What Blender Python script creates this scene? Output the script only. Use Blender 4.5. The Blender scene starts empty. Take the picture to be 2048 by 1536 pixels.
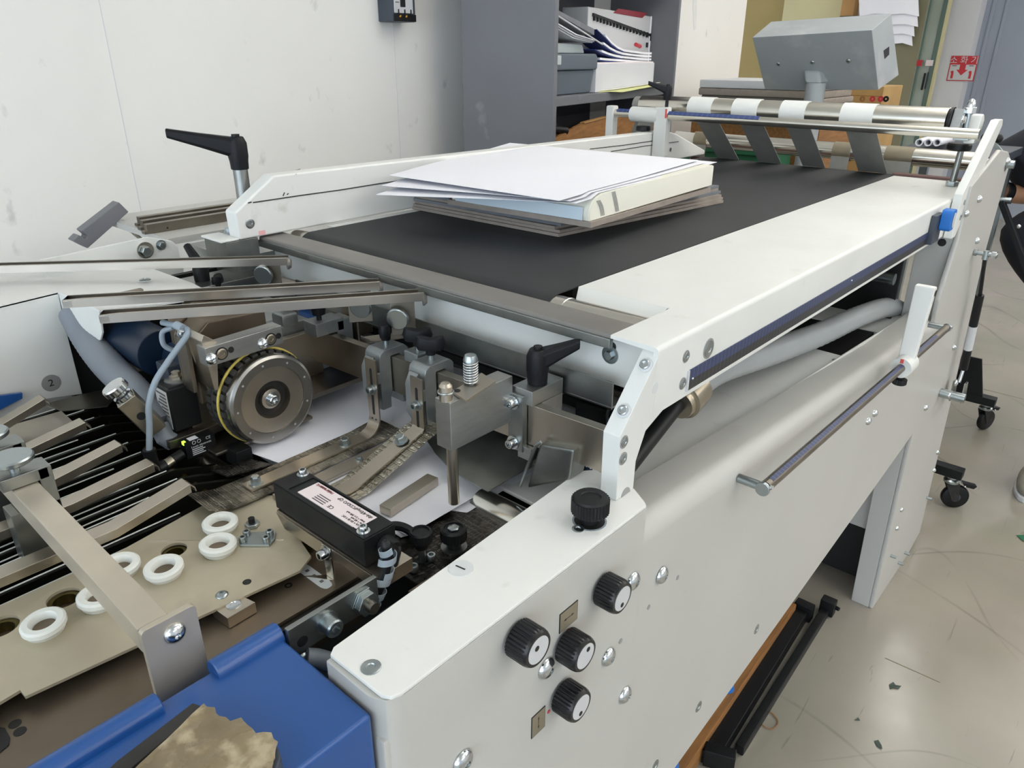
import bpy, bmesh, math, random
from mathutils import Vector, Matrix
from mathutils.geometry import tessellate_polygon
random.seed(7)
R = math.radians
SC = bpy.context.scene
COL = SC.collection
V = Vector

# ------------------------------------------------------------------ camera
# X runs along the machine (away), Y across it (towards the long wall), Z up; floor z = 0, metres
FPX, PITCH, YAW, ROLL = 1480.0, R(23.96), R(41.61), R(0.12)
EYE = V((0, 0, 1.5))
_fw, _rt = V((math.cos(YAW), math.sin(YAW), 0)), V((math.sin(YAW), -math.cos(YAW), 0))
_up = V((0, 0, 1))
CF = _fw * math.cos(PITCH) - _up * math.sin(PITCH)
_u = _fw * math.sin(PITCH) + _up * math.cos(PITCH)
CR = _rt * math.cos(ROLL) + _u * math.sin(ROLL)
CU = -_rt * math.sin(ROLL) + _u * math.cos(ROLL)
cam_data = bpy.data.cameras.new('camera')
cam_data.sensor_width = 36.0
cam_data.lens = FPX * 36.0 / 2048.0
cam_data.clip_start, cam_data.clip_end = 0.02, 60
cam = bpy.data.objects.new('camera', cam_data)
COL.objects.link(cam)
cam.matrix_world = Matrix(((CR.x, CU.x, -CF.x, EYE.x), (CR.y, CU.y, -CF.y, EYE.y), (CR.z, CU.z, -CF.z, EYE.z), (0, 0, 0, 1)))
SC.camera = cam

# ------------------------------------------------------------------ world, lamps, exposure
SC.view_settings.view_transform = 'Standard'
SC.view_settings.look = 'None'
SC.view_settings.gamma = 1.0
SC.view_settings.use_curve_mapping = False
SC.view_settings.exposure = 0.17
world = bpy.data.worlds.new('daylight')
SC.world = world
world.use_nodes = True
_bg = world.node_tree.nodes['Background']
_bg.inputs[0].default_value = (0.93, 0.965, 1.0, 1)
_bg.inputs[1].default_value = 1.15
def area(name, loc, sx, sy, power, col, rot=(0, 0, 0)):
    d = bpy.data.lights.new(name, 'AREA')
    d.shape = 'RECTANGLE'; d.size = sx; d.size_y = sy; d.energy = power; d.color = col
    o = bpy.data.objects.new(name, d); COL.objects.link(o)
    o.location = loc; o.rotation_euler = rot
    return o
LAMPS = [(1.6, -1.35), (4.6, -0.65), (7.5, 0.0), (0.6, -3.4), (3.8, -2.9), (7.0, -2.2), (2.1, 0.45), (5.06, 0.65), (-2.2, -0.6)]
for _x, _y in LAMPS:
    area('ceiling_lamp_light', (_x, _y, 2.50), 2.3, 0.17, 6.5 if _y > -2 else 27, (1.0, 0.975, 0.93), (0, 0, R(13.5)))
    area('ceiling_fill_uplight', (_x, _y, 2.57), 2.3, 0.17, 20, (1.0, 0.975, 0.94), (0, math.pi, R(13.5)))  # added upward fill, brightens the ceiling for reflections in the steel
# daylight through the window band in the end wall behind the viewer
area('window_daylight', (-3.25, -1.25, 1.55), 2.4, 6.2, 90, (0.66, 0.83, 1.0), (0, -math.pi / 2, 0))

# ------------------------------------------------------------------ picking points: a pixel of the 2048 x 1536 photo on a real plane of the room
def A(px, py, X=None, Y=None, Z=None):
    d = CR * ((px - 1024) / FPX) - CU * ((py - 768) / FPX) + CF
    if X is not None: t = (X - EYE.x) / d.x
    elif Y is not None: t = (Y - EYE.y) / d.y
    else: t = (Z - EYE.z) / d.z
    return EYE + d * t

# ------------------------------------------------------------------ materials
def lin(c):
    if isinstance(c, str):
        c = tuple(int(c[i:i + 2], 16) for i in (0, 2, 4))
    return tuple(((v / 255.0) / 12.92 if v <= 10 else (((v / 255.0) + 0.055) / 1.055) ** 2.4) for v in c)
def nmat(name):
    m = bpy.data.materials.new(name); m.use_nodes = True
    nt = m.node_tree
    return m, nt, nt.nodes['Principled BSDF']
def mat(name, col, rough=0.5, metal=0.0, var=0.0, vs=8.0, bump=0.0, bs=200.0, stretch=(1, 1, 1), rvar=0.0, coat=0.0, dark=None, spec=0.5, trans=0.0, emit=0.0, dirt=None, dirt_s=6.0, dirt_lo=0.6, dirt_hi=0.75):
    """noise-varied colour, noise relief, optional dirt patches; all in object space"""
    m, nt, b = nmat(name)
    N, L = nt.nodes, nt.links
    c = lin(col)
    b.inputs['Roughness'].default_value = rough
    b.inputs['Metallic'].default_value = metal
    b.inputs['Specular IOR Level'].default_value = spec
    if coat: b.inputs['Coat Weight'].default_value = coat; b.inputs['Coat Roughness'].default_value = 0.15
    if trans: b.inputs['Transmission Weight'].default_value = trans
    tc = N.new('ShaderNodeTexCoord'); mp = N.new('ShaderNodeMapping'); mp.inputs['Scale'].default_value = stretch
    L.new(tc.outputs['Object'], mp.inputs['Vector'])
    def noise(scale, detail=4.0):
        n = N.new('ShaderNodeTexNoise'); n.inputs['Scale'].default_value = scale; n.inputs['Detail'].default_value = detail
        L.new(mp.outputs[0], n.inputs['Vector']); return n
    out = None
    if var > 0 or dark is not None:
        n = noise(vs, 6.0); r = N.new('ShaderNodeValToRGB')
        d = lin(dark) if dark is not None else tuple(v * (1 - var) for v in c)
        hi = tuple(min(1, v * (1 + var * 0.5)) for v in c)
        r.color_ramp.elements[0].position = 0.32; r.color_ramp.elements[1].position = 0.68
        r.color_ramp.elements[0].color = (*d, 1); r.color_ramp.elements[1].color = (*hi, 1)
        L.new(n.outputs[0], r.inputs[0]); out = r.outputs[0]
    if dirt is not None:
        n = noise(dirt_s, 9.0); r = N.new('ShaderNodeValToRGB')
        r.color_ramp.elements[0].position = dirt_lo; r.color_ramp.elements[1].position = dirt_hi
        mx = N.new('ShaderNodeMix'); mx.data_type = 'RGBA'
        L.new(n.outputs[0], r.inputs[0]); L.new(r.outputs[0], mx.inputs[0])
        if out is not None: L.new(out, mx.inputs[6])
        else: mx.inputs[6].default_value = (*c, 1)
        mx.inputs[7].default_value = (*lin(dirt), 1)
        out = mx.outputs[2]
    if out is not None: L.new(out, b.inputs['Base Color'])
    else: b.inputs['Base Color'].default_value = (*c, 1)
    if rvar > 0:
        n = noise(vs * 2.3); mr = N.new('ShaderNodeMapRange')
        mr.inputs[3].default_value = max(0.02, rough - rvar); mr.inputs[4].default_value = min(1, rough + rvar)
        L.new(n.outputs[0], mr.inputs[0]); L.new(mr.outputs[0], b.inputs['Roughness'])
    if bump > 0:
        n = noise(bs, 3.0); bp = N.new('ShaderNodeBump'); bp.inputs['Strength'].default_value = bump; bp.inputs['Distance'].default_value = 0.001
        L.new(n.outputs[0], bp.inputs['Height']); L.new(bp.outputs[0], b.inputs['Normal'])
    if emit:
        b.inputs['Emission Color'].default_value = (*c, 1); b.inputs['Emission Strength'].default_value = emit
    return m
M = {}
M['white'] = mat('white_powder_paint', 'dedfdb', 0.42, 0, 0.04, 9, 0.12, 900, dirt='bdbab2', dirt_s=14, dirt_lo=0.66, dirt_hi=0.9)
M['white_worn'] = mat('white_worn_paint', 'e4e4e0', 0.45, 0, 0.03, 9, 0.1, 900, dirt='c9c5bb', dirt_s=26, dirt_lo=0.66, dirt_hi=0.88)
M['white_shaded'] = mat('white_paint_shaded', 'bfbeb9', 0.4, 0, 0.03, 5, 0.1, 900, dirt='aaa69c', dirt_s=18, dirt_lo=0.68, dirt_hi=0.9)  # same white paint, darkened: the shade on the sides is put into its colour
M['wall'] = mat('white_wall_plaster', 'efede8', 0.75, 0, 0.03, 2.2, 0.15, 120, stretch=(1, 1, 0.7), dirt='b9b8b4', dirt_s=17, dirt_lo=0.66, dirt_hi=0.84)
M['ceil'] = mat('ceiling_paint', 'e4e4e2', 0.8)
M['cab'] = mat('grey_steel_cabinet', '717277', 0.5, 0, 0.05, 6, 0.05, 500, dirt='8d8d90', dirt_s=9, dirt_lo=0.68, dirt_hi=0.8)
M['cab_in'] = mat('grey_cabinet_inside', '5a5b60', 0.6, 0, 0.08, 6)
M['rail'] = mat('brushed_rail_steel', 'b4ada3', 0.28, 1.0, 0.05, 20)
M['steel_lt'] = mat('pale_ground_steel', 'cfc5b4', 0.42, 0.7, 0.08, 14, 0.05, 300)
M['steel'] = mat('ground_steel', 'bfb6a8', 0.32, 1.0, 0.12, 14, 0.05, 400, rvar=0.1)
M['steel_dk'] = mat('dull_steel', '8a8378', 0.38, 1.0, 0.2, 16, 0.08, 300, rvar=0.1)
M['steel_plate'] = mat('stained_feed_plate', 'c6bda6', 0.46, 0.55, 0.13, 9, 0.06, 300, rvar=0.1, dirt='8c7f70', dirt_s=7, dirt_lo=0.6, dirt_hi=0.85)
M['steel_brown'] = mat('brown_stained_plate', '857868', 0.45, 0.85, 0.2, 10, 0.08, 300, rvar=0.1)
M['bright'] = mat('polished_steel', 'dbd7cd', 0.2, 1.0, 0.06, 20, rvar=0.05)
M['chrome'] = mat('bright_zinc', 'cdd1d3', 0.17, 1.0, 0.03, 30, rvar=0.03)
M['zinc'] = mat('zinc_plated', 'aab2b4', 0.28, 1.0, 0.04, 30)
M['galv'] = mat('galvanised_sheet', '9a9d9a', 0.36, 1.0, 0.14, 30, 0.04, 300, rvar=0.08)
M['cast'] = mat('zinc_casting', '9b9f9f', 0.42, 0.75, 0.1, 60, 0.15, 300)
M['alu'] = mat('milled_aluminium', 'b4b4b2', 0.36, 1.0, 0.1, 30, 0.25, 260, stretch=(1, 1, 5), rvar=0.06)
M['grey_strip'] = mat('grey_worn_strip', '85817c', 0.45, 0.35, 0.1, 16, 0.05, 300)
M['black'] = mat('black_plastic', '131416', 0.45, 0, 0.15, 40, 0.1, 600, spec=0.35)
M['turned'] = mat('turned_steel', 'aaa7a2', 0.27, 1.0, 0.03, 30)
M['black_soft'] = mat('black_moulded_handle', '0d0f14', 0.5, 0, 0.1, 40, 0.12, 900, spec=0.3)
M['black_knob'] = mat('black_fluted_knob', '0b0c10', 0.3, 0, 0.1, 40, coat=0.15, spec=0.4)
M['blackmetal'] = mat('black_anodised_blade', '14140f', 0.36, 0.2, 0.2, 24, dirt='34322e', dirt_s=30, dirt_lo=0.6, dirt_hi=0.85)
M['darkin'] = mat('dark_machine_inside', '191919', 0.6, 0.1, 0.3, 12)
M['dust'] = mat('dusty_black_parts', '2a2826', 0.75, 0, 0.4, 20, 0.3, 200)
M['blue'] = mat('blue_machine_enamel', '1f5093', 0.33, 0, 0.06, 7, 0.1, 700, coat=0.3)
M['navy'] = mat('navy_blue_motor', '0c2036', 0.4, 0, 0.1, 10)
M['clampblue'] = mat('blue_clamp_plastic', '1f6fc4', 0.45)
M['paper'] = mat('white_paper', 'ececf2', 0.7, 0, 0.02, 5, spec=0.2)
M['paper_warm'] = mat('cream_card', 'e9e7da', 0.65, 0, 0.02, 5, spec=0.2)
M['paper_window_tint'] = mat('card_edge_window_tint', 'cfdde6', 0.65, 0, 0.04, 5, spec=0.2)  # card tinted blue: cool window light put into the colour
M['board_gray'] = mat('grey_board', '9b9188', 0.8, 0, 0.1, 40, spec=0.2)
M['board_dk'] = mat('dark_grey_board', '7c7f84', 0.8, 0, 0.1, 40, spec=0.2)
M['ring'] = mat('milky_plastic', 'e4e6e0', 0.36, 0, 0.04, 20, spec=0.5)
M['clear'] = mat('clear_spiral_plastic', 'cfdbe4', 0.2, 0, 0, trans=0.55)
M['yellow'] = mat('yellow_rubber_band', 'cdb95a', 0.5)
M['rubber'] = mat('black_rubber_tread', '3b3a38', 0.55, 0, 0.2, 40, 0.15, 500)
M['hose'] = mat('grey_spiral_hose', 'a3a8aa', 0.38, 0, 0.06, 10)
M['hose_dk'] = mat('shaded_grey_hose', '7d838b', 0.45, 0, 0.08, 10)  # darker copy of the hose grey; shade on the feeder hose put into the colour
M['cable'] = mat('grey_cable_sheath', '8d99a3', 0.45)
M['brass'] = mat('nickelled_fitting', 'b3aa98', 0.3, 1.0, 0.1, 40)
M['copper'] = mat('brass_insert', 'a9813a', 0.3, 1.0)
M['oldbrass'] = mat('dull_brass_tube', '5f5834', 0.35, 0.9)
M['red'] = mat('red_paint', 'c2333c', 0.5)
M['redmark'] = mat('red_marker', 'd8544c', 0.5)
M['pinkmark'] = mat('faded_red_stamp', 'e9aeb0', 0.5)
M['facegrey'] = mat('pale_grey_print', 'c9cacc', 0.45)
M['badge'] = mat('silver_badge', '9d9d9c', 0.4, 0.2)
M['badge_lt'] = mat('pale_badge', 'd3d6d6', 0.4)
M['ink'] = mat('black_ink', '141414', 0.5)
M['inkgrey'] = mat('grey_print', '6a6468', 0.6)
M['gold'] = mat('bronze_plate', '8f8672', 0.4, 0.3, 0.08, 40)
M['pink'] = mat('pink_white_label', 'e9dcdc', 0.55)
M['wood'] = mat('plain_wood', '9b6c3c', 0.6, 0, 0.3, 10, 0.1, 120, stretch=(1, 9, 9))
M['tape'] = mat('brown_packing_tape', '85765a', 0.28, 0, 0.3, 22, 0.9, 40, rvar=0.12, coat=0.3, dirt='b0a284', dirt_s=34, dirt_lo=0.52, dirt_hi=0.62)
M['card'] = mat('brown_cardboard', 'b48a55', 0.75, 0, 0.12, 8)
M['carton'] = mat('ochre_carton', 'b08e58', 0.7, 0, 0.12, 8)
M['strap'] = mat('grey_tape_belt', '8d8c86', 0.55, 0, 0.08, 30, 0.1, 600)
M['strapw'] = mat('white_belt_wrap', 'e3e4e0', 0.6, 0, 0.03, 30, 0.1, 600)
M['housing'] = mat('light_grey_housing', 'aab0b3', 0.45, 0, 0.05, 9, 0.08, 600, dirt='c4c6c4', dirt_s=7, dirt_lo=0.55, dirt_hi=0.75)
M['toolbox'] = mat('grey_plastic_box', '5c6670', 0.5, 0, 0.05, 10)
M['toolbox_lt'] = mat('pale_latch_plastic', 'b7c0c1', 0.5)
M['bookblue'] = mat('navy_booklet_cover', '1c2f6e', 0.45, 0, 0.08, 10)
M['maroon'] = mat('maroon_print', '8c2433', 0.5)
M['olive'] = mat('olive_board', 'a2915c', 0.6, 0, 0.06, 3)
M['olive_lt'] = mat('pale_olive_board', 'cfc79c', 0.6, 0, 0.05, 3)
M['olive_dk'] = mat('dark_olive_wall', '757158', 0.6, 0, 0.06, 3)
M['glass_gn'] = mat('greenish_glass', 'a9b5a8', 0.15, 0, 0.06, 3, spec=0.6)
M['glass_edge'] = mat('green_glass_edge', '5d7269', 0.25)
M['column'] = mat('pale_column_paint', 'd5d6da', 0.6, 0, 0.03, 3)
M['bluewall'] = mat('slate_blue_wall', '9aa2b0', 0.55, 0, 0.05, 2, bump=0.08, bs=300)
M['cloth'] = mat('black_cloth', '1e212b', 0.9, 0, 0.2, 14, 0.3, 500)
M['skin'] = mat('skin', 'b98b6d', 0.55, 0, 0.06, 30)
M['shoe'] = mat('worn_grey_shoe', '9a978c', 0.7, 0, 0.15, 30, 0.2, 200)
M['reel'] = mat('dark_reddish_bar', '6a4c48', 0.5)
M['slate'] = mat('dark_slate_plastic', '3d444f', 0.5, 0, 0.06, 20)
M['yellowpap'] = mat('pale_yellow_paper', 'e6e8a4', 0.7)
M['green'] = mat('green_plastic', '2a6b4c', 0.55)
M['led'] = mat('green_led', '9bf03a', 0.4, emit=3.0)
M['lampglow'] = mat('lamp_tube_glow', 'fff4e2', 0.5, emit=7.5)

def belt_mat():
    m, nt, b = nmat('black_woven_belt'); N, L = nt.nodes, nt.links
    tc = N.new('ShaderNodeTexCoord')
    w1 = N.new('ShaderNodeTexWave'); w1.inputs['Scale'].default_value = 160; w1.bands_direction = 'X'
    w2 = N.new('ShaderNodeTexWave'); w2.inputs['Scale'].default_value = 130; w2.bands_direction = 'Y'
    for w in (w1, w2): L.new(tc.outputs['Object'], w.inputs['Vector'])
    mul = N.new('ShaderNodeMath'); mul.operation = 'MULTIPLY'
    L.new(w1.outputs[1], mul.inputs[0]); L.new(w2.outputs[1], mul.inputs[1])
    bp = N.new('ShaderNodeBump'); bp.inputs['Strength'].default_value = 0.5; bp.inputs['Distance'].default_value = 0.0006
    L.new(mul.outputs[0], bp.inputs['Height']); L.new(bp.outputs[0], b.inputs['Normal'])
    n = N.new('ShaderNodeTexNoise'); n.inputs['Scale'].default_value = 5; n.inputs['Detail'].default_value = 6; L.new(tc.outputs['Object'], n.inputs['Vector'])
    r = N.new('ShaderNodeValToRGB'); r.color_ramp.elements[0].position = 0.3; r.color_ramp.elements[1].position = 0.75
    r.color_ramp.elements[0].color = (*lin('222426'), 1); r.color_ramp.elements[1].color = (*lin('2f3133'), 1)
    L.new(n.outputs[0], r.inputs[0]); L.new(r.outputs[0], b.inputs['Base Color'])
    b.inputs['Roughness'].default_value = 0.62
    return m
M['belt'] = belt_mat()
def emboss_mat(name, col, scale, strength=1.0, metal=0.9, dark='3a3733', rough=0.35):
    m, nt, b = nmat(name); N, L = nt.nodes, nt.links
    tc = N.new('ShaderNodeTexCoord'); mp = N.new('ShaderNodeMapping'); mp.inputs['Scale'].default_value = (0.5, 1, 1)
    L.new(tc.outputs['Object'], mp.inputs['Vector'])
    v = N.new('ShaderNodeTexVoronoi'); v.feature = 'DISTANCE_TO_EDGE'; v.inputs['Scale'].default_value = scale; v.inputs['Randomness'].default_value = 0.18
    L.new(mp.outputs[0], v.inputs['Vector'])
    r = N.new('ShaderNodeValToRGB'); r.color_ramp.elements[0].position = 0.04; r.color_ramp.elements[1].position = 0.2
    L.new(v.outputs[0], r.inputs[0])
    bp = N.new('ShaderNodeBump'); bp.inputs['Strength'].default_value = strength; bp.inputs['Distance'].default_value = 0.0018
    L.new(r.outputs[0], bp.inputs['Height']); L.new(bp.outputs[0], b.inputs['Normal'])
    n = N.new('ShaderNodeTexNoise'); n.inputs['Scale'].default_value = 22; n.inputs['Detail'].default_value = 6; L.new(tc.outputs['Object'], n.inputs['Vector'])
    r2 = N.new('ShaderNodeValToRGB'); r2.color_ramp.elements[0].position = 0.42; r2.color_ramp.elements[1].position = 0.6
    r2.color_ramp.elements[0].color = (*lin(dark), 1); r2.color_ramp.elements[1].color = (*lin(col), 1)
    L.new(n.outputs[0], r2.inputs[0]); L.new(r2.outputs[0], b.inputs['Base Color'])
    b.inputs['Metallic'].default_value = metal; b.inputs['Roughness'].default_value = rough
    return m
M['emboss'] = emboss_mat('embossed_steel_strip', 'bdb5a6', 300, dark='5a554e')
M['emboss_lt'] = emboss_mat('embossed_bright_strip', 'cfc8b8', 230, dark='a8a090')
M['emboss_dk'] = emboss_mat('embossed_dark_strip', '6f6a64', 240, dark='2b2927')
def scale_mat(name, base, ink, period, axis):
    """printed rule: fine tick marks across a coloured strip"""
    m, nt, b = nmat(name); N, L = nt.nodes, nt.links
    tc = N.new('ShaderNodeTexCoord'); sp = N.new('ShaderNodeSeparateXYZ'); L.new(tc.outputs['Object'], sp.inputs[0])
    def tick(p, w):
        d = N.new('ShaderNodeMath'); d.operation = 'DIVIDE'; L.new(sp.outputs[axis], d.inputs[0]); d.inputs[1].default_value = p
        f = N.new('ShaderNodeMath'); f.operation = 'FRACT'; L.new(d.outputs[0], f.inputs[0])
        c = N.new('ShaderNodeMath'); c.operation = 'LESS_THAN'; L.new(f.outputs[0], c.inputs[0]); c.inputs[1].default_value = w
        return c
    t1, t2 = tick(period, 0.22), tick(period * 5, 0.07)
    h2 = N.new('ShaderNodeMath'); h2.operation = 'MULTIPLY'; L.new(t2.outputs[0], h2.inputs[0]); h2.inputs[1].default_value = 0.6; t2 = h2
    s = N.new('ShaderNodeMath'); s.operation = 'MULTIPLY'; L.new(t1.outputs[0], s.inputs[0]); s.inputs[1].default_value = 0.30
    mx = N.new('ShaderNodeMath'); mx.operation = 'MAXIMUM'; L.new(s.outputs[0], mx.inputs[0]); L.new(t2.outputs[0], mx.inputs[1])
    c = N.new('ShaderNodeMix'); c.data_type = 'RGBA'; L.new(mx.outputs[0], c.inputs[0])
    c.inputs[6].default_value = (*lin(base), 1); c.inputs[7].default_value = (*lin(ink), 1)
    L.new(c.outputs[2], b.inputs['Base Color']); b.inputs['Roughness'].default_value = 0.4
    return m
M['rule_blue_x'] = scale_mat('blue_rule_print', '1a2850', '8794bb', 0.002, 0)
M['rule_black_x'] = scale_mat('black_rule_print', '131316', '70757f', 0.002, 0)
M['rule_blue_y'] = scale_mat('blue_rule_print_across', '24386f', 'aab4d2', 0.003, 1)
def floor_mat():
    m, nt, b = nmat('worn_epoxy_floor'); N, L = nt.nodes, nt.links
    tc = N.new('ShaderNodeTexCoord')
    def noise(s, d, vec=None, dist=0.0):
        n = N.new('ShaderNodeTexNoise'); n.inputs['Scale'].default_value = s; n.inputs['Detail'].default_value = d; n.inputs['Distortion'].default_value = dist
        L.new(vec or tc.outputs['Object'], n.inputs['Vector']); return n
    def ramp(src, p0, c0, p1, c1):
        r = N.new('ShaderNodeValToRGB'); r.color_ramp.elements[0].position = p0; r.color_ramp.elements[1].position = p1
        r.color_ramp.elements[0].color = (*lin(c0), 1); r.color_ramp.elements[1].color = (*lin(c1), 1)
        L.new(src, r.inputs[0]); return r.outputs[0]
    def mix(f, a, c):
        x = N.new('ShaderNodeMix'); x.data_type = 'RGBA'; L.new(f, x.inputs[0]); L.new(a, x.inputs[6]); x.inputs[7].default_value = (*lin(c), 1); return x.outputs[2]
    base = ramp(noise(1.6, 5).outputs[0], 0.35, '918d80', 0.68, 'a2998f')
    base = mix(ramp(noise(3.1, 8).outputs[0], 0.45, '000000', 1.0, '999999'), base, 'a3ab8e')
    base = mix(ramp(noise(2.3, 10, dist=0.6).outputs[0], 0.55, '000000', 1.0, '999999'), base, '77736a')
    base = mix(ramp(noise(70, 4).outputs[0], 0.70, '000000', 0.80, '888888'), base, '6b6862')
    for rot, sc in ((0.5, (2.5, 40, 1)), (1.25, (2.0, 46, 1)), (2.3, (3.0, 36, 1))):
        mp = N.new('ShaderNodeMapping'); mp.inputs['Rotation'].default_value = (0, 0, rot); mp.inputs['Scale'].default_value = sc
        L.new(tc.outputs['Object'], mp.inputs['Vector'])
        base = mix(ramp(noise(1.1, 3, mp.outputs[0], 1.2).outputs[0], 0.715, '000000', 0.735, 'aaaaaa'), base, '6c695f')
    for sc, ds, w in ((0.55, 0.5, 0.0011), (1.3, 0.3, 0.0016), (0.8, 0.2, 0.0011)):      # long curved scratches
        n = noise(sc, 0.0, None, ds); r = N.new('ShaderNodeValToRGB')
        e = r.color_ramp.elements; e[0].position = 0.5 - w; e[1].position = 0.5 + w
        e[0].color = e[1].color = (0, 0, 0, 1); k = e.new(0.5); k.color = (0.42, 0.42, 0.42, 1)
        L.new(n.outputs[0], r.inputs[0])
        g = ramp(noise(2.0 + sc, 3).outputs[0], 0.42, '000000', 0.60, 'ffffff')
        mu = N.new('ShaderNodeMix'); mu.data_type = 'RGBA'; mu.blend_type = 'MULTIPLY'; mu.inputs[0].default_value = 1
        L.new(r.outputs[0], mu.inputs[6]); L.new(g, mu.inputs[7])
        base = mix(mu.outputs[2], base, '5f5c54')
    L.new(base, b.inputs['Base Color'])
    mr = N.new('ShaderNodeMapRange'); mr.inputs[3].default_value = 0.05; mr.inputs[4].default_value = 0.26
    L.new(noise(7, 8).outputs[0], mr.inputs[0]); L.new(mr.outputs[0], b.inputs['Roughness'])
    bp = N.new('ShaderNodeBump'); bp.inputs['Strength'].default_value = 0.12; bp.inputs['Distance'].default_value = 0.004
    L.new(noise(14, 3).outputs[0], bp.inputs['Height']); L.new(bp.outputs[0], b.inputs['Normal'])
    return m
M['floor'] = floor_mat()

# ------------------------------------------------------------------ mesh builder
X1, Y1, Z1 = V((1, 0, 0)), V((0, 1, 0)), V((0, 0, 1))
def perp(ax):
    ax = ax.normalized()
    u = ax.cross(Z1 if abs(ax.z) < 0.9 else X1).normalized()
    return u, ax.cross(u).normalized()
class MB:
    def __init__(s): s.bm = bmesh.new()
    def _faces(s, vs, fs):
        b = [s.bm.verts.new(v) for v in vs]
        for f in fs:
            try: s.bm.faces.new([b[i] for i in f])
            except ValueError: pass
        return s
    def obox(s, c, ax, ay, az):
        c, ax, ay, az = V(c), V(ax), V(ay), V(az)
        vs = [c + ax * i + ay * j + az * k for i in (-1, 1) for j in (-1, 1) for k in (-1, 1)]
        return s._faces(vs, [(0, 1, 3, 2), (4, 6, 7, 5), (0, 4, 5, 1), (2, 3, 7, 6), (0, 2, 6, 4), (1, 5, 7, 3)])
    def box(s, x0, x1, y0, y1, z0, z1):
        return s.obox(((x0 + x1) / 2, (y0 + y1) / 2, (z0 + z1) / 2), ((x1 - x0) / 2, 0, 0), (0, (y1 - y0) / 2, 0), (0, 0, (z1 - z0) / 2))
    def bar(s, p0, p1, w, h, up=Z1):
        p0, p1 = V(p0), V(p1); d = p1 - p0
        side = d.cross(V(up)).normalized(); u = side.cross(d).normalized()
        return s.obox((p0 + p1) / 2, d / 2, side * (w / 2), u * (h / 2))
    def prism(s, pts, vec):
        pts = [V(p) for p in pts]; vec = V(vec); n = len(pts)
        vs = pts + [p + vec for p in pts]
        return s._faces(vs, [tuple(range(n)), tuple(range(2 * n - 1, n - 1, -1))] + [(i, i + n, (i + 1) % n + n, (i + 1) % n) for i in range(n)])
    def plate(s, o, u, v, outer, holes, t):
        """flat plate with holes; outer/holes are (a, b) lists along u and v, t the thickness vector"""
        o, u, v, t = V(o), V(u), V(v), V(t)
        loops = [outer] + holes
        flat = [p for lp in loops for p in lp]
        tri = tessellate_polygon([[V((a, b, 0)) for a, b in lp] for lp in loops])
        top = [s.bm.verts.new(o + u * a + v * b) for a, b in flat]
        bot = [s.bm.verts.new(o + u * a + v * b + t) for a, b in flat]
        for f in tri:
            for vv in ([top[i] for i in f], [bot[i] for i in reversed(f)]):
                try: s.bm.faces.new(vv)
                except ValueError: pass
        k = 0
        for lp in loops:
            n = len(lp)
            for i in range(n):
                a, b = k + i, k + (i + 1) % n
                try: s.bm.faces.new([top[a], top[b], bot[b], bot[a]])
                except ValueError: pass
            k += n
        return s
    def lathe(s, p, ax, prof, n=24):
        p, ax = V(p), V(ax).normalized(); u, w = perp(ax)
        rings = []
        for r, h in prof:
            if r < 1e-6: rings.append([s.bm.verts.new(p + ax * h)])
            else: rings.append([s.bm.verts.new(p + ax * h + (u * math.cos(2 * math.pi * i / n) + w * math.sin(2 * math.pi * i / n)) * r) for i in range(n)])
        for a, b in zip(rings, rings[1:]):
            for i in range(n):
                j = (i + 1) % n
                q = [a[i % len(a)], a[j % len(a)], b[j % len(b)], b[i % len(b)]]
                q = list(dict.fromkeys(q))
                if len(q) > 2:
                    try: s.bm.faces.new(q)
                    except ValueError: pass
        return s
    def cyl(s, p0, p1, r, r2=None, n=24):
        p0, p1 = V(p0), V(p1); h = (p1 - p0).length
        return s.lathe(p0, p1 - p0, [(0, 0), (r, 0), (r if r2 is None else r2, h), (0, h)], n)
    def pipe(s, p0, p1, r, ri, n=28):
        p0, p1 = V(p0), V(p1); h = (p1 - p0).length
        return s.lathe(p0, p1 - p0, [(ri, 0), (r, 0), (r, h), (ri, h), (ri, 0)], n)
    def tube(s, path, r, n=12, ribs=0.0, cap=True):
        path = [V(p) for p in path]
        u = None; rings = []
        for i, p in enumerate(path):
            d = (path[min(i + 1, len(path) - 1)] - path[max(i - 1, 0)]).normalized()
            if u is None: u = perp(d)[0]
            u = (u - d * u.dot(d)).normalized(); w = d.cross(u)
            rr = r(i) if callable(r) else r * (1 + (ribs if i % 2 else 0))
            rings.append([s.bm.verts.new(p + (u * math.cos(2 * math.pi * k / n) + w * math.sin(2 * math.pi * k / n)) * rr) for k in range(n)])
        for a, b in zip(rings, rings[1:]):
            for i in range(n):
                s.bm.faces.new([a[i], a[(i + 1) % n], b[(i + 1) % n], b[i]])
        if cap:
            s.bm.faces.new(rings[0][::-1]); s.bm.faces.new(rings[-1])
        return s
    def strip(s, path, width, t):
        """bent flat strip: path of points, width vector, thickness"""
        path = [V(p) for p in path]; w = V(width); n = len(path); rows = []
        for i, p in enumerate(path):
            d = (path[min(i + 1, n - 1)] - path[max(i - 1, 0)]).normalized()
            nn = w.cross(d).normalized() * t
            rows.append([s.bm.verts.new(q) for q in (p - w / 2, p + w / 2, p + w / 2 + nn, p - w / 2 + nn)])
        for a, b in zip(rows, rows[1:]):
            for i in range(4): s.bm.faces.new([a[i], a[(i + 1) % 4], b[(i + 1) % 4], b[i]])
        s.bm.faces.new(rows[0][::-1]); s.bm.faces.new(rows[-1])
        return s
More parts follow.
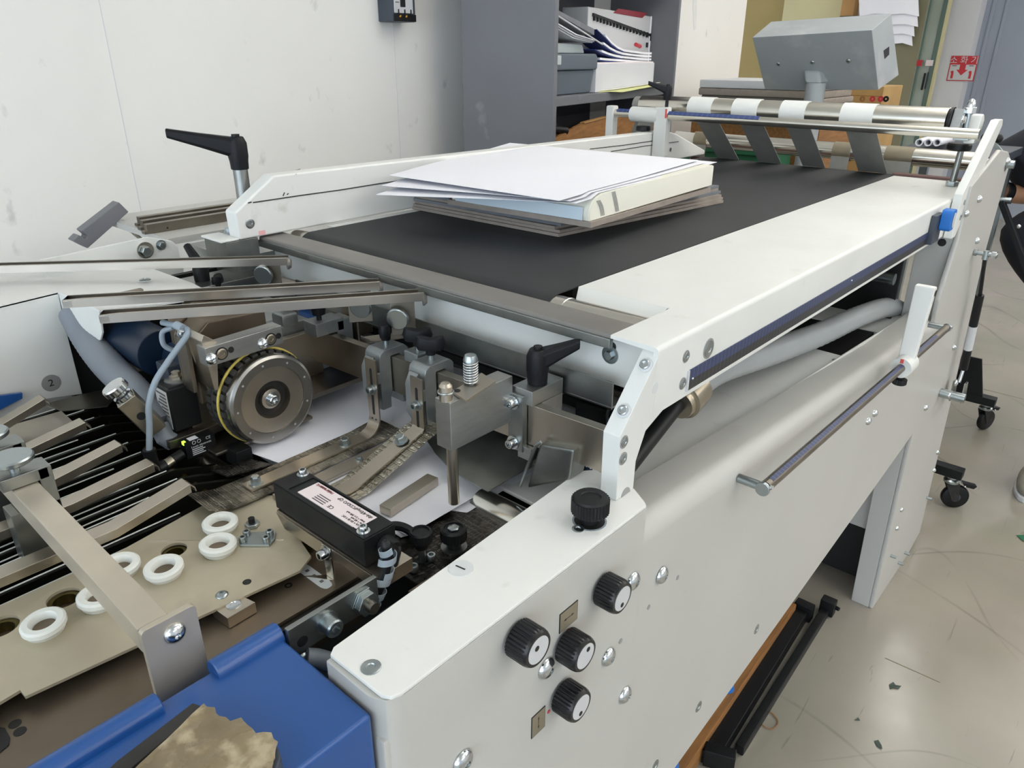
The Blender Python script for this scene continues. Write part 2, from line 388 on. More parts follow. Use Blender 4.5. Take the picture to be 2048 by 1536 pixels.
    def sheet(s, grid, t):
        """grid of points [row][col] thickened downwards by t"""
        g = [[V(p) for p in r] for r in grid]; a, b = len(g), len(g[0])
        up = [[s.bm.verts.new(p) for p in r] for r in g]; dn = [[s.bm.verts.new(p - Z1 * t) for p in r] for r in g]
        for i in range(a - 1):
            for j in range(b - 1):
                s.bm.faces.new([up[i][j], up[i][j + 1], up[i + 1][j + 1], up[i + 1][j]])
                s.bm.faces.new([dn[i][j], dn[i + 1][j], dn[i + 1][j + 1], dn[i][j + 1]])
        edge = [(0, j) for j in range(b)] + [(i, b - 1) for i in range(1, a)] + [(a - 1, j) for j in range(b - 2, -1, -1)] + [(i, 0) for i in range(a - 2, 0, -1)]
        for (i, j), (k, l) in zip(edge, edge[1:] + edge[:1]):
            s.bm.faces.new([up[i][j], dn[i][j], dn[k][l], up[k][l]])
        return s
    def torus(s, c, ax, R0, r, n=36, m=10):
        c, ax = V(c), V(ax).normalized(); u, w = perp(ax); rings = []
        for i in range(n):
            a = 2 * math.pi * i / n; d = u * math.cos(a) + w * math.sin(a)
            rings.append([s.bm.verts.new(c + d * (R0 + r * math.cos(2 * math.pi * k / m)) + ax * (r * math.sin(2 * math.pi * k / m))) for k in range(m)])
        for i in range(n):
            a, b = rings[i], rings[(i + 1) % n]
            for k in range(m): s.bm.faces.new([a[k], a[(k + 1) % m], b[(k + 1) % m], b[k]])
        return s
    def ball(s, c, r, sx=1, sy=1, sz=1):
        ret = bmesh.ops.create_uvsphere(s.bm, u_segments=20, v_segments=12, radius=1.0)
        for v in ret['verts']: v.co = V(c) + V((v.co.x * r * sx, v.co.y * r * sy, v.co.z * r * sz))
        return s
    def finish(s, name, off, bevel=0.0, seg=2, ang=30, smooth=32, esel=None):
        bmesh.ops.recalc_face_normals(s.bm, faces=s.bm.faces[:])
        if bevel > 0:
            es = [e for e in s.bm.edges if len(e.link_faces) == 2 and e.calc_face_angle(0) > R(ang) and (esel is None or esel(e))]
            try: bmesh.ops.bevel(s.bm, geom=es, offset=bevel, segments=seg, profile=0.5, affect='EDGES', clamp_overlap=True)
            except Exception: pass
        for v in s.bm.verts: v.co -= off
        me = bpy.data.meshes.new(name); s.bm.to_mesh(me); s.bm.free()
        for p in me.polygons: p.use_smooth = True
        me.set_sharp_from_angle(angle=R(smooth))
        return me
def catmull(pts, k=6):
    pts = [V(p) for p in pts]; P = [pts[0] * 2 - pts[1]] + pts + [pts[-1] * 2 - pts[-2]]; out = []
    for i in range(1, len(P) - 2):
        a, b, c, d = P[i - 1], P[i], P[i + 1], P[i + 2]
        for j in range(k):
            t = j / k
            out.append(0.5 * ((2 * b) + (c - a) * t + (2 * a - 5 * b + 4 * c - d) * t * t + (3 * b - a - 3 * c + d) * t ** 3))
    return out + [pts[-1]]
def circ(cx, cy, r, n=20): return [(cx + r * math.cos(2 * math.pi * i / n), cy + r * math.sin(2 * math.pi * i / n)) for i in range(n)]
def rrect(x0, x1, y0, y1, r, n=5):
    o = []
    for cx, cy, a in ((x1 - r, y1 - r, 0), (x0 + r, y1 - r, 90), (x0 + r, y0 + r, 180), (x1 - r, y0 + r, 270)):
        for i in range(n + 1):
            t = R(a + 90 * i / n); o.append((cx + r * math.cos(t), cy + r * math.sin(t)))
    return o
OFF = {}
def even_normals(o):
    w = o.modifiers.new('even_normals', 'WEIGHTED_NORMAL'); w.keep_sharp = True; w.weight = 80
def thing(name, label, cat, loc, group=None):
    o = bpy.data.objects.new(name, None); COL.objects.link(o)
    o.empty_display_size = 0.02; o.location = V(loc); o['label'] = label; o['category'] = cat
    if group: o['group'] = group
    OFF[o.name] = V(loc)
    return o
def part(name, mb, m, parent, bevel=0.0, label=None, kind=None, **k):
    off = OFF[parent.name]
    me = mb.finish(name, off, bevel, **k)
    me.materials.append(M[m] if isinstance(m, str) else m)
    o = bpy.data.objects.new(name, me); COL.objects.link(o); o.parent = parent
    if bevel > 0: even_normals(o)
    OFF[o.name] = off
    if label: o['label'] = label
    if kind: o['kind'] = kind
    return o
def solo(name, mb, m, label=None, cat=None, loc=(0, 0, 0), bevel=0.0, group=None, kind=None, **k):
    me = mb.finish(name, V(loc), bevel, **k)
    me.materials.append(M[m] if isinstance(m, str) else m)
    o = bpy.data.objects.new(name, me); COL.objects.link(o); o.location = V(loc)
    if bevel > 0: even_normals(o)
    OFF[o.name] = V(loc)
    if label: o['label'] = label
    if cat: o['category'] = cat
    if group: o['group'] = group
    if kind: o['kind'] = kind
    return o
def words(name, txt, size, at, u, v, m, parent, depth=0.0002, align='CENTER'):
    """flat print: lettering laid on a surface at point `at`, reading along u with its top towards v"""
    c = bpy.data.curves.new('lettering', 'FONT'); c.body = txt; c.size = size; c.align_x = align; c.align_y = 'CENTER'; c.extrude = depth
    t = bpy.data.objects.new('lettering_source', c); COL.objects.link(t)
    dg = bpy.context.evaluated_depsgraph_get()
    me = bpy.data.meshes.new_from_object(t.evaluated_get(dg))
    bpy.data.objects.remove(t); bpy.data.curves.remove(c)
    u, v = V(u).normalized(), V(v).normalized(); n = u.cross(v)
    off = OFF[parent.name]
    for q in me.vertices: q.co = V(at) + u * q.co.x + v * q.co.y + n * q.co.z - off
    me.materials.clear(); me.materials.append(M[m])
    o = bpy.data.objects.new(name, me); COL.objects.link(o); o.parent = parent; OFF[o.name] = off
    return o

# ------------------------------------------------------------------ fasteners (each a part of what it holds)
def socket_screw(parent, p, ax, r=0.005, h=0.006, m='zinc', washer=True, name='socket_screw'):
    mb = MB()
    if washer: mb.lathe(p, ax, [(0, 0), (r * 1.45, 0), (r * 1.45, 0.0012), (r, 0.0012)], 16)
    mb.lathe(p, ax, [(0, 0.0002), (r, 0.0002), (r, h * 0.85), (r * 0.88, h), (r * 0.55, h), (r * 0.5, h * 0.45), (0, h * 0.4)], 12)
    return part(name, mb, m, parent)
def dome_bolt(parent, p, ax, r=0.01, m='chrome', h=None, name='dome_bolt'):
    h = h or r * 0.62
    prof = [(0, 0), (r, 0)] + [(r * math.cos(a), h * math.sin(a)) for a in [R(x) for x in (12, 30, 50, 68)]] + [(r * 0.3, h * 0.97), (r * 0.26, h * 0.6), (0, h * 0.6)]
    return part(name, MB().lathe(p, ax, prof, 20), m, parent)
def sunk_screw(parent, p, ax, r=0.006, m='zinc', name='countersunk_screw'):
    ax = V(ax)
    return part(name, MB().lathe(V(p) - ax * 0.0005, ax, [(0, 0), (r, 0), (r, 0.0012), (r * 0.85, 0.0017), (r * 0.45, 0.0017), (r * 0.38, 0.0008), (0, 0.0008)], 18), m, parent)
def hex_bolt(parent, p, ax, r=0.008, h=0.006, m='zinc', washer=True, name='hex_bolt'):
    mb = MB()
    if washer: mb.lathe(p, ax, [(0, 0), (r * 1.4, 0), (r * 1.4, 0.0014), (0, 0.0014)], 18)
    mb.lathe(p, ax, [(0, 0.001), (r, 0.001), (r, h * 0.85), (r * 0.84, h), (0, h)], 6)
    return part(name, mb, m, parent)
def star_knob(parent, p, ax, r, h, neck, m='black', n=28, name='knurled_knob', hub=None):
    """knurled round knob on a thinner neck"""
    p, ax = V(p), V(ax).normalized(); u, w = perp(ax)
    mb = MB(); mb.lathe(p, ax, [(0, 0), (r * 0.5, 0), (r * 0.5, neck), (0, neck)], 20)
    pts = []
    for i in range(n * 2):
        a = math.pi * i / n; q = r * (1.0 if i % 2 else 0.94)
        pts.append(p + ax * neck + (u * math.cos(a) + w * math.sin(a)) * q)
    mb.prism(pts, ax * h)
    mb.lathe(p + ax * (neck + h), ax, [(r * 0.92, 0), (r * 0.86, h * 0.14), (r * 0.55, h * 0.14), (r * 0.5, h * 0.05), (0, h * 0.05)], 24)
    return part(name, mb, m, parent)
def lever_handle(parent, p, direction, up, L, s=1.0, m='black_soft'):
    """adjustable clamping lever: hub, cap screw and a tapering arm that rises from the hub"""
    p, d, up = V(p), V(direction).normalized(), V(up).normalized()
    mb = MB(); mb.lathe(p, up, [(0, 0), (0.011 * s, 0), (0.0115 * s, 0.010 * s), (0.0125 * s, 0.016 * s), (0.0125 * s, 0.032 * s), (0.009 * s, 0.040 * s), (0, 0.040 * s)], 16)
    side = d.cross(up).normalized(); a = p + up * 0.026 * s; b = a + d * L + up * 0.02 * s
    q = [(a, 0.0105 * s, 0.013 * s), (a + (b - a) * 0.55, 0.0075 * s, 0.0085 * s), (b, 0.0058 * s, 0.0055 * s)]
    rings = []
    for c, wd, ht in q:
        rings.append([mb.bm.verts.new(c + side * wd * i + up * ht * j) for i, j in ((-1, -0.6), (-0.6, -1), (0.6, -1), (1, -0.6), (1, 0.6), (0.6, 1), (-0.6, 1), (-1, 0.6))])
    for r0, r1 in zip(rings, rings[1:]):
        for i in range(8): mb.bm.faces.new([r0[i], r0[(i + 1) % 8], r1[(i + 1) % 8], r1[i]])
    mb.bm.faces.new(rings[0][::-1]); mb.bm.faces.new(rings[-1])
    h = part('lever_handle', mb, m, parent, 0.001 * s)
    part('cap_screw', MB().lathe(p + up * 0.04 * s, up, [(0, 0), (0.005 * s, 0), (0.005 * s, 0.003 * s), (0, 0.003 * s)], 12), 'black', h)
    return h
def wing_knob(parent, p, along, L=0.040, m='black_soft', name='wing_knob'):
    """two-winged clamping knob on a short stud"""
    p, d = V(p), V(along).normalized(); s = d.cross(Z1).normalized(); mb = MB()
    mb.lathe(p, Z1, [(0, 0), (0.0065, 0), (0.0075, 0.008), (0, 0.008)], 14)
    prof = []
    for i in range(24):
        a = 2 * math.pi * i / 24; r = 1 - 0.38 * abs(math.sin(a)) ** 1.5
        prof.append(p + Z1 * 0.007 + d * (L / 2 * math.cos(a)) + s * (0.0105 * math.sin(a)) * (0.75 + 0.25 * abs(math.cos(a))))
    n = len(prof); bot = [mb.bm.verts.new(p + Z1 * 0.007 + (q - p - Z1 * 0.007) * 0.85) for q in prof]
    mid = [mb.bm.verts.new(q + Z1 * 0.009) for q in prof]
    c0 = p + Z1 * 0.007
    top = [mb.bm.verts.new(c0 + (q - c0) * 0.86 + Z1 * (0.0145 + 0.004 * abs(math.cos(2 * math.pi * i / n)))) for i, q in enumerate(prof)]
    for a, b in ((bot, mid), (mid, top)):
        for i in range(n): mb.bm.faces.new([a[i], a[(i + 1) % n], b[(i + 1) % n], b[i]])
    mb.bm.faces.new(bot[::-1]); cen = mb.bm.verts.new(c0 + Z1 * 0.0145)
    for i in range(n): mb.bm.faces.new([top[i], top[(i + 1) % n], cen])
    k = part(name, mb, m, parent, smooth=60)
    part('threaded_stud', MB().cyl(p - Z1 * 0.008, p + Z1 * 0.001, 0.0042, n=14), 'zinc', k)
    return k
# ================================================================== the room
def struct(name, mb, m, parent=None, bevel=0.0, **k):
    if parent is not None: return part(name, mb, m, parent, bevel, **k)
    return solo(name, mb, m, bevel=bevel, kind='structure', **k)
WY = 1.95
struct('floor', MB().box(-4.5, 10, -4.5, 4.5, -0.1, 0), 'floor')
struct('ceiling', MB().box(-4.5, 10, -4.5, 4.5, 2.9, 3.0), 'ceil')
WALL_END = A(1484, 90, Y=WY).x
wl = struct('wall_left', MB().box(-4.5, WALL_END, WY, WY + 0.12, 0, 2.9), 'wall')
for px0, py0, px1, py1 in ((228, 152, 278, 421), (791, 140, 800, 310)):        # open joints between the wall boards
    x0 = A(px0, py0, Y=WY).x
    part('board_joint', MB().box(x0 - 0.0008, x0 + 0.0008, WY - 0.0006, WY + 0.002, 0.3, 2.6), 'column', wl)
tp = A(1388, 20, Y=WY)
part('tape_scrap', MB().prism([(tp.x + a, WY - 0.0012, tp.z + b) for a, b in ((-0.03, 0.12), (0.0, 0.12), (0.025, 0.0), (0.035, -0.08), (0.015, -0.085), (-0.012, 0.0))], (0, 0.0008, 0)), 'strapw', wl)
struct('wall_right', MB().box(-4.5, 10, -4.6, -4.5, 0, 2.9), 'column')
wb = struct('wall_back', MB().plate((-3.4, 0, 0), Y1, Z1, [(-4.5, 0), (4.5, 0), (4.5, 2.9), (-4.5, 2.9)], [[(-4.4, 0.3), (1.9, 0.3), (1.9, 2.8), (-4.4, 2.8)]], (0.1, 0, 0)), 'wall')
for y_ in (-4.37, -2.8, -1.25, 0.3, 1.87): part('window_mullion', MB().box(-3.38, -3.32, y_ - 0.03, y_ + 0.03, 0.3, 2.8), 'facegrey', wb)
struct('wall_far', MB().box(9.2, 9.32, -4.5, 4.5, 0, 2.9), 'olive_dk')
# slate blue wall and pale column at the end of the hall
SX = 8.9
y0, y1 = A(1975, 0, X=SX).y, A(1966, 100, X=SX).y
struct('wall_end', MB().box(SX, SX + 0.1, -4.4, y0, 0, 2.9), 'bluewall')
for dy in (0.05, 0.16):
    part('panel_ridge', MB().box(SX - 0.012, SX, y0 - dy - 0.03, y0 - dy, 0, 2.9), 'bluewall', bpy.data.objects['wall_end'], 0.004)
yc = A(1903, 0, X=8.7).y
struct('column_1', MB().box(8.7, 9.15, y0, yc, 0, 2.9), 'column')
# ---- fire-extinguisher sign on the column
sg = A(1925, 137, X=8.698)
t = thing('fire_extinguisher_sign', 'small red and white fire extinguisher sign on the pale column', 'sign', sg)
SW, SH = 0.118, 0.112
part('sign_plate', MB().box(8.694, 8.699, sg.y - SW, sg.y + SW, sg.z - SH, sg.z + SH), 'red', t)
part('white_field', MB().box(8.692, 8.694, sg.y - SW * 0.93, sg.y + SW * 0.93, sg.z - SH * 0.93, sg.z + SH * 0.30), 'facegrey', t)
fx = 8.6915
part('arrow', MB().prism([(fx, sg.y + a * SW, sg.z + b * SH) for a, b in ((0.22, 0.32), (-0.22, 0.32), (-0.22, -0.1), (-0.42, -0.1), (0, -0.55), (0.42, -0.1), (0.22, -0.1))], (0.001, 0, 0)), 'red', t)
for s in (-1, 1):
    part('extinguisher_symbol', MB().prism([(fx, sg.y + s * 0.66 * SW + a * SW, sg.z + b * SH) for a, b in ((-0.09, -0.8), (0.09, -0.8), (0.09, -0.4), (0.16, -0.25), (0.05, -0.18), (-0.05, -0.18), (-0.09, -0.4))], (0.001, 0, 0)), 'red', t)
for s in (0.62, -0.62):
    part('symbol_caption', MB().box(fx, fx + 0.001, sg.y + s * SW - 0.02, sg.y + s * SW + 0.02, sg.z + 0.02, sg.z + 0.028), 'inkgrey', t)
words('lettering', '소 화 기', 0.075, (8.6935, sg.y, sg.z + SH * 0.63), (0, -1, 0), (0, 0, 1), 'facegrey', t)
# ---- sliding glass partition next to the column
t = thing('glass_partition', 'greenish sliding glass partition frame beside the pale column', 'partition', (8.6, A(1870, 0, X=8.6).y, 0))
def ystrip(pxa, pxb, X): return A(pxb, 0, X=X).y, A(pxa, 0, X=X).y
for nm, a, b, X, d, m in (('door_stile', 1843, 1862, 8.6, 0.05, 'glass_gn'), ('pane', 1862, 1888, 8.63, 0.012, 'glass_gn'), ('door_stile', 1888, 1897, 8.6, 0.04, 'glass_edge'), ('edge_trim', 1897, 1903, 8.6, 0.05, 'olive_lt'), ('seal', 1860, 1864, 8.595, 0.01, 'glass_edge')):
    ya, yb = ystrip(a, b, X)
    part(nm, MB().box(X, X + d, ya, yb, 0, 2.5), m, t, 0.004)
h = A(1846, 165, X=8.59)
part('pull_handle', MB().box(8.57, 8.59, A(1849, 165, X=8.59).y, A(1845, 165, X=8.59).y, A(1846, 180, X=8.59).z, A(1846, 146, X=8.59).z), 'ink', t, 0.003)
part('pull_handle', MB().box(8.60, 8.62, A(1856, 165, X=8.62).y, A(1852, 165, X=8.62).y, A(1853, 178, X=8.62).z, A(1853, 144, X=8.62).z), 'slate', t, 0.003)
for a, b, m in ((1834, 1842, 'red'), (1852, 1864, 'pink')):
    p = A(a, 120, X=8.58); q = A(b, 132, X=8.58)
    part('door_sticker', MB().box(8.59, 8.598, q.y, p.y, q.z, p.z), m, t)
# ---- boards and sheets at the end of the hall
BX = 7.4
def board(pa, pb, X, m, nm, lab, zt=2.3, d=0.03):
    return solo(nm, MB().box(X, X + d, A(pb, 60, X=X).y, A(pa, 60, X=X).y, 0, zt), m, lab, 'board', (X, A(pb, 60, X=X).y, 0), 0.003)
board(1470, 1563, BX, 'olive', 'leaning_board', 'olive brown board standing upright behind the grey display housing', 2.25)
board(1561, 1682, BX - 0.1, 'olive_lt', 'leaning_board', 'pale cream board standing in front of the olive brown one', 2.3)
board(1707, 1722, BX - 0.2, 'column', 'leaning_board', 'narrow white board edge standing beside the hanging paper', 2.2)
p, q = A(1684, 5, X=BX - 0.3), A(1706, 31, X=BX - 0.3)
t = thing('cardboard_box', 'small brown cardboard box perched above the cream board edge', 'box', (BX - 0.3, q.y, q.z))
part('carton_body', MB().box(BX - 0.3, BX - 0.05, q.y, p.y, q.z, p.z + 0.14), 'card', t, 0.003)
part('shelf_bracket', MB().box(BX - 0.3, BX - 0.07, q.y, p.y, q.z - 0.02, q.z), 'olive_dk', t)
HX = 7.0
solo('olive_partition', MB().box(HX + 0.04, HX + 0.07, A(1842, 60, X=HX).y, A(1716, 60, X=HX).y, 0, 2.5), 'olive_dk', 'dark olive partition the white sheets hang on', 'partition', (HX + 0.04, A(1842, 60, X=HX).y, 0))
for i, (a, b, ytop, ybot, dx, lab) in enumerate(((1741, 1822, 40, 88, 0.030, 'lowest of the white sheets hung on the dark olive panel'), (1733, 1826, 20, 69, 0.022, 'white sheet hung just above the lowest one on the dark olive panel'), (1724, 1833, 5, 50, 0.014, 'white sheet in the middle of the bunch on the dark olive panel'), (1716, 1835, -40, 29, 0.006, 'topmost white sheet of the bunch on the dark olive panel'))):
    rows = []
    for k in range(5):
        f = k / 4; yy = ytop + (ybot - ytop) * f
        rows.append([A(a + (b - a) * j / 4 + 3 * f, yy + (4 if j in (0, 4) else 0) * f - 2 * (j % 2), X=HX + dx - 0.02 * f * (1 + 0.5 * math.sin(j * 2 + i))) for j in range(5)])
    mb = MB()
    for off in (0, 0.003):
        v = [[mb.bm.verts.new(p + X1 * off) for p in r] for r in rows]
        for r in range(4):
            for c in range(4): mb.bm.faces.new([v[r][c], v[r][c + 1], v[r + 1][c + 1], v[r + 1][c]])
    solo('paper_sheet', mb, 'paper', lab, 'paper', tuple(rows[4][2]), group='white sheets on the olive panel')
# ---- stacks behind the machine
t = thing('storage_crate', 'brown wooden crate carrying the grey board stack', 'crate', (3.3, 1.5, 0))
part('crate_body', MB().box(3.28, 3.68, 1.20, 1.80, 0.0, 1.235), 'wood', t, 0.004)
for z in (0.35, 0.85): part('batten', MB().box(3.265, 3.28, 1.2, 1.8, z, z + 0.06), 'wood', t, 0.002)
zz = 1.236
for i, lab in enumerate(('lowest grey board bundle on the wooden crate', 'second grey board bundle from the crate up', 'third grey board bundle from the crate up', 'fourth grey board bundle, just under the top one', 'topmost grey board bundle, pale sheet on it')):
    h = (0.04, 0.034, 0.026, 0.03, 0.035)[i]; jx, jy = random.uniform(-0.025, 0.02), random.uniform(-0.02, 0.012)
    ylo, yhi = 1.22 + jy, 1.765 + jy
    solo('board_bundle', MB().box(3.27 + jx, 3.66 + jx, ylo, yhi, zz, zz + h), 'board_gray' if i < 4 else 'column', lab, 'board', (3.45, 1.5, zz), 0.006, group='grey board bundles on the crate')
    zz += h + 0.0005
CX = 4.05
yA, yB = A(1652, 190, X=CX).y, A(1792, 190, X=CX).y
for k, (z0, z1, lab) in enumerate(((0.0, 0.46, 'ochre carton on the floor, bottom of the carton stack'), (0.461, 0.93, 'middle ochre carton of the stack behind the rollers'), (0.931, 1.365, 'top ochre carton with red print behind the display post'))):
    t = thing('ochre_carton', lab, 'box', (CX, (yA + yB) / 2, z0), 'cartons behind the rollers')
    part('carton_body', MB().box(CX, CX + 0.3, yB + 0.06, yA, z0, z1), 'carton', t, 0.004)
    part('flap_seam', MB().box(CX - 0.001, CX, yB + 0.07, yA - 0.01, z1 - 0.045, z1 - 0.042), 'wood', t)
    if k == 2:
        for a, b, m in ((1722, 1728, 'wood'), (1742, 1748, 'red'), (1757, 1766, 'red'), (1770, 1774, 'ink')):
            p, q = A(a, 193, X=CX), A(b, 203, X=CX)
            part('printed_mark', MB().lathe((CX - 0.0008, (p.y + q.y) / 2, (p.z + q.z) / 2), X1, [(0.004, 0), (0.014, 0), (0.014, 0.001), (0.004, 0.001), (0.004, 0)], 10), m, t)
t = thing('green_crate', 'green plastic crate standing behind the lower roller', 'crate', (2.95, 1.35, 0))
part('crate_body', MB().prism([(2.92, 1.28, 0), (3.2, 1.28, 0), (3.22, 1.28, 1.14), (2.90, 1.28, 1.14)], (0, 0.36, 0)), 'green', t, 0.006)
part('crate_rim', MB().box(2.88, 3.24, 1.26, 1.66, 1.14, 1.165), 'green', t, 0.006)
for k, (px, lab) in enumerate(((1838, 'short white paper roll lying behind the rollers, farthest from the bolt'), (1856, 'white paper roll lying behind the rollers between two others'), (1874, 'white paper roll lying behind the rollers, next to the threaded bolt'))):
    c = A(px, 285, X=3.1)
    solo('paper_roll', MB().pipe((3.1, c.y, c.z), (3.4, c.y, c.z), 0.013, 0.009), 'paper', lab, 'paper roll', (3.1, c.y, c.z), group='white paper rolls behind the rollers')
zt = A(1856, 290, X=3.1).z - 0.021
t = thing('side_table', 'low dark table carrying the white paper rolls', 'table', (3.25, 0.62, 0))
part('tabletop', MB().box(3.05, 3.5, 0.5, 0.85, zt - 0.03, zt), 'slate', t, 0.003)
for a in (3.08, 3.47):
    for b in (0.53, 0.82): part('leg', MB().box(a - 0.015, a + 0.015, b - 0.015, b + 0.015, 0, zt - 0.03), 'zinc', t)
# ---- breaker on the long wall
b0, b1 = A(787, 43, Y=WY - 0.07), A(832, 42, Y=WY - 0.07)
t = thing('circuit_breaker', 'dark circuit breaker with white face screwed to the white wall', 'breaker', (b0.x, WY, b0.z))
zb, zt_, xa, xb, yf = b0.z, b0.z + 0.16, b0.x, b1.x, WY - 0.07
part('breaker_body', MB().box(xa, xb, yf, WY, zb, zt_), 'slate', t, 0.004)
wz = A(800, 26, Y=yf).z
part('white_face', MB().box(xa + 0.004, xb - 0.013, yf - 0.004, yf, wz, zt_), 'facegrey', t, 0.001)
part('toggle_slot', MB().box(xa + 0.026, xa + 0.045, yf - 0.006, yf - 0.003, A(800, 14, Y=yf).z, zt_), 'ink', t, 0.001)
part('toggle', MB().box(xa + 0.03, xa + 0.041, yf - 0.02, yf - 0.004, zb + 0.08, zb + 0.11), 'slate', t, 0.002)
part('terminal_cover', MB().box(xa + 0.001, xb - 0.001, yf - 0.003, yf, zb + 0.001, wz - 0.003), 'black', t, 0.001)
for i in range(3):
    x = xa + 0.018 + 0.024 * i
    part('terminal_divider', MB().box(x - 0.002, x + 0.002, yf - 0.0055, yf - 0.003, wz - 0.004, wz + 0.01), 'ink', t)
    if i < 2: dome_bolt(t, (x + 0.008, yf - 0.003, zb + 0.014), (0, -1, 0), 0.005, 'copper', name='terminal_screw')
for i in range(2): part('rating_print', MB().box(xa + 0.008, xa + 0.022, yf - 0.0045, yf - 0.004, zb + 0.05 + 0.008 * i, zb + 0.053 + 0.008 * i), 'inkgrey', t)

# ================================================================== the grey cabinet and its contents
def AP(px, py, p, n):
    d = CR * ((px - 1024) / FPX) - CU * ((py - 768) / FPX) + CF
    n = V(n); return EYE + d * ((V(p) - EYE).dot(n) / d.dot(n))
ca = R(11); cf, cs = V((math.cos(ca), math.sin(ca), 0)), V((-math.sin(ca), math.cos(ca), 0))
c0 = V((1.855, 1.47, 0))
CD = 0.325
def K(u, w, z): return c0 + cf * u + cs * w + Z1 * z
def KP(px, py, w): return AP(px, py, K(0, w, 0), cs)
def KU(px, py, w):
    p = KP(px, py, w) - c0; return p.dot(cf), p.z
def kbox(u0, u1, w0, w1, z0, z1, mb=None):
    return (mb or MB()).obox(K((u0 + u1) / 2, (w0 + w1) / 2, (z0 + z1) / 2), cf * ((u1 - u0) / 2), cs * ((w1 - w0) / 2), Z1 * ((z1 - z0) / 2))
CW = KU(1362, 20, 0)[0]
t = thing('steel_cabinet', 'tall open grey steel cabinet standing against the white wall', 'cabinet', c0)
part('side_panel', kbox(-0.022, 0, 0, CD, 0, 2.1), 'cab', t, 0.003)
part('side_panel', kbox(CW - 0.022, CW, 0, CD, 0, 2.1), 'cab', t, 0.003)
part('back_panel', kbox(0, CW - 0.022, CD - 0.012, CD, 0, 2.1), 'cab_in', t)
part('top_panel', kbox(-0.022, CW, 0, CD, 2.1, 2.12), 'cab', t, 0.003)
SZ = KU(1117, 194, 0.0)[1]
for z in (SZ, SZ - 0.36, SZ - 0.72, SZ + 0.40): part('shelf', kbox(0, CW - 0.022, 0.002, CD - 0.012, z - 0.028, z), 'cab', t, 0.003)
S = SZ + 0.0006
# grey lidded box
ua, ub = 0.004, KU(1189, 160, 0.03)[0]
t = thing('plastic_tool_box', 'grey plastic tool box with pale latch on the cabinet shelf', 'tool box', K(ua, 0.05, S))
lz = KU(1150, 140, 0.03)[1]; tz = KU(1150, 107, 0.03)[1]
part('box_body', MB().prism([K(ua + 0.012, 0.035, S), K(ub - 0.018, 0.035, S), K(ub - 0.006, 0.03, lz), K(ua + 0.002, 0.03, lz)], cs * 0.16), 'toolbox', t, 0.006)
part('lid', MB().prism([K(ua, 0.02, lz), K(ub, 0.02, lz), K(ub, 0.02, tz - 0.012), K(ub - 0.014, 0.02, tz), K(ua, 0.02, tz)], cs * 0.185), 'toolbox', t, 0.006)
part('carry_handle', MB().prism([K(ua + 0.02, 0.05, tz), K(ub - 0.04, 0.05, tz), K(ub - 0.06, 0.05, tz + 0.028), K(ua + 0.03, 0.05, tz + 0.03)], cs * 0.05), 'toolbox_lt', t, 0.005)
part('latch', kbox(ua, ua + 0.035, 0.008, 0.02, lz + 0.015, lz + 0.042), 'toolbox_lt', t, 0.003)
# white carton with booklets on top
wa, wb = KU(1192, 150, 0.025)[0], KU(1309, 130, 0.025)[0]
wz = KU(1219, 127, 0.025)[1]
t = thing('white_carton', 'white cardboard carton on the cabinet shelf beside the tool box', 'box', K(wa, 0.06, S))
part('carton_body', kbox(wa, wb, 0.025, 0.105, S, wz), 'column', t, 0.002)
part('top_flap', kbox(wa + 0.002, wb - 0.01, 0.027, 0.103, wz, wz + 0.004), 'pink', t)
# leaflet under the carton edge
pts = [KU(1228, 178, 0.02), KU(1290, 162, 0.02), KU(1302, 167, 0.0)]
t = thing('paper_leaflet', 'pale yellow leaflet sticking out over the shelf edge', 'paper', K(wa + 0.05, 0.0, S))
part('leaflet_sheet', MB().sheet([[K(wa + 0.02, 0.022, S + 0.002), K(wb - 0.02, 0.022, S + 0.012)], [K(wa + 0.06, 0.0, S + 0.003), K(wb - 0.02, 0.0, S + 0.014)], [K(wa + 0.09, -0.035, S + 0.001), K(wb - 0.03, -0.02, S + 0.012)]], 0.002), 'yellowpap', t)
part('white_sheet', MB().sheet([[K(wa + 0.03, 0.022, S + 0.006), K(wb - 0.01, 0.022, S + 0.016)], [K(wa + 0.09, 0.0, S + 0.008), K(wb - 0.005, -0.005, S + 0.019)]], 0.002), 'paper_warm', t)
# booklets lying on the carton, curling up at their spines
bz = wz + 0.0045
for i, lab in enumerate(('lowest curled booklet with navy cover on the white carton', 'second curled booklet from the carton up', 'third curled booklet, navy cover folded up', 'uppermost curled booklet with tall navy spine')):
    t = thing('curled_booklet', lab, 'booklet', K(wa + 0.02, 0.06, bz), 'curled booklets on the white carton')
    rows, back = [], []
    rise = 0.010 + 0.013 * i
    for k in range(9):
        f = k / 8; u = wa + 0.012 * i + 0.045 + (wb - wa - 0.06 - 0.012 * i) * f
        z = bz + rise * max(0, 1 - f * 2.2) ** 2 + 0.004 * math.sin(f * 5) + 0.004
        rows.append([K(u, 0.034, z), K(u, 0.10, z)])
    part('pages', MB().sheet(rows, 0.007), 'paper', t)
    z0 = rows[0][0].z
    part('cover', MB().sheet([[K(wa + 0.005 + 0.004 * i, 0.036, z0 - 0.004 + 0.006 * i), K(wa + 0.005 + 0.004 * i, 0.098, z0 - 0.004 + 0.006 * i)]] + [[p - Z1 * 0.0085 for p in r] for r in rows[:4]], 0.003), 'bookblue', t)
    bz += 0.0105
p = KU(1258, 82, 0.1)
solo('red_cap_pen', MB().tube([K(p[0] - 0.03, 0.06, bz + 0.016), K(p[0] + 0.04, 0.07, bz + 0.010)], 0.007, 10), 'red', 'bright red pen lying behind the curled booklets', 'pen', K(p[0], 0.1, bz))
